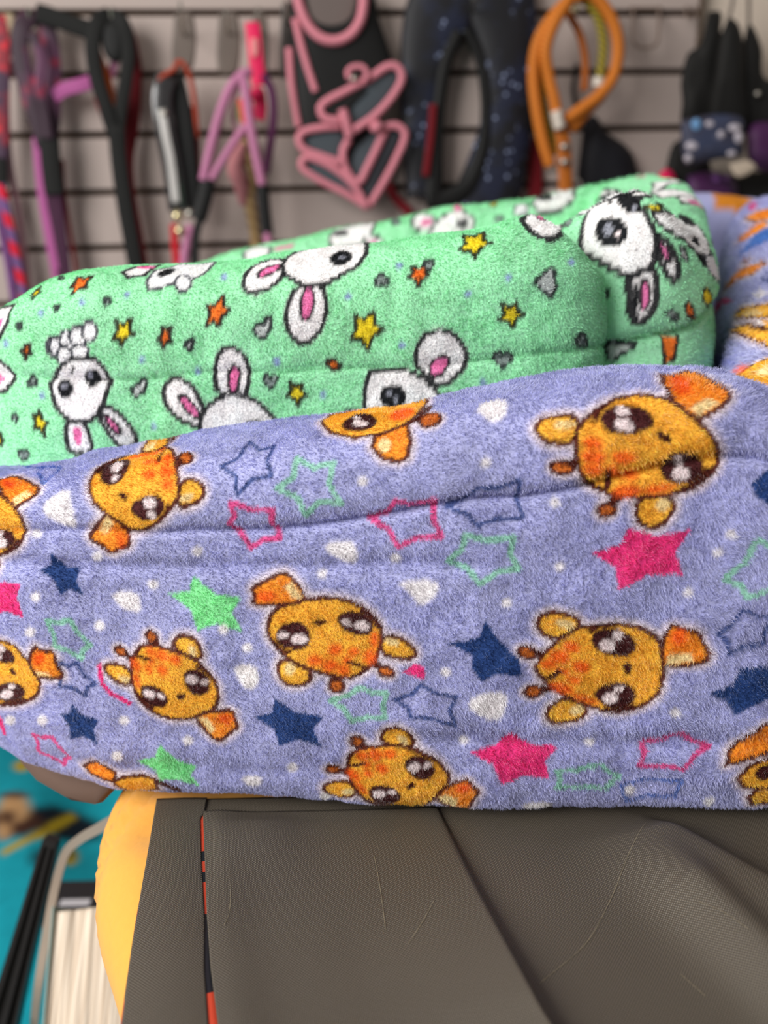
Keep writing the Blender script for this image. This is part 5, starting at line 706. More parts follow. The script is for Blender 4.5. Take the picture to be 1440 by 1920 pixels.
  ('fluff', [2482,2200,2477,2187,2468,2175,2454,2166,2438,2162,2421,2162,2406,2166,2394,2175,2387,2187,2385,2200,2390,2214,2400,2225,2414,2234,2430,2238,2447,2238,2462,2234,2474,2225,2481,2213]),
  ('fur', [2312,1808,2304,1764,2302,1720,2309,1676,2345,1654,2410,1654,2437,1693,2427,1770,2415,1817,2398,1833,2371,1838,2334,1832]),
  ('rose', [2353,1802,2375,1802,2386,1787,2388,1757,2384,1728,2375,1700,2364,1693,2352,1707,2345,1737,2343,1781]),
  ('fur', [2499,1877,2523,1905,2556,1903,2596,1871,2629,1834,2657,1793,2673,1756,2678,1726,2669,1702,2646,1686,2620,1681,2589,1687,2564,1709,2546,1746,2524,1789,2499,1838]),
  ('rosed', [2515,1871,2533,1864,2556,1844,2585,1812,2600,1785,2599,1765,2590,1758,2571,1766,2548,1796,2519,1848]),
  ('fur', [2251,1992,2246,2018,2250,2037,2267,2050,2282,2069,2297,2094,2318,2119,2348,2142,2385,2159,2431,2169,2469,2170,2498,2162,2522,2145,2542,2118,2554,2092,2561,2068,2569,2055,2577,2051,2574,2037,2559,2011,2546,1983,2533,1952,2517,1917,2498,1881,2475,1855,2447,1839,2416,1829,2382,1826,2349,1831,2318,1844,2292,1867,2271,1898,2259,1931,2255,1962]),
  ('ink', [2370,2005,2366,1989,2357,1974,2345,1963,2330,1957,2315,1957,2302,1963,2292,1974,2287,1989,2286,2006,2290,2022,2297,2036,2309,2047,2323,2053,2338,2053,2352,2047,2363,2036,2369,2022]),
  ('grey', [2341,2016,2339,2009,2335,2003,2330,1998,2324,1996,2319,1996,2314,1998,2310,2003,2308,2009,2307,2017,2308,2024,2311,2030,2316,2034,2321,2037,2327,2037,2333,2034,2337,2030,2340,2023]),
  ('ink', [2517,2045,2509,2032,2496,2022,2480,2017,2465,2017,2451,2022,2440,2032,2433,2046,2432,2061,2437,2076,2448,2090,2463,2100,2478,2105,2493,2105,2506,2099,2516,2089,2521,2075,2521,2060]),
  ('grey', [2486,2075,2483,2069,2480,2063,2475,2059,2469,2057,2463,2057,2458,2059,2454,2063,2451,2069,2452,2076,2454,2082,2459,2088,2464,2092,2470,2095,2476,2095,2481,2092,2485,2088,2486,2082]),
  ('ink', [2494,2055,2536,2046,2575,2044,2577,2059,2540,2061,2499,2069]),
  ('ink', [2390,2101,2386,2095,2381,2090,2376,2086,2372,2085,2369,2086,2368,2090,2368,2095,2370,2101,2374,2107,2378,2113,2382,2118,2387,2121,2390,2122,2394,2121,2395,2118,2396,2113,2394,2107]),
  ('fur', [3009,1799,2972,1807,2937,1826,2903,1854,2874,1886,2852,1923,2846,1962,2855,2004,2874,2032,2904,2045,2935,2047,2966,2038,2993,2018,3015,1987,3031,1954,3041,1922,3052,1895,3064,1874,3059,1846,3038,1811]),
  ('rosed', [2928,1959,2947,1964,2967,1955,2987,1931,3007,1905,3025,1877,3032,1856,3027,1841,3010,1841,2983,1857,2957,1889,2932,1934]),
  ('fur', [3131,1987,3127,2044,3128,2093,3140,2136,3155,2169,3176,2193,3201,2204,3232,2204,3259,2191,3281,2166,3296,2135,3304,2098,3306,2062,3300,2026,3294,1995,3286,1968,3244,1956,3170,1957]),
  ('rosed', [3211,2096,3223,2107,3237,2107,3252,2096,3257,2070,3250,2029,3241,1997,3232,1973,3219,1967,3203,1980,3195,2003,3194,2035,3196,2061,3201,2081]),
  ('fur', [3024,1756,3026,1800,3037,1840,3057,1878,3086,1910,3125,1936,3168,1952,3216,1960,3261,1956,3302,1942,3337,1921,3367,1894,3397,1859,3428,1817,3444,1768,3445,1711,3391,1668,3281,1636,3175,1633,3069,1656,3018,1685,3021,1718]),
  ('ink', [3376,1791,3371,1785,3360,1781,3345,1780,3327,1782,3309,1786,3292,1792,3279,1799,3271,1806,3269,1813,3274,1819,3284,1823,3299,1824,3317,1823,3336,1819,3353,1813,3366,1806,3374,1798]),
  ('fur', [3297,2576,3308,2620,3332,2677,3376,2722,3418,2757,3461,2766,3493,2726,3508,2667,3508,2623,3494,2577,3472,2542,3440,2513,3407,2490,3371,2476,3341,2476,3316,2490,3301,2511,3295,2541]),
  ('rosed', [3377,2631,3410,2655,3440,2670,3467,2680,3482,2667,3484,2638,3469,2614,3438,2595,3411,2582,3389,2571,3374,2577,3365,2605]),
  ('fur', [3602,2510,3670,2514,3709,2495,3719,2454,3722,2412,3718,2367,3706,2325,3687,2285,3658,2251,3619,2223,3586,2218,3557,2238,3535,2266,3519,2301,3513,2339,3518,2379,3527,2413,3540,2443,3552,2469,3564,2494]),
  ('rosed', [3618,2498,3645,2498,3660,2476,3662,2435,3656,2398,3644,2364,3629,2342,3614,2333,3601,2339,3590,2358,3590,2399,3601,2463]),
  ('fur', [3493,2671,3513,2782,3614,3005,3774,2962,3932,2983,3933,2700,3884,2615,3807,2567,3724,2512,3621,2509,3558,2547,3505,2588]),
  ('ink', [3859,2707,3858,2684,3851,2662,3838,2646,3820,2635,3799,2629,3779,2630,3762,2636,3749,2647,3743,2662,3743,2684,3750,2705,3763,2730,3780,2753,3800,2773,3820,2779,3838,2762,3851,2737]),
  ('grey', [3826,2692,3825,2684,3822,2677,3817,2672,3811,2669,3805,2669,3799,2671,3794,2676,3790,2683,3789,2690,3790,2698,3793,2704,3798,2710,3804,2713,3811,2713,3817,2711,3822,2707,3825,2700]),
  ('fur', [4182,2107,4181,2145,4188,2181,4204,2217,4228,2245,4259,2265,4293,2275,4329,2273,4363,2259,4395,2232,4420,2201,4439,2164,4445,2127,4438,2091,4420,2060,4392,2034,4360,2010,4324,1989,4295,1986,4274,2002,4251,2023,4226,2049,4205,2069,4190,2082]),
  ('rosed', [4269,2116,4301,2132,4328,2137,4350,2131,4358,2117,4351,2095,4335,2070,4310,2044,4287,2031,4265,2033,4254,2053,4253,2090]),
  ('fur', [3902,1832,3910,1978,3939,2063,4025,2072,4140,2066,4233,2018,4290,1952,4316,1920,4347,1940,4305,1856,4074,1807]),
  ('ink', [4131,1932,4127,1910,4114,1890,4095,1876,4071,1868,4046,1868,4022,1876,4003,1891,3991,1911,3987,1933,3992,1955,4005,1974,4024,1988,4048,1996,4073,1997,4096,1989,4115,1974,4127,1955]),
  ('grey', [4056,1946,4054,1938,4051,1932,4047,1927,4041,1925,4035,1925,4030,1927,4025,1932,4022,1938,4021,1945,4023,1953,4026,1959,4030,1963,4036,1966,4042,1966,4047,1964,4052,1959,4055,1953]),
  ('grey', [4090,1914,4089,1908,4087,1903,4083,1899,4078,1897,4073,1897,4068,1899,4064,1903,4061,1908,4060,1914,4061,1920,4064,1925,4068,1929,4073,1931,4078,1931,4083,1929,4087,1925,4089,1920]),
  ('ink', [3897,1858,3893,1853,3884,1848,3868,1844,3849,1841,3829,1839,3809,1840,3794,1842,3783,1845,3779,1850,3783,1856,3792,1861,3808,1865,3827,1868,3847,1870,3867,1869,3882,1867,3893,1863]),
  ('fur', [2624,2691,2668,2802,2790,2845,2758,2640,2672,2620]),
  ('fluff', [2781,2580,2799,2713,2904,2824,3103,2879,3069,2632,3018,2586,2967,2493,2928,2557,2858,2524,2798,2511]),
  ('ink', [2905,2712,2908,2693,2906,2670,2900,2647,2888,2632,2872,2622,2857,2616,2843,2615,2832,2619,2826,2628,2825,2640,2826,2663,2832,2687,2841,2715,2853,2735,2868,2745,2884,2739,2897,2727]),
  ('fluff', [3018,2554,3017,2535,3012,2520,3001,2509,2988,2503,2974,2503,2960,2509,2948,2521,2938,2537,2933,2557,2932,2579,2936,2600,2944,2618,2956,2629,2971,2629,2986,2620,3001,2600,3012,2578]),
  ('rose', [2786,2764,2785,2755,2778,2746,2765,2743,2746,2747,2724,2759,2703,2773,2687,2780,2676,2786,2671,2793,2671,2802,2678,2811,2692,2817,2710,2817,2730,2810,2752,2795,2771,2778,2781,2771]),
  ('fur', [1746,2396,1851,2428,2030,2453,2052,2350,1996,2271,1893,2249]),
  ('rose', [1889,2355,1972,2364,2008,2369,1994,2307,1920,2293]),
  ('fur', [1870,2152,1976,2142,2020,2110,2040,2045,1963,1978,1725,1933]),
  ('rose', [1807,2055,1924,2058,1980,2041,1911,2010,1813,2001]),
  ('fluff', [5059,2975,5217,3073,5283,3120,5464,3105,5391,2954,5227,2946]),
  ('fluff', [5435,3034,5331,2991,5354,2990,5367,2992,5358,2978,5288,2980,5320,2988,5288,3005,5205,3000,5247,3036,5218,3048,5312,3084,5312,3089,5305,3082,5398,3096,5350,3071,5389,3067,5362,3036]),
  ('furbig', [4811,3022,4867,3054,4945,3027,5011,2979,5060,2943,5049,2894,5086,2870,5031,2816,4954,2766,4909,2744,4873,2737,4842,2748,4815,2772,4793,2817,4784,2879,4787,2959]),
  ('rosed', [4910,3030,4942,3051,4971,3020,4991,2981,5015,2961,4979,2944,4913,2934,4887,2949,4876,2971,4886,3016]),
  ('darkheart', [5108,2925,5220,2921,5127,2852,5093,2853]),
 ],
 'green_right': [
  ('ink', [621,1997,620,1994,614,1990,605,1986,593,1982,580,1978,568,1976,558,1976,550,1977,547,1979,549,1983,555,1987,564,1991,576,1995,589,1998,601,2000,611,2001,618,2000]),
  ('fluff', [-67,2895,51,2976,65,3039,4104,3836,426,2883,206,2883]),
  ('fluff', [4272,3920,4272,3926,243,2968,236,2955,238,2939,196,2952,211,2933,194,2944,185,2960,140,2959,116,3003,121,2997,106,3014,131,3027,4050,3857,4137,3869,4009,3820,3992,3839]),
  ('furbig', [-339,2763,-286,2793,-172,2825,-163,2835,-3,2853,31,2832,73,2803,196,2755,206,2724,136,2704,25,2695,-56,2697,-146,2722,-189,2727,-268,2751,-321,2739]),
  ('rosed', [-248,2814,-192,2834,-190,2843,-114,2838,-116,2824,-78,2796,-137,2786,-180,2783,-209,2787,-219,2796]),
  ('darkheart', [26,2844,199,2859,296,2786,192,2791]),
  ('furbig', [718,2496,729,2514,754,2531,796,2546,823,2536,834,2502,839,2458,838,2406,832,2359,820,2317,803,2286,783,2266,764,2257,748,2261,735,2293,726,2353,720,2409,715,2461]),
  ('rosed', [777,2486,792,2486,802,2465,807,2423,804,2383,797,2345,788,2327,775,2330,767,2349,763,2385,763,2424,767,2466]),
  ('ink', [734,2466,738,2361,751,2275,765,2276,751,2361,748,2466]),
  ('furbig', [848,2720,869,2712,890,2691,910,2657,927,2621,942,2583,947,2546,947,2509,940,2486,925,2477,909,2486,891,2512,872,2547,852,2589,840,2638,838,2695]),
  ('rosed', [855,2686,877,2663,894,2636,906,2603,908,2584,899,2578,882,2595,858,2633,846,2664,845,2686]),
  ('furbig', [484,2612,453,2721,408,2840,318,2956,4159,3862,4124,3764,3140,3564,723,2953,790,2862,825,2776,838,2674,826,2590,799,2544,727,2513,669,2527,604,2569,542,2602]),
  ('ink', [698,2742,695,2712,684,2685,665,2667,641,2657,613,2657,585,2667,558,2687,538,2713,524,2744,520,2777,525,2808,544,2831,573,2844,609,2845,644,2831,673,2807,691,2775]),
  ('grey', [622,2764,622,2752,620,2741,614,2733,606,2729,597,2729,587,2732,578,2740,571,2751,567,2763,566,2775,568,2785,573,2794,581,2799,591,2800,601,2796,611,2787,618,2776]),
  ('shine', [666,2730,666,2723,664,2717,661,2713,657,2710,652,2711,647,2713,643,2718,640,2724,638,2731,637,2738,639,2745,642,2749,646,2752,652,2752,657,2749,661,2744,664,2737]),
  ('ink', [764,2873,749,2861,728,2857,704,2861,678,2872,650,2891,623,2920,599,2953,572,3002,556,3043,545,3090,3001,3483,630,3111,720,3020,751,2981,768,2948,775,2920,773,2894]),
  ('grey', [746,2884,740,2877,733,2873,726,2871,720,2872,714,2876,711,2881,710,2889,712,2897,716,2904,723,2913,731,2919,739,2922,746,2921,751,2917,754,2910,753,2901,751,2892]),
  ('ink', [2906,3604,403,3006,419,2992,419,2985,410,2983,391,2988,2929,3641,3860,3808,3895,3806,3945,3805,4004,3805,3990,3794,3958,3782,3905,3768,3865,3760,3769,3746,3504,3715,3045,3639]),
  ('ink', [559,2957,562,2948,563,2941,561,2937,556,2934,550,2935,542,2939,534,2945,525,2954,513,2968,502,2982,490,2995,488,3003,498,3004,513,2998,528,2990,540,2981,550,2970]),
  ('fur', [837,2859,1026,2880,2204,2830,2030,2716,1503,2654,1254,2588,1115,2613,1001,2692,897,2750,852,2810]),
  ('ink', [2055,2784,2022,2788,1917,2800,1910,2818,1939,2840,1996,2864,2045,2886,2127,2906,2227,2923,2290,2932,2340,2932,2366,2921,2368,2902,2355,2877,2336,2850,2321,2826,2240,2804,2189,2790]),
  ('ink', [1180,2664,1157,2662,1136,2664,1118,2669,1104,2677,1098,2688,1097,2699,1103,2710,1119,2720,1148,2728,1249,2743,1276,2740,1295,2732,1307,2721,1304,2708,1282,2695,1229,2679,1202,2670]),
  ('ink', [952,2748,950,2745,946,2742,941,2740,935,2739,930,2739,925,2740,921,2742,919,2744,918,2747,920,2750,923,2753,928,2755,933,2756,939,2756,944,2756,949,2754,951,2751]),
  ('fluff', [1183,2598,1605,2593,1674,2506,1628,2415,1301,2466,1177,2529]),
  ('ink', [1176,2582,1177,2567,1173,2553,1167,2543,1160,2536,1149,2535,1138,2538,1126,2546,1117,2558,1112,2572,1107,2587,1107,2600,1111,2611,1123,2619,1138,2621,1152,2618,1163,2609,1171,2596]),
  ('fur', [2797,3059,3191,2957,3016,2818,3127,2846,2636,2981]),
  ('rose', [2786,2981,2953,2940,2965,2855,2776,2934]),
  ('smallheart', [1011,2622,1014,2606,1014,2592,1011,2581,1006,2575,999,2573,992,2577,985,2585,978,2598,972,2612,968,2627,967,2641,968,2651,973,2658,979,2660,987,2656,996,2648,1005,2636]),
  ('orange', [2402,2629,2137,2634,1825,2633,2366,2633,2129,2624,2119,2620,2307,2636,2353,2637,2535,2653,2528,2661,2560,2654,2535,2664,2369,2650,2584,2653,2596,2669,2447,2635,2369,2645,2425,2636]),
  ('yellow', [1173,2426,1234,2395,1302,2366,1290,2338,1509,2284,1182,2337,1128,2359,1126,2386,1124,2414,1147,2418]),
  ('orange', [1052,2313,1058,2297,1077,2281,1103,2267,1105,2260,1101,2258,1039,2269,1021,2280,1009,2294,1001,2310,997,2326,996,2340,999,2350,1005,2356,1013,2357,1023,2352,1033,2343,1043,2329]),
  ('orange', [896,2181,978,2174,944,2048,897,2030]),
  ('darkheart', [877,2314,917,2328,966,2276,933,2267]),
  ('smallheart', [639,2149,654,2165,670,2165,687,2150,711,2146,746,2151,767,2147,770,2135,750,2119,716,2098,692,2075,676,2050,662,2046,650,2062,640,2087,633,2122]),
  ('darkheart', [559,2390,577,2423,633,2429,636,2397,599,2391,577,2353]),
  ('orange', [565,2352,565,2343,562,2334,558,2328,553,2324,546,2324,540,2327,535,2333,531,2341,528,2351,528,2360,531,2369,535,2375,541,2379,548,2379,554,2376,559,2370,564,2362]),
  ('fur', [753,2983,3555,3345,4396,3218,4568,3129,3223,3207,2742,3234]),
  ('fur', [2899,3274,3054,3159,3178,3015,3029,2951,2698,3153]),
  ('yellow', [794,2901,942,2917,897,2880,803,2881]),
 ],
 'green_back': [
  ('fur', [4904,2986,5069,3122,5419,3211,5529,3160,5271,3110,5036,2989]),
  ('fur', [2040,2655,2115,2908,2265,2986,2501,2997,2454,2757,2349,2608,2112,2575]),
  ('ink', [2225,2801,2223,2777,2213,2763,2197,2749,2176,2738,2154,2731,2132,2730,2114,2733,2102,2742,2097,2754,2099,2777,2109,2808,2124,2831,2145,2844,2167,2851,2188,2852,2206,2844,2219,2826]),
  ('fur', [2552,2638,2547,2622,2531,2608,2506,2599,2477,2596,2445,2597,2416,2604,2392,2617,2377,2634,2371,2653,2377,2671,2393,2687,2417,2699,2447,2703,2479,2698,2509,2686,2532,2672,2548,2655]),
  ('rose', [2502,2642,2498,2633,2489,2626,2475,2621,2457,2619,2439,2620,2422,2624,2408,2632,2399,2641,2396,2651,2399,2660,2409,2668,2423,2674,2440,2677,2459,2675,2476,2670,2490,2661,2499,2652]),
  ('fur', [3053,2820,3045,2785,3024,2757,2994,2740,2957,2733,2918,2735,2882,2747,2853,2769,2835,2799,2829,2840,2838,2890,2860,2953,2892,2995,2930,2998,2968,2971,3003,2933,3030,2892,3048,2858]),
  ('rose', [3019,2823,3015,2806,3005,2792,2990,2782,2971,2778,2952,2780,2934,2787,2919,2799,2910,2813,2908,2831,2912,2849,2922,2865,2938,2875,2956,2878,2976,2876,2994,2868,3008,2856,3017,2841]),
  ('fur', [2983,2674,3006,2741,3052,2815,3121,2902,3200,2951,3284,2954,3349,2924,3396,2857,3414,2800,3402,2749,3385,2704,3361,2663,3255,2643,3067,2643]),
  ('ink', [3357,2790,3352,2768,3341,2750,3324,2736,3305,2729,3284,2731,3265,2740,3250,2755,3241,2775,3238,2797,3243,2820,3254,2840,3271,2855,3290,2864,3311,2863,3330,2853,3345,2835,3354,2813]),
  ('fur', [3967,3005,4083,3274,4227,3192,4428,3387,4349,3003,4210,2887,4006,2858]),
  ('ink', [4169,3101,4162,3076,4149,3054,4131,3039,4111,3032,4089,3033,4069,3039,4054,3052,4045,3072,4045,3109,4053,3144,4079,3218,4090,3183,4113,3197,4138,3234,4153,3209,4160,3151,4168,3128]),
  ('fluff', [3926,2914,3920,2889,3907,2868,3887,2854,3864,2848,3840,2849,3817,2861,3800,2880,3790,2904,3787,2932,3794,2960,3809,2986,3831,3014,3856,3029,3880,3029,3901,3013,3917,2985,3925,2947]),
  ('yellow', [3581,3139,3621,3140,3650,3157,3644,3147,3667,3163,3628,3092,3612,3021,3599,3074,3570,3068,3592,3118]),
  ('darkheart', [3681,2841,3678,2831,3671,2821,3661,2814,3649,2810,3636,2810,3624,2813,3614,2820,3608,2829,3606,2841,3609,2853,3616,2863,3627,2870,3639,2874,3652,2873,3664,2868,3674,2861,3679,2852]),
  ('orange', [4732,3175,4799,3170,4775,3043,4715,3038]),
  ('rose', [4991,3336,5141,3343,5118,3299,4982,3258]),
  ('darkheart', [2720,2893,2718,2852,2711,2834,2701,2823,2689,2818,2676,2821,2664,2830,2654,2846,2647,2879,2645,2916,2648,2966,2660,3051,2676,3044,2689,3059,2701,3030,2707,3024,2713,2976,2719,2937]),
  ('yellow', [3660,3152,3649,3093,3639,3068,3627,3053,3613,3049,3599,3056,3587,3072,3579,3096,3578,3116,3578,3123,3588,3125,3600,3147,3623,3197,3638,3203,3646,3177,3653,3150,3657,3181,3671,3192]),
  ('darkheart', [3677,2835,3674,2824,3668,2815,3659,2808,3648,2804,3636,2804,3625,2807,3617,2813,3611,2822,3610,2833,3612,2845,3619,2855,3628,2862,3639,2866,3651,2866,3662,2862,3670,2855,3676,2845]),
  ('fur', [1239,2672,1347,2810,1509,2678,1470,2535,1246,2519]),
  ('rose', [1509,2678,1742,2726,1701,2634,1548,2617]),
  ('rose', [3324,3013,3319,2996,3310,2985,3296,2978,3280,2976,3264,2979,3248,2985,3236,2998,3230,3020,3229,3043,3235,3075,3247,3118,3258,3075,3274,3073,3289,3068,3304,3062,3316,3050,3323,3032]),
 ],
 'teal': [
  ('dark', [-4950,9596,-4617,9981,-4340,10037,-4001,9940,-3876,9540,-4321,9332,-4740,9408]),
  ('olive', [-4866,8883,-4656,9188,-4393,9987,-4303,9924,-4465,9256,-4776,8821]),
  ('umber', [-4928,9598,-4655,9656,-4527,9485,-4663,9205,-4958,9107,-5242,9456,-5305,9715]),
  ('tan', [-4830,9762,-4802,9656,-4800,9559,-4826,9484,-4876,9440,-4944,9434,-5025,9466,-5108,9532,-5183,9623,-5241,9731,-5274,9839,-5277,9937,-5251,10012,-5198,10056,-5124,10061,-5040,10027,-4956,9959,-4883,9867]),
  ('tan', [-4891,9275,-4874,9218,-4869,9168,-4878,9130,-4899,9110,-4930,9109,-4967,9129,-5006,9166,-5043,9216,-5073,9274,-5091,9333,-5097,9384,-5088,9423,-5066,9443,-5034,9443,-4996,9422,-4956,9384,-4919,9333]),
  ('umber', [-4928,9541,-4917,9498,-4920,9459,-4935,9429,-4962,9413,-4998,9412,-5038,9427,-5077,9455,-5111,9494,-5136,9538,-5148,9582,-5146,9621,-5130,9650,-5101,9665,-5065,9665,-5024,9650,-4985,9622,-4952,9584]),
  ('umber', [-4974,10069,-4973,10039,-4994,10008,-5034,9982,-5090,9966,-5155,9962,-5221,9970,-5280,9987,-5323,10010,-5345,10035,-5344,10061,-5321,10085,-5277,10104,-5219,10117,-5154,10123,-5090,10121,-5036,10112,-4995,10094]),
  ('olive', [-3986,9047,-3964,8970,-3954,8898,-3956,8839,-3971,8801,-3996,8786,-4029,8796,-4065,8830,-4101,8883,-4131,8951,-4153,9025,-4164,9096,-4163,9158,-4149,9201,-4124,9219,-4091,9211,-4054,9176,-4018,9118]),
  ('dark', [-4063,9084,-4053,9052,-4049,9021,-4050,8996,-4056,8979,-4067,8971,-4080,8975,-4096,8989,-4111,9011,-4124,9040,-4133,9071,-4137,9101,-4137,9127,-4131,9145,-4120,9153,-4106,9150,-4091,9136,-4076,9113]),
  ('dark', [-4258,8850,-4243,8795,-4242,8743,-4255,8703,-4280,8678,-4315,8672,-4354,8684,-4393,8712,-4427,8751,-4451,8796,-4463,8844,-4462,8888,-4447,8925,-4422,8952,-4390,8964,-4353,8960,-4316,8938,-4283,8899]),
  ('olive', [-5273,10836,-5259,10785,-5258,10736,-5270,10695,-5293,10667,-5325,10656,-5361,10663,-5398,10686,-5431,10721,-5455,10766,-5468,10815,-5469,10862,-5457,10903,-5434,10932,-5403,10945,-5366,10940,-5330,10918,-5297,10882]),
  ('tan', [-4974,10757,-4958,10706,-4949,10658,-4947,10618,-4953,10593,-4967,10584,-4987,10595,-5010,10621,-5034,10662,-5055,10711,-5072,10762,-5081,10809,-5082,10847,-5075,10872,-5061,10879,-5041,10870,-5018,10844,-4995,10805]),
  ('olive', [-4802,8439,-4811,8408,-4850,8397,-4914,8407,-4998,8439,-5091,8488,-5183,8548,-5261,8612,-5315,8672,-5338,8718,-5327,8745,-5284,8751,-5214,8735,-5127,8701,-5033,8653,-4945,8597,-4873,8539,-4823,8484]),
  ('umber', [-4759,7981,-4737,7898,-4751,7832,-4799,7792,-4876,7783,-4974,7806,-5082,7860,-5187,7937,-5275,8026,-5336,8119,-5360,8201,-5344,8262,-5289,8296,-5206,8301,-5104,8277,-4996,8226,-4895,8155,-4814,8069]),
  ('tan', [-4928,7938,-4911,7884,-4912,7840,-4933,7812,-4970,7804,-5020,7817,-5076,7849,-5133,7896,-5183,7953,-5219,8012,-5238,8067,-5236,8110,-5214,8137,-5175,8144,-5124,8131,-5067,8099,-5011,8053,-4963,7997]),
 ],
}

LAV_HAIR, GREEN_HAIR = 420000, 220000


# ------------------------------------------------------------------ helpers: materials
def new_mat(name):
    m = bpy.data.materials.new(name)
    m.use_nodes = True
    return m, m.node_tree.nodes, m.node_tree.links, m.node_tree.nodes['Principled BSDF']


def bump(N, L, bsdf, tex_out, strength, dist):
    b = N.new('ShaderNodeBump')
    b.inputs['Strength'].default_value = strength
    b.inputs['Distance'].default_value = dist
    L.new(tex_out, b.inputs['Height'])
    L.new(b.outputs[0], bsdf.inputs['Normal'])


def plain(name, rgb, rough=0.6, spec=0.4, noise=0.0, scale=60.0, metal=0.0, bstr=0.0, bdist=0.002, sheen=0.0, coat=0.0):
    """one colour with a little procedural unevenness"""
    m, N, L, B = new_mat(name)
    c = srgb(*rgb)
    B.inputs['Roughness'].default_value = rough
    B.inputs['Specular IOR Level'].default_value = spec
    B.inputs['Metallic'].default_value = metal
    B.inputs['Sheen Weight'].default_value = sheen
    B.inputs['Coat Weight'].default_value = coat
    tc = N.new('ShaderNodeTexCoord')
    n = N.new('ShaderNodeTexNoise')
    n.inputs['Scale'].default_value = scale
    n.inputs['Detail'].default_value = 3
    L.new(tc.outputs['Object'], n.inputs['Vector'])
    r = N.new('ShaderNodeMapRange')
    r.inputs['To Min'].default_value = 1 - noise
    r.inputs['To Max'].default_value = 1 + noise
    L.new(n.outputs[0], r.inputs[0])
    mx = N.new('ShaderNodeMix')
    mx.data_type = 'RGBA'
    mx.blend_type = 'MULTIPLY'
    mx.inputs[0].default_value = 1
    mx.inputs[6].default_value = (*c, 1)
    L.new(r.outputs[0], mx.inputs[7])
    L.new(mx.outputs[2], B.inputs['Base Color'])
    if bstr:
        bump(N, L, B, n.outputs[0], bstr, bdist)
    return m


def striped(name, rgb_a, rgb_b, period, duty=0.5, slant=0.0, rough=0.7):
    """bands along the length of a strap or cord (uv: metres along, metres across)"""
    m, N, L, B = new_mat(name)
    B.inputs['Roughness'].default_value = rough
    uv = N.new('ShaderNodeUVMap')
    sp = N.new('ShaderNodeSeparateXYZ')
    L.new(uv.outputs[0], sp.inputs[0])
    ad = N.new('ShaderNodeMath'); ad.operation = 'MULTIPLY_ADD'
    L.new(sp.outputs[1], ad.inputs[0]); ad.inputs[1].default_value = slant; L.new(sp.outputs[0], ad.inputs[2])
    dv = N.new('ShaderNodeMath'); dv.operation = 'DIVIDE'
    L.new(ad.outputs[0], dv.inputs[0]); dv.inputs[1].default_value = period
    fr = N.new('ShaderNodeMath'); fr.operation = 'FRACT'
    L.new(dv.outputs[0], fr.inputs[0])
    lt = N.new('ShaderNodeMath'); lt.operation = 'LESS_THAN'
    L.new(fr.outputs[0], lt.inputs[0]); lt.inputs[1].default_value = duty
    mx = N.new('ShaderNodeMix'); mx.data_type = 'RGBA'
    L.new(lt.outputs[0], mx.inputs[0])
    mx.inputs[6].default_value = (*srgb(*rgb_a), 1)
    mx.inputs[7].default_value = (*srgb(*rgb_b), 1)
    L.new(mx.outputs[2], B.inputs['Base Color'])
    return m


def speckled(name, rgb_a, rgb_b, scale, amount, rgb_c=None, rough=0.6):
    """dark cloth with light blotches (galaxy, camouflage, paw prints ...)"""
    m, N, L, B = new_mat(name)
    B.inputs['Roughness'].default_value = rough
    tc = N.new('ShaderNodeTexCoord')
    v = N.new('ShaderNodeTexVoronoi'); v.inputs['Scale'].default_value = scale
    L.new(tc.outputs['Object'], v.inputs['Vector'])
    r = N.new('ShaderNodeMapRange'); r.inputs['From Min'].default_value = amount; r.inputs['From Max'].default_value = amount * 0.55
    L.new(v.outputs['Distance'], r.inputs[0])
    n = N.new('ShaderNodeTexNoise'); n.inputs['Scale'].default_value = scale * 0.3
    L.new(tc.outputs['Object'], n.inputs['Vector'])
    mk = N.new('ShaderNodeMapRange'); mk.inputs['From Min'].default_value = 0.45; mk.inputs['From Max'].default_value = 0.6
    L.new(n.outputs[0], mk.inputs[0])
    mu = N.new('ShaderNodeMath'); mu.operation = 'MULTIPLY'
    L.new(r.outputs[0], mu.inputs[0]); L.new(mk.outputs[0], mu.inputs[1])
    m0 = N.new('ShaderNodeMix'); m0.data_type = 'RGBA'
    m0.inputs[6].default_value = (*srgb(*rgb_a), 1)
    m0.inputs[7].default_value = (*srgb(*(rgb_c or rgb_a)), 1)
    L.new(mk.outputs[0], m0.inputs[0])
    mx = N.new('ShaderNodeMix'); mx.data_type = 'RGBA'
    L.new(mu.outputs[0], mx.inputs[0]); L.new(m0.outputs[2], mx.inputs[6]); mx.inputs[7].default_value = (*srgb(*rgb_b), 1)
    L.new(mx.outputs[2], B.inputs['Base Color'])
    return m


def fleece(name, rough, spec):
    """printed plush: colour stored on the cloth, short pile relief"""
    m, N, L, B = new_mat(name)
    B.inputs['Roughness'].default_value = rough
    B.inputs['Specular IOR Level'].default_value = spec
    at = N.new('ShaderNodeAttribute'); at.attribute_name = 'print'
    L.new(at.outputs['Color'], B.inputs['Base Color'])
    tc = N.new('ShaderNodeTexCoord')
    n = N.new('ShaderNodeTexNoise'); n.inputs['Scale'].default_value = 900; n.inputs['Detail'].default_value = 2
    L.new(tc.outputs['Object'], n.inputs['Vector'])
    bump(N, L, B, n.outputs[0], 0.5, 0.001)
    return m


def pile_mat(name, rough, spec, sheen=0.0):
    m, N, L, B = new_mat(name)
    B.inputs['Roughness'].default_value = rough
    B.inputs['Specular IOR Level'].default_value = spec
    B.inputs['Sheen Weight'].default_value = sheen
    at = N.new('ShaderNodeAttribute'); at.attribute_name = 'print'
    L.new(at.outputs['Color'], B.inputs['Base Color'])
    return m


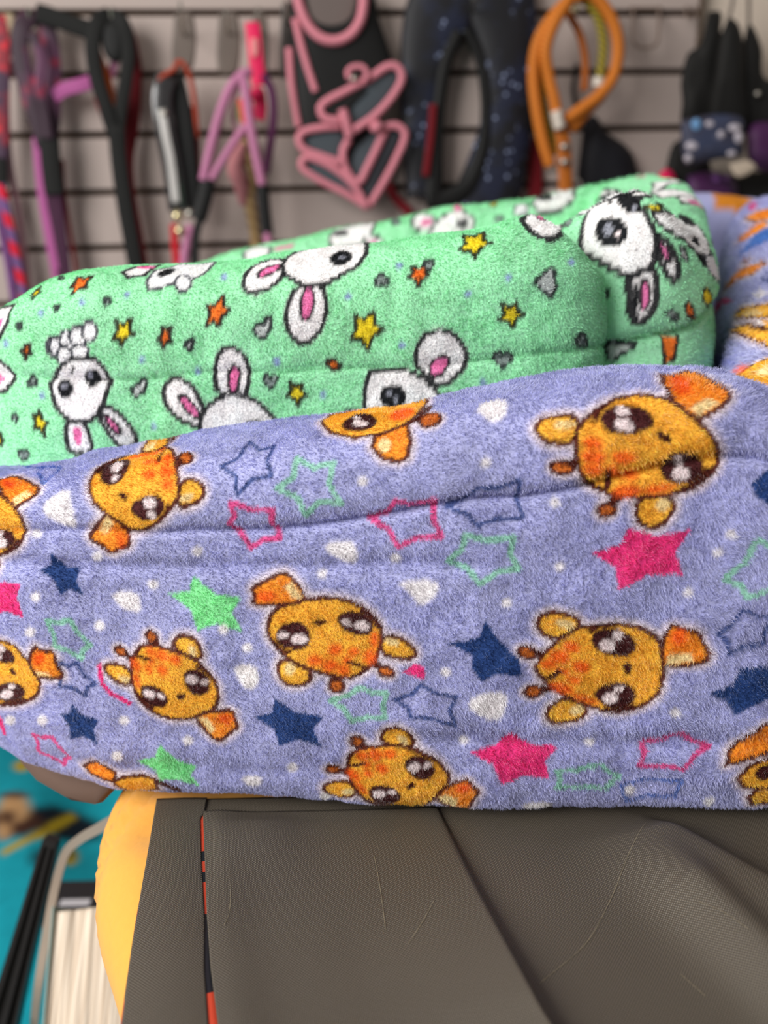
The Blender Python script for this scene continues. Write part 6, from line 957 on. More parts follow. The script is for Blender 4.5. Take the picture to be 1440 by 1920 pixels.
# ------------------------------------------------------------------ helpers: objects
def link(o, parent=None):
    COL.objects.link(o)
    if parent is not None:
        o.parent = parent
        if parent.type == 'EMPTY':
            o.matrix_parent_inverse = Matrix.Translation(parent.location).inverted()
    return o


def thing(name, label, category, group=None, loc=(0, 0, 0)):
    o = link(bpy.data.objects.new(name, None))
    o.empty_display_size = 0.02
    o.location = loc
    tag(o, label, category, group)
    return o


def tag(o, label, category, group=None):
    o['label'], o['category'] = label, category
    if group:
        o['group'] = group
    return o


def structure(o):
    o['kind'] = 'structure'
    return o


def mesh_obj(name, verts, faces, mat, parent=None, smooth=True, uv=None, colour=None):
    me = bpy.data.meshes.new(name)
    V = np.asarray(verts, np.float32).reshape(-1, 3)
    if isinstance(faces, np.ndarray):
        n, k = faces.shape
        me.vertices.add(len(V)); me.vertices.foreach_set('co', V.ravel())
        me.loops.add(n * k); me.loops.foreach_set('vertex_index', faces.astype(np.int32).ravel())
        me.polygons.add(n); me.polygons.foreach_set('loop_start', np.arange(0, n * k, k, dtype=np.int32))
        me.update(calc_edges=True)
    else:
        me.from_pydata([tuple(map(float, p)) for p in V], [], [tuple(map(int, f)) for f in faces])
    if uv is not None:
        lay = me.uv_layers.new(name='UVMap')
        vi = np.zeros(len(me.loops), np.int32); me.loops.foreach_get('vertex_index', vi)
        lay.data.foreach_set('uv', np.asarray(uv, np.float32)[vi].ravel())
    if colour is not None:
        a = me.attributes.new('print', 'FLOAT_COLOR', 'POINT')
        c = np.ones((len(V), 4), np.float32); c[:, :3] = colour
        a.data.foreach_set('color', c.ravel())
    if smooth:
        me.polygons.foreach_set('use_smooth', np.ones(len(me.polygons), bool))
    me.materials.append(mat)
    me.validate()
    o = bpy.data.objects.new(name, me)
    return link(o, parent)


def grid_faces(n, m):
    k = np.arange(n * m).reshape(n, m)
    return np.stack([k[:-1, :-1], k[1:, :-1], k[1:, 1:], k[:-1, 1:]], -1).reshape(-1, 4)


def box_data(x0, x1, y0, y1, z0, z1, r=0.0):
    """box with bevelled edges (24 vertices)"""
    if r <= 0:
        v = [(x, y, z) for x in (x0, x1) for y in (y0, y1) for z in (z0, z1)]
        return v, [(0, 1, 3, 2), (4, 6, 7, 5), (0, 4, 5, 1), (2, 3, 7, 6), (0, 2, 6, 4), (1, 5, 7, 3)]
    v, idx = [], {}
    for i, x in enumerate((x0, x1)):
        for j, y in enumerate((y0, y1)):
            for k, z in enumerate((z0, z1)):
                sx, sy, sz = (1 - 2 * i), (1 - 2 * j), (1 - 2 * k)
                for a, p in enumerate(((x, y + sy * r, z + sz * r), (x + sx * r, y, z + sz * r), (x + sx * r, y + sy * r, z))):
                    idx[i, j, k, a] = len(v); v.append(p)
    f = []
    for a, s in ((0, lambda p, q, e: (e, p, q)), (1, lambda p, q, e: (p, e, q)), (2, lambda p, q, e: (p, q, e))):
        for e in (0, 1):
            f.append([idx[(*s(p, q, e), a)] for p, q in ((0, 0), (1, 0), (1, 1), (0, 1))])
    for a, b, s in ((0, 1, lambda p, q, e: (p, q, e)), (0, 2, lambda p, q, e: (p, e, q)), (1, 2, lambda p, q, e: (e, p, q))):
        for p in (0, 1):
            for q in (0, 1):
                f.append([idx[(*s(p, q, 0), a)], idx[(*s(p, q, 1), a)], idx[(*s(p, q, 1), b)], idx[(*s(p, q, 0), b)]])
    for i in (0, 1):
        for j in (0, 1):
            for k in (0, 1):
                f.append([idx[i, j, k, 0], idx[i, j, k, 1], idx[i, j, k, 2]])
    return v, f


def box(name, x0, x1, y0, y1, z0, z1, mat, parent=None, r=0.0, turn=None):
    v, f = box_data(x0, x1, y0, y1, z0, z1, r)
    v = np.array(v)
    if turn is not None:
        v = turn(v)
    o = mesh_obj(name, v, f, mat, parent, smooth=False)
    import bmesh
    bm = bmesh.new(); bm.from_mesh(o.data); bmesh.ops.recalc_face_normals(bm, faces=bm.faces); bm.to_mesh(o.data); bm.free()
    return o


# wall frame: w along the slat wall, n out of it towards the shop
WALL_A, WALL_D = math.radians(5.55), 1.784
WD = np.array([math.cos(WALL_A), math.sin(WALL_A), 0])
WN = np.array([math.sin(WALL_A), -math.cos(WALL_A), 0])


def W(w, z, off):
    return WD * w - WN * (WALL_D - off) + np.array([0, 0, z])


def at(px, py, off):
    """point at distance off in front of the slat wall, measured from the photograph"""
    d = CAM_F + CAM_R * (px - 720) / FPX + CAM_U * (960 - py) / FPX
    t = (WALL_D - off) / -(d @ WN)
    return CAM_P + d * t


def frames(P, flat):
    T = np.gradient(P, axis=0)
    T /= np.maximum(np.linalg.norm(T, axis=1, keepdims=True), 1e-9)
    S = np.cross(T, flat)
    S /= np.maximum(np.linalg.norm(S, axis=1, keepdims=True), 1e-9)
    return T, S, np.cross(S, T)


PXM = 1.74 / FPX * 1.02        # metres per photo pixel at the slat wall


def sweep(name, pts, prof, mat, parent, n=40, flat=None, scale=None, closed=False):
    """closed profile [(across, out)] swept along points"""
    P = np.array([at(*p) for p in pts])
    if len(P) == 2:
        P = np.stack([P[0], (P[0] + P[1]) / 2, P[1]])
    P = spline(P, n)
    T, S, U_ = frames(P, WN if flat is None else flat)
    pr = np.array(prof)
    k = len(pr)
    sc = np.ones(n) if scale is None else np.interp(np.linspace(0, 1, n), np.linspace(0, 1, len(scale)), scale)
    V = P[:, None] + S[:, None] * (pr[None, :, :1] * sc[:, None, None]) + U_[:, None] * (pr[None, :, 1:] * sc[:, None, None])
    ln = np.concatenate([[0], np.cumsum(np.linalg.norm(np.diff(P, axis=0), axis=1))])
    uv = np.stack([np.repeat(ln[:, None], k, 1), np.repeat(pr[None, :, 0], n, 0)], 2).reshape(-1, 2)
    kk = np.arange(n * k).reshape(n, k)
    F = np.stack([kk[:-1], np.roll(kk, -1, 1)[:-1], np.roll(kk, -1, 1)[1:], kk[1:]], -1).reshape(-1, 4)
    faces = [tuple(f) for f in F] + [tuple(kk[0][::-1]), tuple(kk[-1])]
    return mesh_obj(name, V, faces, mat, parent, uv=uv)


def strap(name, pts, wpx, mat, parent, thick=0.003, n=36, scale=None):
    w = wpx * PXM / 2
    t = thick / 2
    prof = [(-w, -t * 0.4), (-w * 0.8, -t), (w * 0.8, -t), (w, -t * 0.4), (w, t * 0.4), (w * 0.8, t), (-w * 0.8, t), (-w, t * 0.4)]
    return sweep(name, pts, prof, mat, parent, n, scale=scale)


def cord(name, pts, wpx, mat, parent, n=44, scale=None, sides=10):
    r = wpx * PXM / 2
    prof = [(r * math.cos(a), r * math.sin(a)) for a in np.linspace(0, 2 * math.pi, sides, endpoint=False)]
    return sweep(name, pts, prof, mat, parent, n, scale=scale)


def pad(name, outline, off, puff, mat, parent, thick=0.006, rings=7, jitter=0.0, seed=1):
    """soft flat piece with a rounded, slightly puffed front and a flat back; outline in photo positions"""
    P2 = spline(np.array(outline + outline[:1], float), max(48, len(outline) * 5))[:-1]
    c = P2.mean(0)
    V, k = [], len(P2)
    back = np.array([at(x, y, off) for x, y in P2])
    V.append(back)
    for i in range(rings):
        f = i / (rings - 1)
        s = 1 - 0.985 * f ** 1.5
        z = thick + puff * math.sin(min(1, f * 1.3) * math.pi / 2)
        Q = c + (P2 - c) * s
        nz = jitter * vnoise(Q[:, 0] / 26.0, Q[:, 1] / 70.0, seed)
        V.append(np.array([at(x, y, off + (thick * 0.5 if i == 0 else z) + (d if i else 0)) for (x, y), d in zip(Q, nz)]))
    V = np.concatenate(V)
    kk = np.arange(k * (rings + 1)).reshape(rings + 1, k)
    F = np.stack([kk[:-1], np.roll(kk, -1, 1)[:-1], np.roll(kk, -1, 1)[1:], kk[1:]], -1).reshape(-1, 4)
    faces = [tuple(f) for f in F] + [tuple(kk[0][::-1]), tuple(kk[-1])]
    return mesh_obj(name, V, faces, mat, parent)


def ball(name, px, py, off, rpx, mat, parent, ry=None, n=12):
    c = at(px, py, off)
    r = rpx * PXM
    ry = (ry or rpx) * PXM
    V, F = [], []
    for i in range(n + 1):
        a = math.pi * i / n
        for j in range(n):
            b = 2 * math.pi * j / n
            V.append(c + WD * r * math.sin(a) * math.cos(b) + WN * r * math.sin(a) * math.sin(b) + np.array([0, 0, ry * math.cos(a)]))
    k = np.arange((n + 1) * n).reshape(n + 1, n)
    F = np.stack([k[:-1], np.roll(k, -1, 1)[:-1], np.roll(k, -1, 1)[1:], k[1:]], -1).reshape(-1, 4)
    return mesh_obj(name, V, [tuple(f) for f in F], mat, parent)


# ------------------------------------------------------------------ pile: short hair strands on a cloth panel
def pile(panel, kind, count, length, radius, mat, parent, tlo, thi, slo=0.0, shi=1.0, lay=(0.0, -0.6), wild=0.55, ragged=0.5, curl=0.35, seed=1):
    V, u, v = PANELS[panel]
    nS, nT = V.shape[:2]
    r = np.random.default_rng(seed)
    n = int(count * 1.6)
    s = (slo + (shi - slo) * r.random(n)) * (nS - 1.001)
    t = (tlo + (thi - tlo) * r.random(n)) * (nT - 1.001)
    i, j = s.astype(int), t.astype(int)
    a, b = (s - i)[:, None], (t - j)[:, None]
    area = np.linalg.norm(np.cross(V[i + 1, j] - V[i, j], V[i, j + 1] - V[i, j]), axis=1)
    keep = r.random(n) * np.percentile(area, 97) < area
    i, j, a, b = i[keep][:count], j[keep][:count], a[keep][:count], b[keep][:count]

    def lerp(A):
        return (A[i, j] * (1 - a) + A[i + 1, j] * a) * (1 - b) + (A[i, j + 1] * (1 - a) + A[i + 1, j + 1] * a) * b
    P = lerp(V)
    N = grid_normals(V)
    nn = lerp(N)
    ds = np.gradient(V, axis=0); ds /= np.maximum(np.linalg.norm(ds, axis=2, keepdims=True), 1e-12)
    dt = np.gradient(V, axis=1); dt /= np.maximum(np.linalg.norm(dt, axis=2, keepdims=True), 1e-12)
    es, et = lerp(ds), lerp(dt)
    uu, vv = lerp(u[:, :, None])[:, 0], lerp(v[:, :, None])[:, 0]
    m = len(P)
    f1 = vnoise(uu * 70, vv * 70, seed + 3) + 0.9 * vnoise(uu * 260, vv * 260, seed + 4)
    f2 = vnoise(uu * 70, vv * 70, seed + 5) + 0.9 * vnoise(uu * 260, vv * 260, seed + 6)
    f1 = f1 + 0.9 * vnoise(uu * 650, vv * 650, seed + 9); f2 = f2 + 0.9 * vnoise(uu * 650, vv * 650, seed + 10)
    cs = lay[0] + wild * f1 + 0.25 * r.normal(size=m)
    ct = lay[1] + wild * f2 + 0.25 * r.normal(size=m)
    D = nn + es * cs[:, None] + et * ct[:, None]
    D /= np.linalg.norm(D, axis=1, keepdims=True)
    D2 = nn * (1 - curl) + es * (cs * 1.5)[:, None] + et * (ct * 1.5)[:, None]
    D2 /= np.linalg.norm(D2, axis=1, keepdims=True)
    ln = (length * np.interp(P[:, 0], [-0.2, 0.0, 0.1, 0.18], [0.7, 0.9, 1.2, 1.4]) * (0.65 + 0.6 * r.random(m)) * (1 + 0.25 * vnoise(uu * 40, vv * 40, seed + 8)))[:, None]
    X = np.stack([P - nn * 0.0004, P + D * ln * 0.5, P + D * ln * 0.5 + D2 * ln * 0.5], 1)
    rad = np.stack([np.full(m, radius), np.full(m, radius * 0.85), np.full(m, radius * 0.15)], 1) * (0.75 + 0.5 * r.random(m))[:, None]
    C = print_colour(kind, PRINTS.get(panel, []), uu, vv, ragged)
    C = C * (1 + 0.19 * r.normal(size=m))[:, None].clip(0.55, 1.6)  # random strand tone, widened to put pile glints into the colour
    hc = bpy.data.hair_curves.new('pile')
    hc.add_curves([3] * m)
    hc.attributes['position'].data.foreach_set('vector', X.astype(np.float32).ravel())
    ra = hc.attributes.get('radius') or hc.attributes.new('radius', 'FLOAT', 'POINT')
    ra.data.foreach_set('value', rad.astype(np.float32).ravel())
    ca = hc.attributes.new('print', 'FLOAT_COLOR', 'CURVE')
    c4 = np.ones((m, 4), np.float32); c4[:, :3] = np.clip(C, 0, 1)
    ca.data.foreach_set('color', c4.ravel())
    hc.materials.append(mat)
    o = bpy.data.objects.new('pile', hc)
    o['kind'] = 'stuff'
    return link(o, parent)


def cloth(panel, kind, name, mat, parent, ragged=0.4):
    V, u, v = PANELS[panel]
    C = print_colour(kind, PRINTS.get(panel, []), u, v, ragged)
    n, m = V.shape[:2]
    F = grid_faces(n, m)
    if name == 'fleece_blanket':
        return mesh_obj(name, V, F, mat, parent, colour=C.reshape(-1, 3))
    # close the underside and the two ends
    k = np.arange(n * m).reshape(n, m)
    under = np.stack([k[:-1, m - 1], k[1:, m - 1], k[1:, 0], k[:-1, 0]], -1)
    ends = []
    for row, flip in ((k[0], True), (k[-1], False)):
        h = m // 2
        for j in range(h - 1):
            q = [row[j], row[j + 1], row[m - 2 - j], row[m - 1 - j]]
            ends.append(q[::-1] if flip else q)
    return mesh_obj(name, V, np.concatenate([F, under, np.array(ends)]), mat, parent, colour=C.reshape(-1, 3))


# ------------------------------------------------------------------ the room
wall_white = plain('white_laminate', (186, 170, 163), 0.55, 0.3, 0.04, 4)
groove_mat = plain('groove_brown', (62, 44, 26), 0.7, 0.2, 0.25, 14)
plaster = plain('painted_plaster', (222, 206, 190), 0.8, 0.2, 0.03, 6, bstr=0.1)
floor_mat = plain('grey_floor', (96, 90, 84), 0.6, 0.3, 0.12, 8)


def wbox(name, w0, w1, z0, z1, o0, o1, mat, parent=None, r=0.0):
    """box in the frame of the slat wall"""
    def turn(v):
        return np.array([W(p[0], p[2], p[1]) for p in v])
    return box(name, w0, w1, o0, o1, z0, z1, mat, parent, r, turn)


FLOOR = -0.56
floor = structure(box('floor', -2.4, 3.0, -1.6, 2.2, FLOOR - 0.03, FLOOR, floor_mat))
wall_back = structure(wbox('wall_back', -2.0, 0.80, FLOOR, 1.6, -0.045, -0.014, groove_mat))
GROOVE0, PITCH_Z = CAM_Z + 0.3655, 0.1
SLAT_END = 0.795
for k in range(-9, 10):                                  # slats: the boards between the grooves
    z1 = GROOVE0 + (k + 1) * PITCH_Z - 0.0055
    z0 = GROOVE0 + k * PITCH_Z + 0.0055
    if z0 < FLOOR:
        continue
    wbox('slat', -2.0, SLAT_END, z0, z1, -0.0139, 0.0, wall_white, wall_back, 0.0015)
wall_right = structure(wbox('wall_right', 0.801, 2.2, FLOOR, 1.6, -0.06, -0.030, plaster))
trim = structure(wbox('trim_1', 0.7955, 0.8015, FLOOR, 1.6, -0.04, 0.002, plain('brown_trim', (92, 72, 54), 0.6), None, 0.0015))

# ------------------------------------------------------------------ low table under the stack
table_mat = plain('brown_tabletop', (96, 78, 64), 0.5, 0.4, 0.1, 20)
dark_wood = plain('dark_wood', (60, 46, 38), 0.6, 0.3, 0.15, 25)
tb = thing('display_table', 'low brown wooden table carrying the vinyl sheets and the pet beds', 'table', loc=(0.15, 0.6, FLOOR))
box('tabletop', -0.085, 0.55, 0.1, 1.12, -0.097, -0.070, table_mat, tb, 0.003)
for x in (-0.06, 0.50):
    for y in (0.14, 1.06):
        box('leg', x - 0.02, x + 0.02, y - 0.02, y + 0.02, FLOOR, -0.097, dark_wood, tb, 0.002)

# yellow fleece cushion lying under the vinyl, bulging out at the left
yellow_mat = plain('yellow_fleece', (240, 172, 72), 0.85, 0.2, 0.05, 240, bstr=0.35, bdist=0.0008, sheen=0.3)


def yellow_cushion():
    side = spline(np.array([(-0.10, 1.05), (-0.13, 0.85), (-0.145, 0.62), (-0.150, 0.470), (-0.154, 0.428), (-0.1555, 0.392), (-0.151, 0.360), (-0.1445, 0.337), (-0.1345, 0.314), (-0.1235, 0.293), (-0.112, 0.272), (-0.098, 0.25), (-0.08, 0.225), (-0.03, 0.16)]), 110)
    a = np.linspace(-0.5 * math.pi, 0.5 * math.pi, 28)
    V = np.zeros((110, 34, 3))
    for i, (x, y) in enumerate(side):
        row = [(x + 0.036 * (1 - math.cos(q)), y, -0.035 + 0.031 * math.sin(q)) for q in a]
        row += [(x + 0.036 + (0.37 - (x + 0.036)) * f, y, -0.004) for f in (0.05, 0.15, 0.35, 0.6, 0.85, 1.0)]
        V[i] = row
    N = grid_normals(V)
    g0, g1 = np.meshgrid(np.arange(110) / 109.0, np.arange(34) / 33.0, indexing='ij')
    crease = (np.exp(-((g0 - 0.665 - 0.24 * (0.78 - g1)) / 0.007) ** 2) * (g1 > 0.25) + 0.8 * np.exp(-((g0 - 0.70 - 0.20 * (0.80 - g1)) / 0.006) ** 2) * (g1 > 0.35)
              + 0.8 * np.exp(-((g0 - 0.745) / 0.014) ** 2 - ((g1 - 0.78) / 0.10) ** 2))
    d = 0.0010 * vnoise(g0 * 12, g1 * 5, 61) - 0.0060 * crease
    d[:, 28:] = 0
    V = V + N * np.where(V[:, :, 2:3] > -0.066, d[:, :, None], 0)
    V[:, :, 2] = np.minimum(V[:, :, 2], -0.0035)
    # close the underside
    low = V[:, -1:].copy(); low[:, :, 2] = -0.066
    V = np.concatenate([V, low], 1)
    n, m = V.shape[:2]
    F = [tuple(f) for f in grid_faces(n, m)]
    kk = np.arange(n * m).reshape(n, m)
    F += [(kk[i, m - 1], kk[i + 1, m - 1], kk[i + 1, 0], kk[i, 0]) for i in range(n - 1)]
    F += [tuple(kk[0][::-1]), tuple(kk[-1])]
    o = mesh_obj('yellow_cushion', V, F, yellow_mat)
    return tag(o, 'soft yellow fleece cushion bulging out from under the grey vinyl', 'cushion')


yellow_cushion()


# ------------------------------------------------------------------ grey vinyl sheets
def vinyl_mat(name, rgb, gloss):
    m, N, L, B = new_mat(name)
    tc = N.new('ShaderNodeTexCoord')
    outs = []
    for ax in (0.6, -0.95):
        mp = N.new('ShaderNodeMapping'); mp.inputs['Rotation'].default_value = (0, 0, ax)
        L.new(tc.outputs['Object'], mp.inputs[0])
        w = N.new('ShaderNodeTexWave'); w.inputs['Scale'].default_value = 330; w.inputs['Distortion'].default_value = 0.4
        L.new(mp.outputs[0], w.inputs['Vector'])
        outs.append(w.outputs['Fac'])
    mu = N.new('ShaderNodeMath'); mu.operation = 'MULTIPLY'
    L.new(outs[0], mu.inputs[0]); L.new(outs[1], mu.inputs[1])
    n = N.new('ShaderNodeTexNoise'); n.inputs['Scale'].default_value = 14; n.inputs['Detail'].default_value = 4
    L.new(tc.outputs['Object'], n.inputs['Vector'])
    c = srgb(*rgb)
    r1 = N.new('ShaderNodeMapRange'); r1.inputs['To Min'].default_value = 0.62; r1.inputs['To Max'].default_value = 1.75
    L.new(mu.outputs[0], r1.inputs[0])
    r2 = N.new('ShaderNodeMapRange'); r2.inputs['To Min'].default_value = 0.88; r2.inputs['To Max'].default_value = 1.12
    L.new(n.outputs[0], r2.inputs[0])
    m2 = N.new('ShaderNodeMath'); m2.operation = 'MULTIPLY'
    L.new(r1.outputs[0], m2.inputs[0]); L.new(r2.outputs[0], m2.inputs[1])
    mx = N.new('ShaderNodeMix'); mx.data_type = 'RGBA'; mx.blend_type = 'MULTIPLY'; mx.inputs[0].default_value = 1
    mx.inputs[6].default_value = (*c, 1)
    L.new(m2.outputs[0], mx.inputs[7])
    L.new(mx.outputs[2], B.inputs['Base Color'])
    B.inputs['Roughness'].default_value = gloss
    B.inputs['Specular IOR Level'].default_value = 0.45
    bump(N, L, B, mu.outputs[0], 0.6, 0.0005)
    return m


def sheet(name, left, right, y0, y1, zfun, mat, label, nx=120, ny=120, thick=0.0007):
    """thin sheet between a left and a right edge given as x over y"""
    ys = np.linspace(y0, y1, ny)
    xl = np.interp(ys, *zip(*left)); xr = np.interp(ys, *zip(*right))
    f = np.linspace(0, 1, nx)
    X = xl[None] + (xr - xl)[None] * f[:, None]
    Y = np.repeat(ys[None], nx, 0)
    Zt = zfun(X, Y, np.repeat(f[:, None], ny, 1))
    top = np.stack([X, Y, Zt], 2)
    bot = top.copy(); bot[:, :, 2] -= thick
    n = nx * ny
    F = [tuple(q) for q in grid_faces(nx, ny)] + [tuple(int(c) + n for c in q[::-1]) for q in grid_faces(nx, ny)]
    k = np.arange(n).reshape(nx, ny)
    rim = np.concatenate([k[:, 0], k[-1, 1:], k[-2::-1, -1], k[0, -2:0:-1]])
    F += [(rim[i], rim[(i + 1) % len(rim)] , rim[(i + 1) % len(rim)] + n, rim[i] + n)[::-1] for i in range(len(rim))]
    o = mesh_obj(name, np.concatenate([top.reshape(-1, 3), bot.reshape(-1, 3)]), F, mat)
    return tag(o, label, 'vinyl sheet', 'grey vinyl sheets under the beds') if label else o


vinyl_a = vinyl_mat('grey_vinyl', (94, 86, 74), 0.38)


def gauss(d, w):
    return np.exp(-(d / w) ** 2)


def z_base(X, Y, f):                                     # big sheet at the right with soft folds
    fade = np.clip((0.368 - Y) / 0.03, 0, 1)

    def fold(ax, ay, bx, by, h, wl, wr):                 # soft on the window side, steeper on the other
        n = np.array([-(by - ay), bx - ax]); n /= np.hypot(*n)
        d = (X - ax) * n[0] + (Y - ay) * n[1]
        along = ((X - ax) * (bx - ax) + (Y - ay) * (by - ay)) / ((bx - ax) ** 2 + (by - ay) ** 2)
        return h * np.clip((along + 0.35) / 0.5, 0, 1) * np.where(d > 0, gauss(d, wr), gauss(d, wl))
    return -0.0006 + fade * (fold(0.124, 0.348, 0.163, 0.300, 0.011, 0.035, 0.010) + fold(0.128, 0.312, 0.152, 0.256, 0.007, 0.016, 0.009) + 0.0015 * gauss(X - 0.07, 0.03))


sheet('vinyl_sheet', [(0.13, -0.081), (0.18, -0.0895), (0.243, -0.0995), (0.289, -0.107), (0.338, -0.1135), (0.378, -0.119), (0.46, -0.131), (0.6, -0.15)], [(0.1, 0.40), (0.6, 0.40)], 0.13, 0.379,
      lambda X, Y, f: np.where(X > -0.02, z_base(X, Y, f) * np.clip((X + 0.02) / 0.05, 0, 1) + -0.0006 * (1 - np.clip((X + 0.02) / 0.05, 0, 1)), -0.0006),
      vinyl_a, 'dark grey woven vinyl sheet with soft diagonal folds at the lower right', 200, 150)
# printed face of the turned-over sheet, seen in the slit: red and black bands


def print_strip(name, line, w, mat, parent, z):
    P = spline(np.array(line), 60)
    T = np.gradient(P, axis=0); T /= np.linalg.norm(T, axis=1, keepdims=True)
    S = np.stack([T[:, 1], -T[:, 0]], 1) * w / 2
    L_ = np.concatenate([[0], np.cumsum(np.linalg.norm(np.diff(P, axis=0), axis=1))])
    V = np.concatenate([np.c_[P + S, np.full(60, z)], np.c_[P - S, np.full(60, z)], np.c_[P + S, np.full(60, z - 0.0004)], np.c_[P - S, np.full(60, z - 0.0004)]])
    k = np.arange(240).reshape(4, 60)
    F = []
    for a, b in ((0, 1), (1, 3), (3, 2), (2, 0)):
        F += [(k[a, i], k[b, i], k[b, i + 1], k[a, i + 1]) for i in range(59)]
    uv = np.concatenate([np.stack([L_, np.zeros(60)], 1)] * 4)
    return mesh_obj(name, V, F, mat, parent, uv=uv)


red_print, black_print = plain('red_print', (206, 70, 42), 0.45, 0.4, 0.08, 200), plain('black_print', (26, 28, 34), 0.4, 0.4)
b1 = thing('printed_strip', 'thin red and black printed strip showing in the slit between two vinyl sheets', 'printed strip', loc=(-0.0807, 0.297, 0.0))
slit_line = np.array([(0.20, -0.052), (0.243, -0.0672), (0.27, -0.0745), (0.297, -0.0802), (0.33, -0.0877), (0.35, -0.0915), (0.3655, -0.0945)])
for y0, y1, m_ in ((0.3655, 0.3385, red_print), (0.3385, 0.3315, black_print), (0.3315, 0.3245, red_print), (0.3245, 0.318, black_print), (0.318, 0.299, red_print), (0.299, 0.2585, black_print), (0.2585, 0.20, red_print)):
    ys_ = np.linspace(y0, y1, 5)
    print_strip('red_band' if m_ is red_print else 'black_band', [(np.interp(y, slit_line[:, 0], slit_line[:, 1]), y) for y in ys_], 0.010, m_, b1, 0.0)
b2 = print_strip('printed_strip', [(-0.1193, 0.375), (-0.1163, 0.352), (-0.1140, 0.338), (-0.1098, 0.30), (-0.1050, 0.268), (-0.1010, 0.243), (-0.094, 0.20)], 0.0017, striped('red_and_black_edge', (28, 30, 36), (190, 60, 38), 0.06, 0.5), None, 0.0)
tag(b2, 'red and black printed edge along the left border of the vinyl', 'printed strip')
left_a = [(0.18, -0.0915), (0.243, -0.1015), (0.289, -0.109), (0.338, -0.1155), (0.378, -0.121), (0.46, -0.133)]
slit_l = [(0.18, -0.0535), (0.243, -0.0690), (0.27, -0.0757), (0.297, -0.0807), (0.33, -0.0885), (0.362, -0.0953), (0.366, -0.0942), (0.46, -0.1)]
slit_r = [(0.18, -0.0500), (0.243, -0.0655), (0.27, -0.0732), (0.297, -0.0797), (0.33, -0.0868), (0.362, -0.0938), (0.366, -0.0942), (0.46, -0.1)]
sheet('vinyl_sheet', left_a, slit_l, 0.18, 0.3785, lambda X, Y, f: 0.0004 + 0.0012 * (1 - (2 * f - 1) ** 2) * np.clip((0.40 - Y) / 0.1, 0, 1),
      vinyl_a, 'narrow grey vinyl strip at the left beside the yellow cushion', 40, 90)
fold_r = [(0.18, 0.078), (0.242, 0.0555), (0.303, 0.0395), (0.364, 0.0245), (0.46, 0.002)]


def z_fold(X, Y, f):                                     # turned-over flap: flat at the slit, a springy roll at its right edge
    s = np.clip((f - 0.45) / 0.55, 0, 1)
    near = np.clip((0.372 - Y) / 0.125, 0.03, 1)
    roll = np.sqrt(np.clip(1 - ((f - 0.965) / 0.035).clip(0, 1) ** 2, 0, 1))
    dip = 0.0016 * gauss(X + 0.045, 0.022) * gauss(Y - 0.35, 0.03)
    return 0.0005 + (0.0105 * near * s ** 1.8 + 0.0016 * gauss(f - 0.06, 0.10)) * roll + 0.0035 * gauss(X + 0.064, 0.020) * gauss(Y - 0.347, 0.022) * np.clip((0.366 - Y) / 0.01, 0, 1) * np.clip(f / 0.06, 0, 1)


sheet('vinyl_sheet', slit_r, fold_r, 0.18, 0.3662, z_fold, vinyl_a, 'grey vinyl flap folded over with a rounded diagonal right edge', 160, 110)


def scratch(parent, line, zf, wid=0.00022):
    """fine pale scratch lying on a vinyl sheet"""
    P = spline(np.array(line), 40)
    T = np.gradient(P, axis=0); T /= np.linalg.norm(T, axis=1, keepdims=True)
    S = np.stack([T[:, 1], -T[:, 0]], 1) * wid * (0.4 + 0.6 * rng.random((40, 1)))
    z = zf(P[:, 0], P[:, 1]) + 0.00025
    V = np.concatenate([np.c_[P + S, z], np.c_[P, z + 0.0001], np.c_[P - S, z]])
    k = np.arange(120).reshape(3, 40)
    F = [(k[a, i], k[a + 1, i], k[a + 1, i + 1], k[a, i + 1]) for a in (0, 1) for i in range(39)]
    return mesh_obj('scratch', V, F, scratch_mat, parent)


scratch_mat = plain('pale_scratch', (128, 118, 98), 0.5, 0.4)


def z_big(x, y):
    m = np.clip((x + 0.02) / 0.05, 0, 1)
    return z_base(x, y, 0) * m - 0.0006 * (1 - m)


def z_flap(x, y):
    xl = np.interp(y, *zip(*slit_r)); xr = np.interp(y, *zip(*fold_r))
    return z_fold(x, y, (x - xl) / (xr - xl))


big_sheet, flap_sheet = [o for o in bpy.data.objects if o.get('category') == 'vinyl sheet' and 'folds' in o['label']][0], [o for o in bpy.data.objects if o.get('category') == 'vinyl sheet' and 'flap' in o['label']][0]
scratch(big_sheet, [(0.1215, 0.343), (0.108, 0.323), (0.094, 0.300), (0.078, 0.277), (0.056, 0.2585)], z_big)
scratch(big_sheet, [(0.128, 0.29), (0.135, 0.283), (0.142, 0.273)], z_big)
scratch(big_sheet, [(0.112, 0.262), (0.118, 0.252)], z_big)
scratch(flap_sheet, [(-0.008, 0.331), (-0.0055, 0.312), (-0.003, 0.286)], z_flap)
scratch(flap_sheet, [(-0.072, 0.314), (-0.070, 0.297), (-0.071, 0.290)], z_flap)
scratch(flap_sheet, [(0.018, 0.300), (0.012, 0.288), (0.006, 0.278)], z_flap)

# ------------------------------------------------------------------ the two pet beds
lav_cloth = fleece('lavender_giraffe_fleece', 0.8, 0.15)
green_cloth = fleece('green_bunny_fleece', 0.8, 0.15)
lav_pile = pile_mat('lavender_pile', 0.26, 1.0)
green_pile = pile_mat('green_pile', 0.4, 0.6)
base_mat = plain('brown_bed_base', (104, 84, 74), 0.9, 0.2, 0.06, 60, bstr=0.2)

bed = thing('pet_bed', 'lavender fleece pet bed printed with orange giraffe heads and stars, in front', 'pet bed', loc=(0.0, 0.6, 0.0))
bed_g = thing('pet_bed', 'green fleece pet bed printed with white bunnies and stars, inside the lavender one', 'pet bed', loc=(0.0, 0.66, 0.026))


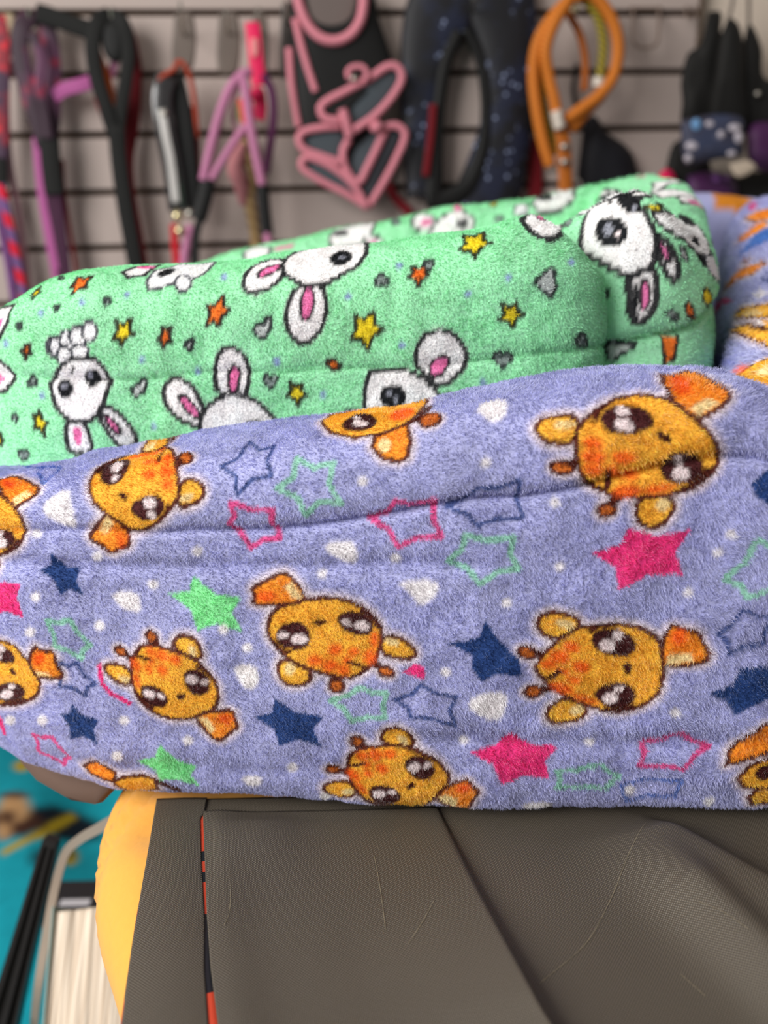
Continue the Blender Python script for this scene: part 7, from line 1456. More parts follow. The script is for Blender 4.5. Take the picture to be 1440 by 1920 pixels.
def keep_parent(o, p):
    o.matrix_parent_inverse = Matrix.Translation(p.location).inverted()
    return o


w = cloth('lav_front', 'lav', 'front_wall', lav_cloth, bed)
pile('lav_front', 'lav', LAV_HAIR, 0.0017, 0.0001, lav_pile, w, 0.02, 0.80, 0.10, 0.98, lay=(0.08, -0.25), wild=0.45, seed=101)
w = cloth('lav_right', 'lav', 'side_wall', lav_cloth, bed)
pile('lav_right', 'lav', LAV_HAIR // 6, 0.0030, 0.00014, lav_pile, w, 0.25, 0.92, 0.05, 1.0, lay=(0.3, -0.3), wild=0.55, seed=102)
cloth('lav_left', 'lav', 'side_wall', lav_cloth, bed)
w = cloth('lav_back', 'lav', 'back_wall', lav_cloth, bed)
w = cloth('green_front', 'green', 'front_wall', green_cloth, bed_g)
pile('green_front', 'green', GREEN_HAIR, 0.0013, 0.00012, green_pile, w, 0.30, 0.82, 0.14, 1.0, lay=(0.15, -0.5), wild=0.45, seed=103)
w = cloth('green_right', 'green', 'side_wall', green_cloth, bed_g)
pile('green_right', 'green', GREEN_HAIR // 3, 0.0013, 0.00013, green_pile, w, 0.25, 0.9, 0.0, 1.0, lay=(0.1, -0.4), wild=0.45, seed=104)
w = cloth('green_back', 'green', 'back_wall', green_cloth, bed_g)
pile('green_back', 'green', GREEN_HAIR // 5, 0.0028, 0.0003, green_pile, w, 0.35, 0.85, 0.0, 1.0, seed=105)


def slab(name, outline, z0, z1, mat, parent, puff=0.0, sag=None, n=90):
    """flat cushion with rounded rim from a plan outline"""
    P = spline(np.array(outline + outline[:1], float), n)[:-1]
    c = P.mean(0)
    k = len(P)
    rows = []
    for s, f in ((0.2, 0), (0.9, 0), (0.985, 0.15), (1.0, 0.5), (0.985, 0.85), (0.93, 1.0), (0.6, 1.25), (0.2, 1.4)):
        Q = c + (P - c) * s
        z = np.full(k, z0 + (z1 - z0) * min(f, 1.0) + puff * max(0, f - 1))
        if sag is not None:
            z = z + sag(Q[:, 0], Q[:, 1]) * (1 if f < 0.9 else 0.4)
        rows.append(np.c_[Q, z])
    V = np.concatenate(rows)
    kk = np.arange(len(rows) * k).reshape(len(rows), k)
    F = np.stack([kk[:-1], np.roll(kk, -1, 1)[:-1], np.roll(kk, -1, 1)[1:], kk[1:]], -1).reshape(-1, 4)
    return mesh_obj(name, V, [tuple(f) for f in F] + [tuple(kk[0][::-1]), tuple(kk[-1])], mat, parent)


slab('base', [(-0.262, 0.62), (-0.245, 0.49), (-0.205, 0.425), (-0.155, 0.398), (0.0, 0.385), (0.17, 0.38), (0.21, 0.48), (0.33, 0.88), (0.30, 0.95), (-0.25, 0.94)],
     0.002, 0.022, base_mat, bed, sag=lambda x, y: -0.030 * np.clip((-0.146 - x) / 0.016, 0, 1) * np.clip((0.75 - y) / 0.1, 0, 1))
lav_plain, green_plain = plain('lavender_cushion', (140, 142, 206), 0.85, 0.2, 0.08, 120), plain('green_cushion', (98, 214, 130), 0.85, 0.2, 0.08, 120)
slab('seat_cushion', [(-0.22, 0.60), (-0.2, 0.47), (0.16, 0.45), (0.20, 0.55), (0.29, 0.84), (0.27, 0.93), (-0.22, 0.92)], 0.0225, 0.0255, lav_plain, bed, puff=0.0)
slab('seat_cushion', [(-0.20, 0.62), (-0.18, 0.52), (0.10, 0.52), (0.14, 0.58), (0.21, 0.82), (-0.2, 0.80)], 0.028, 0.075, green_plain, bed_g, puff=0.03)

# ------------------------------------------------------------------ floor corner at the lower left
teal_cloth = fleece('teal_dog_fleece', 0.85, 0.15)
o = cloth('teal', 'teal', 'fleece_blanket', teal_cloth, None)
tag(o, 'teal fleece blanket with a brown dog print heaped on the floor at the left', 'blanket')

page_mat, Np, Lp, Bp = new_mat('paper_pages')
_tc = Np.new('ShaderNodeTexCoord'); _mp = Np.new('ShaderNodeMapping'); _mp.inputs['Scale'].default_value = (420, 6, 6)
Lp.new(_tc.outputs['Object'], _mp.inputs[0])
_n = Np.new('ShaderNodeTexNoise'); _n.inputs['Scale'].default_value = 1.0; _n.inputs['Detail'].default_value = 3
Lp.new(_mp.outputs[0], _n.inputs['Vector'])
_cr = Np.new('ShaderNodeValToRGB')
_cr.color_ramp.elements[0].position, _cr.color_ramp.elements[1].position = 0.3, 0.62
_cr.color_ramp.elements[0].color = (*srgb(196, 172, 146), 1); _cr.color_ramp.elements[1].color = (*srgb(244, 228, 208), 1)
Lp.new(_n.outputs[0], _cr.inputs[0]); Lp.new(_cr.outputs[0], Bp.inputs['Base Color'])
Bp.inputs['Roughness'].default_value = 0.8
bump(Np, Lp, Bp, _n.outputs[0], 0.6, 0.002)
book = thing('book', 'thick book leaning back with its cream page edges facing up', 'book', loc=(-0.25, 0.45, FLOOR + 0.09))


BOOK_T = np.array([-0.282, 0.5765, -0.25])                # upper left corner of the fore-edge
BOOK_LEAN = 0.08


def book_turn(v):                                        # v: across the pages, into the book, down along the fore-edge
    e = np.array([BOOK_LEAN, -0.74, -0.67]); e /= np.linalg.norm(e)
    a = np.array([1.0, 0.10, 0.16]); a -= e * (a @ e); a /= np.linalg.norm(a)
    n = np.cross(a, e); n = n if n[2] < 0 else -n
    return BOOK_T + v[:, :1] * a + v[:, 1:2] * n + v[:, 2:3] * e


def page_block():                                        # the fore-edge looks up at the viewer
    n, m = 70, 40
    x = np.linspace(0.0016, 0.0744, n); y = np.linspace(0.004, 0.20, m)
    X, Y = np.meshgrid(x, y, indexing='ij')
    wav = 0.0016 * vnoise(X * 420, Y * 6, 71) + 0.0022 * vnoise(X * 90, Y * 9, 72)
    up = np.stack([X, 0.004 + wav, Y], 2)
    lo = np.stack([X, np.full_like(X, 0.088), Y], 2)
    V = book_turn(np.concatenate([up.reshape(-1, 3), lo.reshape(-1, 3)]))
    k = np.arange(n * m).reshape(n, m)
    F = [tuple(f) for f in grid_faces(n, m)] + [tuple(int(c) + n * m for c in f[::-1]) for f in grid_faces(n, m)]
    rim = np.concatenate([k[:, 0], k[-1, 1:], k[-2::-1, -1], k[0, -2:0:-1]])
    F += [(rim[i], rim[i] + n * m, rim[(i + 1) % len(rim)] + n * m, rim[(i + 1) % len(rim)]) for i in range(len(rim))]
    return mesh_obj('page_block', V, F, page_mat, book)


page_block()
cover = plain('book_cover', (150, 168, 160), 0.5, 0.4, 0.05, 30)
for x0 in (0.0, 0.0745):
    box('cover', x0, x0 + 0.0015, 0.0, 0.0895, 0.0, 0.204, cover, book, 0.0003, book_turn)
box('spine', 0.0, 0.076, 0.0895, 0.091, 0.0, 0.204, cover, book, 0.0003, book_turn)


def free_sweep(name, pts, prof, mat, parent, flat, n=50, scale=None):
    P = spline(np.array(pts, float), n)
    T, S, U_ = frames(P, np.array(flat, float))
    pr = np.array(prof); k = len(pr)
    sc = np.ones(n) if scale is None else np.interp(np.linspace(0, 1, n), np.linspace(0, 1, len(scale)), scale)
    V = P[:, None] + (S[:, None] * pr[None, :, :1] + U_[:, None] * pr[None, :, 1:]) * sc[:, None, None]
    kk = np.arange(n * k).reshape(n, k)
    F = np.stack([kk[:-1], np.roll(kk, -1, 1)[:-1], np.roll(kk, -1, 1)[1:], kk[1:]], -1).reshape(-1, 4)
    return mesh_obj(name, V, [tuple(f) for f in F] + [tuple(kk[0][::-1]), tuple(kk[-1])], mat, parent, smooth=False)


def down(px, py, z):
    """point at height z seen at a photo position"""
    d = CAM_F + CAM_R * (px - 720) / FPX + CAM_U * (960 - py) / FPX
    return CAM_P + d * (z - CAM_Z) / d[2]


black_plastic = plain('black_plastic', (34, 32, 32), 0.35, 0.5, 0.1, 30)
top, low = down(96, 1578, -0.22), down(-30, 2050, -0.452)
bar = thing('black_bar', 'ridged black plastic bar leaning in the corner at the lower left', 'bar', loc=tuple(low))
h = 0.0085
free_sweep('rail', [top, (top + low) / 2, low], [(-h, -h * 0.6), (h, -h * 0.6), (h, h * 0.5), (h * 0.55, h * 0.5), (h * 0.5, 0), (h * 0.1, 0), (0.05 * h, h * 0.5), (-0.35 * h, h * 0.5), (-0.4 * h, 0), (-0.75 * h, 0), (-0.8 * h, h * 0.5), (-h, h * 0.5)], black_plastic, bar, -CAM_F, 12, [0.8, 1.3, 2.0])
free_sweep('end_cap', [top + (top - low) * 0.012, top, top - (top - low) * 0.012], [(-h * 0.7, -h * 0.7), (h * 0.7, -h * 0.7), (h * 0.7, h * 0.55), (-h * 0.7, h * 0.55)], black_plastic, bar, -CAM_F, 6)
cable_mat = plain('beige_cable', (170, 152, 136), 0.5, 0.4)
cb = free_sweep('flat_cable', [down(225, 1530, -0.10), down(185, 1553, -0.14), down(146, 1576, -0.18), down(122, 1602, -0.21), down(102, 1670, -0.25), down(86, 1760, -0.29), down(72, 1850, -0.33), down(64, 1930, -0.40), down(58, 2040, -0.462)],
                [(-0.0036, -0.001), (0.0036, -0.001), (0.0036, 0.001), (-0.0036, 0.001)], cable_mat, None, -CAM_F, 60)
tag(cb, 'flat beige cable curving down beside the black bar', 'cable')
bc = down(158, 1672, -0.445)
bx = thing('black_box', 'small black box with a white label above the leaning book', 'box', loc=(bc[0], bc[1], -0.47))
box('body', bc[0] - 0.05, bc[0] + 0.075, bc[1] - 0.05, bc[1] + 0.02, -0.458, -0.445, plain('black_card', (26, 24, 28), 0.5), bx, 0.002)
box('label', bc[0] - 0.022, bc[0] + 0.012, bc[1] - 0.022, bc[1] - 0.012, -0.4452, -0.4445, plain('white_paper', (190, 186, 190), 0.6), bx)

# ------------------------------------------------------------------ hooks and goods on the slat wall
steel = plain('hook_steel', (196, 190, 180), 0.3, 0.5, 0.05, 40, metal=0.9)
dull = plain('hook_plate', (112, 100, 92), 0.5, 0.4, 0.08, 40)
brass = plain('bright_metal', (240, 226, 180), 0.2, 0.6, metal=0.9)
black_web = plain('black_webbing', (24, 24, 23), 0.75, 0.3, 0.15, 300)
black_nylon = plain('black_nylon', (20, 20, 20), 0.6, 0.3, 0.15, 90)
magenta = plain('magenta_webbing', (178, 92, 150), 0.75, 0.3, 0.1, 200)
darkred = plain('dark_red_webbing', (116, 14, 26), 0.7, 0.3, 0.15, 200)
red_m = plain('red_webbing', (196, 26, 40), 0.7, 0.3, 0.1, 200)
rust = plain('rust_cord', (170, 66, 44), 0.7, 0.3, 0.1, 200)
orange_m = plain('orange_webbing', (206, 92, 26), 0.7, 0.3, 0.1, 200)
mauve = plain('mauve_cord', (196, 126, 162), 0.7, 0.3, 0.06, 200)
dusty = plain('dusty_pink_webbing', (178, 138, 146), 0.75, 0.3, 0.08, 200)
plum = plain('plum_webbing', (70, 36, 60), 0.75, 0.3, 0.25, 200)
hot = plain('hot_pink_ribbon', (236, 28, 92), 0.5, 0.4, 0.06, 100)
tan_m = striped('tan_rope', (176, 146, 100), (140, 108, 66), 0.02, 0.5, 0.8)
rose_m = plain('rose_fluff', (196, 130, 134), 0.9, 0.2, 0.1, 150)
pinktrim = plain('pink_piping', (222, 138, 152), 0.7, 0.3, 0.05, 120)
greymesh = plain('grey_blue_lining', (78, 86, 92), 0.8, 0.2, 0.1, 120)


def hook(px, py, label, plate=(20, 78), rod=0.16, mat=dull, top=8):
    """slat-wall peg: plate seated in a groove, a rod pointing out, an upturned tip"""
    t = thing('display_hook', label, 'hook', 'pegs in the slat wall', loc=tuple(at(px, py + plate[1] / 2, 0.0)))
    w2 = plate[0] / 2
    pad('plate', [(px - w2, py - top), (px + w2, py - top), (px + w2, py + plate[1]), (px - w2, py + plate[1])], 0.0005, 0.0005, mat, t, 0.002)
    a, b = at(px, py + 30, 0.002), at(px, py + 30, rod)
    b[2] = a[2] + 0.012
    tip = b + np.array([0, 0, 0.018]) + WN * 0.008
    free_sweep('rod', [a, a * 0.5 + b * 0.5, b, tip], [(0.0025 * math.cos(q), 0.0025 * math.sin(q)) for q in np.linspace(0, 6.283, 8, endpoint=False)], steel, t, (0, 0, 1), 20)
    return t


hook(343, 34, 'grey peg above the glossy black lead', (34, 92), 0.10)
hook(427, 34, 'empty grey peg with a narrow brown plate', (34, 100), 0.05)
hook(486, 34, 'grey peg behind the hot pink ribbon', (24, 120), 0.06)
hook(213, 34, 'grey peg behind the black lead loop', (40, 40), 0.05)
hook(60, 34, 'grey peg behind the plum leash', (34, 40), 0.05)
hook(10, 34, 'beige peg at the far left edge', (26, 40), 0.03, plain('beige_metal', (170, 150, 120), 0.5))
hook(538, 14, 'dark upright peg left of the pink-trimmed harness', (20, 130), 0.05, plain('dark_steel', (60, 52, 48), 0.4, 0.5))
hook(886, 6, 'pale peg between the two arms of the navy harness', (14, 40), 0.09, brass)
hook(1076, -8, 'pale peg carrying the orange rope lead', (14, 30), 0.06, brass)

# far left lead, red and violet
t = thing('dog_leash', 'red and violet striped braided leash at the far left edge', 'leash', 'leashes on the slat wall', tuple(at(20, 500, 0.05)))
strap('handle', [(-6, 30, 0.05), (2, 70, 0.055), (3, 140, 0.055), (0, 240, 0.05), (-2, 300, 0.05)], 26, speckled('red_navy_web', (60, 30, 60), (230, 20, 40), 60, 0.5, (140, 20, 40)), t)
strap('sleeve', [(-2, 296, 0.052), (0, 350, 0.052)], 26, black_web, t, 0.006)
cord('lead', [(2, 345, 0.05), (14, 400, 0.05), (26, 455, 0.05), (44, 545, 0.05), (60, 640, 0.05)], 16, striped('red_violet_braid', (120, 84, 140), (226, 20, 56), 0.05, 0.5, 0.8), t)
cord('second_lead', [(-4, 350, 0.04), (4, 430, 0.04), (18, 500, 0.04), (36, 620, 0.04)], 16, speckled('violet_braid', (120, 70, 130), (60, 30, 70), 90, 0.6), t)
t = thing('dog_leash', 'narrow dusty pink leash hanging left of the plum one', 'leash', 'leashes on the slat wall', tuple(at(40, 500, 0.03)))
strap('lead', [(30, 70, 0.03), (14, 100, 0.03), (11, 170, 0.03), (13, 250, 0.03), (17, 300, 0.03), (28, 370, 0.03), (38, 430, 0.03), (48, 500, 0.03), (60, 620, 0.03)], 12, dusty, t)
strap('loop', [(30, 70, 0.03), (32, 100, 0.03), (24, 130, 0.025), (40, 150, 0.02)], 10, dusty, t)
# plum leash
t = thing('dog_leash', 'plum and crimson patterned leash with a black sleeve and magenta strap', 'leash', 'leashes on the slat wall', tuple(at(100, 480, 0.05)))
plum_web = speckled('plum_pattern', (48, 20, 40), (160, 20, 60), 40, 0.5, (92, 44, 78))
strap('loop', [(60, 26, 0.05), (40, 52, 0.06), (38, 100, 0.06), (52, 170, 0.06), (72, 230, 0.058), (86, 275, 0.055)], 27, plum_web, t, 0.004)
strap('loop', [(62, 26, 0.045), (84, 44, 0.045), (96, 100, 0.045), (99, 170, 0.045), (96, 230, 0.047), (90, 275, 0.05)], 28, plum_web, t, 0.004)
strap('crossing_strap', [(60, 60, 0.07), (76, 110, 0.07), (72, 160, 0.07), (84, 210, 0.065), (92, 262, 0.06)], 15, plum_web, t)
strap('sleeve', [(92, 258, 0.056), (96, 310, 0.056), (103, 365, 0.056)], 32, black_web, t, 0.008)
strap('magenta_strap', [(70, 258, 0.05), (74, 310, 0.05), (82, 380, 0.05), (94, 450, 0.05), (107, 520, 0.05), (120, 620, 0.05)], 16, magenta, t)
strap('lead', [(100, 360, 0.052), (108, 420, 0.05), (118, 500, 0.05), (130, 620, 0.05)], 26, plum, t)
cord('thin_lead', [(116, 300, 0.04), (119, 355, 0.04), (130, 430, 0.04), (142, 500, 0.04), (155, 600, 0.04)], 8, darkred, t)
strap('keeper', [(100, 182, 0.05), (120, 168, 0.05), (150, 160, 0.05), (182, 150, 0.045)], 21, magenta, t)
# black leash
t = thing('dog_leash', 'broad black leash folded into a drooping loop', 'leash', 'leashes on the slat wall', tuple(at(240, 480, 0.06)))
strap('loop', [(206, 27, 0.05), (184, 40, 0.06), (174, 80, 0.065), (180, 140, 0.065), (198, 200, 0.065), (218, 262, 0.06)], 24, black_web, t, 0.005)
strap('loop', [(206, 27, 0.05), (230, 42, 0.06), (241, 90, 0.06), (236, 150, 0.06), (226, 210, 0.06), (219, 262, 0.06)], 22, black_web, t, 0.005)
strap('lead', [(219, 235, 0.064), (222, 290, 0.06), (232, 370, 0.06), (246, 450, 0.06), (258, 520, 0.06), (272, 620, 0.06)], 27, black_web, t, 0.005)
strap('side_strap', [(68, 24, 0.06), (90, 30, 0.06), (125, 42, 0.06), (172, 58, 0.06)], 28, black_web, t, 0.005)
pad('tongue', [(186, 46), (208, 40), (230, 52), (232, 100), (222, 118), (204, 112), (192, 90)], 0.05, 0.006, black_nylon, t)
# dark red leash behind
t = thing('dog_leash', 'dark red leash with an orange edge hanging behind the black one', 'leash', 'leashes on the slat wall', tuple(at(255, 480, 0.03)))
strap('strap', [(225, 40, 0.03), (240, 70, 0.03), (249, 120, 0.03), (250, 180, 0.03), (245, 240, 0.03), (236, 300, 0.03), (240, 360, 0.03), (254, 440, 0.03), (268, 520, 0.03), (282, 620, 0.03)], 26, darkred, t)
strap('orange_edge', [(236, 352, 0.035), (245, 420, 0.035), (257, 500, 0.035), (272, 620, 0.035)], 9, orange_m, t)
cord('red_cord', [(172, 140, 0.03), (182, 185, 0.03), (196, 225, 0.03), (208, 262, 0.03)], 8, red_m, t)
strap('orange_tab', [(183, 96, 0.045), (190, 116, 0.045), (200, 140, 0.045), (212, 200, 0.04)], 12, orange_m, t)
strap('mauve_tab', [(218, 108, 0.04), (212, 125, 0.04), (206, 145, 0.04)], 13, mauve, t)
# glossy black lead with clips
gloss = plain('glossy_black_strap', (40, 38, 40), 0.22, 0.7, 0.25, 25, coat=0.6)
t = thing('dog_leash', 'glossy black strap lead with silver clips and a rust-red cord', 'leash', 'leashes on the slat wall', tuple(at(345, 480, 0.07)))
strap('strap', [(312, 142, 0.08), (303, 180, 0.085), (309, 240, 0.085), (322, 310, 0.08), (334, 395, 0.075)], 32, gloss, t, 0.004)
strap('painted_highlight', [(303, 205, 0.089), (311, 255, 0.0895), (320, 300, 0.087), (330, 380, 0.082)], 13, plain('highlight_grey', (206, 202, 198), 0.3, 0.6, 0.2, 30), t, 0.003)  # pale strip laid on as the painted white highlight of the glossy strap
strap('back_strap', [(326, 140, 0.07), (340, 200, 0.07), (350, 280, 0.07), (362, 400, 0.065)], 30, black_nylon, t, 0.004)
strap('red_lining', [(362, 200, 0.05), (366, 280, 0.05), (368, 400, 0.05)], 16, darkred, t)
cord('rust_cord', [(294, 175, 0.08), (300, 148, 0.08), (316, 137, 0.08), (328, 128, 0.08), (334, 115, 0.08), (346, 122, 0.08), (358, 150, 0.075), (366, 200, 0.07), (370, 260, 0.06)], 8, rust, t)
for x, y, r in ((333, 405, 10), (356, 400, 8), (337, 433, 9)):
    ball('clip', x, y, 0.078, r, brass if r > 8 else steel, t)
ball('rivet', 308, 213, 0.088, 6, steel, t)
strap('red_end', [(326, 420, 0.068), (328, 460, 0.068), (334, 520, 0.068), (340, 600, 0.068)], 13, red_m, t)
cord('pink_end', [(358, 422, 0.07), (350, 460, 0.07), (342, 520, 0.07), (336, 600, 0.07)], 16, mauve, t)
strap('grey_end', [(366, 455, 0.06), (364, 490, 0.06), (370, 600, 0.06)], 14, dull, t)
# mauve rope leash
t = thing('dog_leash', 'mauve round-rope leash in long loops with black sleeves', 'leash', 'leashes on the slat wall', tuple(at(440, 440, 0.115)))
cord('rope', [(470, 136, 0.110), (456, 138, 0.115), (432, 165, 0.120), (412, 215, 0.120), (397, 270, 0.120), (381, 338, 0.115)], 15, mauve, t)
cord('rope', [(462, 236, 0.105), (440, 265, 0.110), (418, 300, 0.115), (396, 337, 0.115)], 13, mauve, t)
cord('rope', [(452, 136, 0.115), (460, 165, 0.120), (467, 215, 0.120), (476, 270, 0.120), (492, 347, 0.115)], 15, mauve, t)
cord('rope', [(446, 160, 0.095), (437, 195, 0.095), (440, 235, 0.095), (452, 262, 0.095)], 9, dusty, t)
strap('sleeve', [(390, 336, 0.115), (384, 370, 0.115), (372, 412, 0.115)], 25, black_nylon, t, 0.012)
strap('tail', [(378, 400, 0.110), (368, 440, 0.110), (366, 500, 0.110), (366, 600, 0.110)], 13, black_nylon, t)
strap('sleeve', [(492, 348, 0.115), (496, 395, 0.115), (501, 440, 0.115)], 20, black_nylon, t, 0.012)
cord('rope_end', [(500, 436, 0.115), (505, 470, 0.115), (510, 560, 0.115)], 14, mauve, t)
cord('dark_loop', [(495, 140, 0.085), (509, 170, 0.085), (513, 215, 0.085), (507, 270, 0.085), (498, 325, 0.085)], 13, plain('dark_purple_cord', (96, 40, 84), 0.7), t)
t = thing('ribbon_lead', 'hot pink ribbon knotted below a pale tag', 'ribbon', loc=tuple(at(480, 200, 0.06)))
strap('ribbon', [(473, 42, 0.05), (477, 80, 0.055), (481, 120, 0.055), (486, 160, 0.055)], 24, hot, t, 0.004)
pad('tag', [(470, 72), (481, 72), (482, 105), (473, 106)], 0.059, 0.001, plain('pale_tag', (240, 150, 150), 0.5), t, 0.0015)
ball('knot', 483, 177, 0.057, 13, hot, t, 12)
strap('tail', [(486, 178, 0.053), (488, 200, 0.053), (484, 224, 0.053)], 22, hot, t, 0.004)
t = thing('rope_toy', 'tan braided rope toy with a dusty rose tassel', 'rope toy', loc=tuple(at(470, 440, 0.032)))
cord('rope', [(458, 255, 0.032), (466, 300, 0.032), (474, 335, 0.032), (468, 370, 0.032), (474, 410, 0.032), (478, 440, 0.032), (484, 490, 0.032), (488, 560, 0.032)], 20, tan_m, t, scale=[0.7, 1, 0.8, 1.1, 0.9, 1.1, 1, 1])
cord('tassel', [(456, 270, 0.037), (445, 300, 0.040), (442, 320, 0.040), (452, 345, 0.040), (456, 385, 0.037)], 24, rose_m, t, scale=[0.6, 1.1, 1.2, 1.0, 0.5])
strap('red_tab', [(452, 185, 0.042), (457, 210, 0.042), (460, 232, 0.042)], 12, plain('coral_tab', (232, 76, 70), 0.6), t)
strap('green_tab', [(447, 190, 0.040), (449, 225, 0.040)], 7, plain('olive_tab', (110, 120, 50), 0.6), t)

# harness with pink piping
t = thing('dog_harness', 'black dog harness with dusty pink piping and folded flaps', 'harness', loc=tuple(at(640, 300, 0.06)))
pad('body', [(545, -30), (690, -30), (712, 40), (735, 110), (742, 150), (700, 250), (650, 330), (600, 300), (562, 250), (548, 120)], 0.046, 0.010, black_nylon, t, 0.01)
pad('side_panel', [(540, 60), (556, 90), (588, 170), (606, 240), (575, 268), (552, 230), (545, 150)], 0.035, 0.008, black_nylon, t, 0.006)
cord('neck_piping', [(556, -30, 0.07), (560, 5, 0.07), (576, 45, 0.07), (600, 70, 0.07), (628, 77, 0.07), (656, 66, 0.07), (675, 40, 0.07), (682, 5, 0.07), (682, -30, 0.07)], 16, pinktrim, t)
pad('neck_hole_fill', [(572, -30), (668, -30), (666, 20), (650, 52), (625, 62), (600, 55), (580, 30)], 0.060, 0.002, plain('wall_taupe_fill', (112, 100, 96), 0.8), t, 0.004)  # pad added in the neck hole, coloured like the wall seen through it
cord('side_piping', [(553, 35, 0.066), (565, 85, 0.066), (578, 130, 0.066), (592, 172, 0.066)], 12, pinktrim, t)
cord('side_piping', [(542, 90, 0.06), (546, 150, 0.06), (553, 200, 0.06), (560, 238, 0.06)], 12, pinktrim, t)
pad('flap', [(604, 214), (603, 196), (650, 168), (700, 140), (738, 122), (752, 142), (735, 180), (700, 220), (662, 244), (640, 230)], 0.064, 0.008, greymesh, t, 0.004)
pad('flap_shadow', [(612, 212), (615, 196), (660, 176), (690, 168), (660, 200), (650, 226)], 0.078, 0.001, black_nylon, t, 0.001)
cord('flap_piping', [(640, 226, 0.08), (610, 222, 0.08), (600, 204, 0.08), (612, 190, 0.08), (650, 170, 0.08), (700, 142, 0.08), (728, 124, 0.08), (746, 126, 0.08), (754, 146, 0.08), (738, 178, 0.08), (704, 216, 0.08), (664, 244, 0.08)], 13, pinktrim, t)
cord('flap_piping', [(642, 205, 0.085), (648, 225, 0.085), (656, 256, 0.08)], 16, pinktrim, t)
pad('flap', [(565, 272), (562, 254), (590, 242), (640, 240), (652, 256), (645, 285), (640, 305), (610, 300)], 0.055, 0.008, greymesh, t, 0.004)
cord('flap_piping', [(640, 306, 0.072), (600, 292, 0.072), (570, 280, 0.072), (560, 262, 0.072), (568, 248, 0.072), (600, 240, 0.072), (640, 236, 0.072)], 13, pinktrim, t)
pad('flap', [(655, 262), (690, 246), (720, 236), (742, 240), (752, 252), (720, 320), (690, 378), (660, 340), (645, 300)], 0.05, 0.008, greymesh, t, 0.004)
cord('flap_piping', [(655, 260, 0.07), (643, 285, 0.07), (650, 320, 0.07), (672, 342, 0.07), (690, 312, 0.07), (706, 280, 0.07), (722, 245, 0.07)], 13, pinktrim, t)
cord('flap_piping', [(722, 238, 0.066), (745, 236, 0.066), (760, 252, 0.066), (742, 300, 0.066), (715, 350, 0.066), (690, 390, 0.066)], 13, pinktrim, t)
pad('flap', [(566, 308), (585, 298), (630, 318), (665, 348), (684, 380), (640, 358), (595, 335)], 0.06, 0.004, greymesh, t, 0.004)
cord('flap_piping', [(690, 390, 0.072), (665, 350, 0.072), (632, 320, 0.072), (590, 298, 0.072), (568, 298, 0.072), (566, 314, 0.072), (600, 338, 0.072), (650, 364, 0.072), (690, 390, 0.072)], 12, pinktrim, t)
cord('buckle_loop', [(655, 148, 0.09), (652, 135, 0.09), (662, 126, 0.09), (680, 126, 0.09), (688, 138, 0.09), (684, 152, 0.09)], 9, pinktrim, t)
ball('ring', 664, 148, 0.085, 9, steel, t, 6)
ball('toggle', 706, 238, 0.08, 12, pinktrim, t, 10)

# navy galaxy harness
galaxy = speckled('navy_galaxy_print', (14, 14, 22), (150, 162, 196), 60, 0.27, (24, 30, 54))
t = thing('dog_harness', 'padded navy harness with a galaxy print forming a wide U', 'harness', loc=tuple(at(870, 300, 0.06)))


def limb(name, ctr, widths, puff, mat, n=60, k=14):
    """broad padded strap: centre line with a changing width"""
    P = spline(np.array([at(*p) for p in ctr]), n)
    wd = np.interp(np.linspace(0, 1, n), np.linspace(0, 1, len(widths)), widths) * PXM / 2
    T, S, U_ = frames(P, WN)
    a = np.linspace(0, 2 * math.pi, k, endpoint=False)
    ca, sa = np.sign(np.cos(a)) * np.abs(np.cos(a)) ** 0.7, np.sin(a)
    V = P[:, None] + S[:, None] * (wd[:, None] * ca[None])[:, :, None] + U_[:, None] * (puff * sa)[None, :, None]
    kk = np.arange(n * k).reshape(n, k)
    F = np.stack([kk[:-1], np.roll(kk, -1, 1)[:-1], np.roll(kk, -1, 1)[1:], kk[1:]], -1).reshape(-1, 4)
    return mesh_obj(name, V, [tuple(f) for f in F] + [tuple(kk[0][::-1]), tuple(kk[-1])], mat, t)


limb('arm', [(850, -30, 0.032), (815, 50, 0.032), (795, 120, 0.032), (788, 200, 0.032), (786, 290, 0.032), (788, 370, 0.032)], [120, 112, 78, 66, 56, 50], 0.014, galaxy)
limb('arm', [(930, -30, 0.032), (948, 60, 0.032), (952, 150, 0.032), (948, 240, 0.032), (930, 320, 0.032), (900, 400, 0.032)], [130, 108, 96, 92, 110, 120], 0.016, galaxy)
limb('inner_edge', [(872, 55, 0.042), (892, 90, 0.042), (905, 140, 0.042), (910, 220, 0.042), (902, 290, 0.042), (880, 345, 0.042), (840, 372, 0.042), (800, 375, 0.042)], [14, 16, 16, 16, 22, 30, 34, 30], 0.010, black_nylon)
limb('inner_edge', [(860, 60, 0.042), (838, 110, 0.042), (825, 180, 0.042), (818, 260, 0.042), (812, 370, 0.042)], [22, 24, 24, 28, 34], 0.010, black_nylon)
strap('maroon_strap', [(812, 195, 0.057), (808, 250, 0.057), (798, 330, 0.057)], 12, darkred, t)
strap('maroon_strap', [(722, 335, 0.027), (740, 370, 0.027), (770, 400, 0.027)], 16, darkred, t)
strap('edge_strap', [(1000, 260, 0.012), (1004, 320, 0.012), (1002, 400, 0.012)], 26, darkred, t)

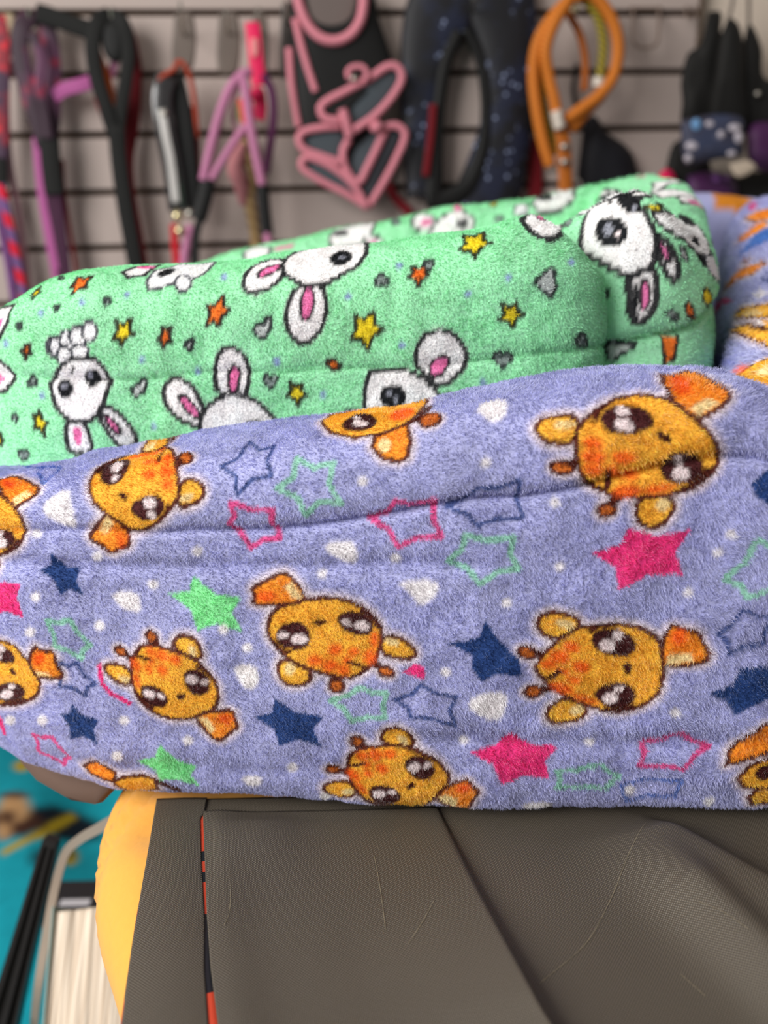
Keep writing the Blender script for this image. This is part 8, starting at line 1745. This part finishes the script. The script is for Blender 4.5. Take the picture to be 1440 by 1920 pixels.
# orange rope lead
braid = striped('orange_rope', (216, 126, 30), (196, 104, 20), 0.008, 0.5, 0.6)
olive = striped('yellow_olive_braid', (170, 150, 30), (90, 84, 26), 0.012, 0.5, 0.9)
leather = plain('orange_leather', (190, 104, 26), 0.5, 0.4, 0.1, 80)
t = thing('dog_leash', 'thick orange rope leash coiled with a yellow-olive braid', 'leash', 'leashes on the slat wall', tuple(at(1060, 330, 0.08)))
cord('rope', [(1072, -4, 0.09), (1040, 28, 0.095), (1010, 75, 0.095), (1000, 135, 0.09), (1006, 205, 0.09), (1018, 265, 0.09), (1032, 312, 0.09)], 20, braid, t)
cord('rope', [(1068, -2, 0.10), (1040, 42, 0.105), (1023, 92, 0.105), (1029, 145, 0.10), (1040, 190, 0.10), (1048, 235, 0.095)], 20, braid, t)
cord('rope', [(1075, -6, 0.10), (1105, -12, 0.10), (1132, 12, 0.10), (1154, 55, 0.10), (1159, 100, 0.10), (1149, 145, 0.10), (1122, 180, 0.10), (1088, 206, 0.098), (1060, 226, 0.095)], 20, braid, t)
cord('rope', [(1128, 178, 0.085), (1102, 205, 0.085), (1085, 225, 0.085), (1070, 243, 0.085)], 20, braid, t)
cord('rope', [(1062, 20, 0.06), (1085, 60, 0.06), (1097, 110, 0.06), (1096, 170, 0.06)], 13, plain('dark_orange_rope', (176, 92, 20), 0.6), t)
cord('braid', [(1078, -6, 0.08), (1100, 2, 0.085), (1120, 30, 0.085), (1131, 75, 0.085), (1129, 120, 0.085), (1122, 158, 0.085)], 16, olive, t)
cord('braid', [(1012, 100, 0.07), (1017, 180, 0.07), (1028, 240, 0.07), (1044, 290, 0.07)], 14, olive, t)
pale = plain('pale_crimp', (226, 214, 200), 0.4, 0.5)
strap('crimp', [(1124, 146, 0.096), (1120, 163, 0.096)], 17, pale, t, 0.016, 8)
strap('crimp', [(1042, 208, 0.108), (1049, 242, 0.108)], 17, pale, t, 0.02, 8)
strap('handle', [(1052, 240, 0.095), (1057, 280, 0.095), (1060, 330, 0.095), (1061, 400, 0.095)], 24, leather, t, 0.008)
for y in (275, 304):
    ball('rivet', 1058, y, 0.103, 9, steel, t, 7)
strap('clasp', [(1030, 312, 0.085), (1036, 325, 0.085), (1048, 300, 0.095)], 5, steel, t, 0.004)
cord('ring', [(1072, 345, 0.09), (1084, 338, 0.09), (1090, 352, 0.09), (1080, 372, 0.09)], 5, steel, t)

# navy cap-like pouch behind the orange lead
t = thing('fabric_pouch', 'dark navy cloth pouch sagging behind the orange leash', 'pouch', loc=tuple(at(1140, 330, 0.03)))
pad('body', [(1092, 240), (1112, 215), (1140, 250), (1172, 272), (1190, 300), (1197, 370), (1090, 375)], 0.01, 0.03, plain('navy_cloth', (18, 18, 26), 0.7), t, 0.01)
strap('cord', [(1082, 120, 0.03), (1076, 180, 0.03), (1100, 235, 0.025)], 8, black_nylon, t)

# wire display prongs
t = thing('wire_hanger', 'pale bent wire hanger standing out from the top groove', 'hanger', loc=tuple(at(1210, 60, 0.0)))
wire = plain('grey_wire', (126, 108, 98), 0.4, 0.5)
cord('wire', [(1187, 14, 0.003), (1187, 60, 0.05), (1189, 80, 0.06), (1198, 88, 0.06), (1222, 88, 0.06), (1232, 80, 0.06), (1235, 60, 0.05), (1236, 14, 0.003)], 5, wire, t)
cord('crossbar', [(1180, 16, 0.004), (1240, 16, 0.004)], 5, wire, t)
t = thing('wire_hanger', 'short wire prong near the end of the slats', 'hanger', loc=tuple(at(1290, 30, 0.0)))
cord('wire', [(1288, 12, 0.003), (1288, 32, 0.03), (1302, 32, 0.03), (1302, 12, 0.003)], 4, wire, t)

# black cloth bags and small pouches at the right
cloth_black = plain('black_bag_cloth', (30, 29, 28), 0.7, 0.25, 0.15, 40)
t = thing('cloth_bag', 'black cloth bag hanging in long folds, nearest the slats', 'bag', 'black bags at the right', tuple(at(1310, 300, 0.06)))
pad('body', [(1328, 22), (1352, 22), (1352, 60), (1362, 120), (1350, 200), (1345, 240), (1280, 236), (1279, 190), (1277, 150), (1290, 100), (1312, 84)], 0.05, 0.016, cloth_black, t, 0.01, jitter=0.006, seed=3)
pad('lower_fold', [(1280, 260), (1262, 270), (1252, 300), (1246, 345), (1330, 350), (1325, 290)], 0.04, 0.012, cloth_black, t, 0.01)
t = thing('cloth_bag', 'black cloth bag hanging from a string with a pointed top', 'bag', 'black bags at the right', tuple(at(1370, 300, 0.1)))
pad('body', [(1366, 30), (1384, 44), (1396, 90), (1398, 160), (1398, 235), (1340, 240), (1330, 200), (1340, 130), (1350, 70)], 0.085, 0.02, cloth_black, t, 0.01, jitter=0.006, seed=4)
cord('string', [(1366, 34, 0.10), (1372, 12, 0.10), (1378, -30, 0.10)], 6, dull, t)
t = thing('cloth_bag', 'black cloth bag with a snap button at the right edge', 'bag', 'black bags at the right', tuple(at(1425, 300, 0.07)))
pad('body', [(1402, 42), (1412, 50), (1428, 90), (1432, 145), (1470, 160), (1480, 250), (1396, 250), (1392, 150), (1394, 80)], 0.06, 0.018, cloth_black, t, 0.01, jitter=0.006, seed=5)
ball('snap', 1420, 176, 0.094, 5, steel, t)
cord('string', [(1404, 44, 0.075), (1404, 10, 0.075), (1404, -30, 0.075)], 6, dull, t)
camo = speckled('blue_paw_camouflage', (60, 58, 74), (112, 112, 132), 46, 0.3, (58, 66, 94))
t = thing('fabric_pouch', 'small blue-grey pouch with white paw marks below the black bags', 'pouch', loc=tuple(at(1335, 300, 0.12)))
pad('body', [(1277, 226), (1300, 220), (1345, 214), (1392, 222), (1394, 262), (1390, 292), (1350, 298), (1288, 310), (1278, 280)], 0.11, 0.014, camo, t, 0.01)
for x, y, rx, ry in ((1306, 234, 10, 12), (1298, 274, 13, 9), (1291, 297, 8, 8), (1377, 240, 13, 8), (1385, 258, 8, 12), (1331, 233, 9, 7), (1372, 288, 9, 6), (1352, 252, 8, 9)):
    pad('paw_mark', ell_ := [(x + rx * math.cos(a), y + ry * math.sin(a)) for a in np.linspace(0, 6.283, 10, endpoint=False)], 0.128, 0.006, plain('paw_white', (206, 198, 208) if x != 1306 else (120, 170, 220), 0.7), t, 0.002)
violet = speckled('violet_print', (74, 26, 78), (128, 80, 150), 40, 0.4, (52, 22, 60))
t = thing('fabric_pouch', 'purple patterned pouch at the right edge above a pale card', 'pouch', loc=tuple(at(1425, 300, 0.1)))
pad('body', [(1400, 250), (1412, 232), (1440, 228), (1480, 240), (1480, 320), (1430, 322), (1404, 300)], 0.085, 0.02, violet, t, 0.01)
pad('card', [(1366, 308), (1400, 300), (1418, 312), (1405, 326), (1382, 332)], 0.112, 0.004, plain('pale_card', (214, 196, 176), 0.6), t, 0.003)
t = thing('fabric_pouch', 'dark purple pouch half hidden behind the green bed rim', 'pouch', loc=tuple(at(1330, 350, 0.08)))
pad('body', [(1290, 330), (1320, 322), (1370, 330), (1385, 360), (1370, 400), (1290, 400)], 0.058, 0.02, violet, t, 0.01)
t = thing('fabric_pouch', 'small hot pink pouch peeking over the green bed', 'pouch', loc=tuple(at(1250, 340, 0.08)))
pad('body', [(1236, 326), (1250, 316), (1264, 326), (1270, 360), (1230, 360)], 0.07, 0.012, hot, t, 0.006)
t = thing('cloth_bag', 'large black bag slumped low behind the lavender bed corner', 'bag', 'black bags at the right', tuple(at(1410, 380, 0.09)))
pad('body', [(1340, 350), (1370, 330), (1420, 322), (1500, 330), (1520, 420), (1330, 420)], 0.006, 0.03, cloth_black, t, 0.01)
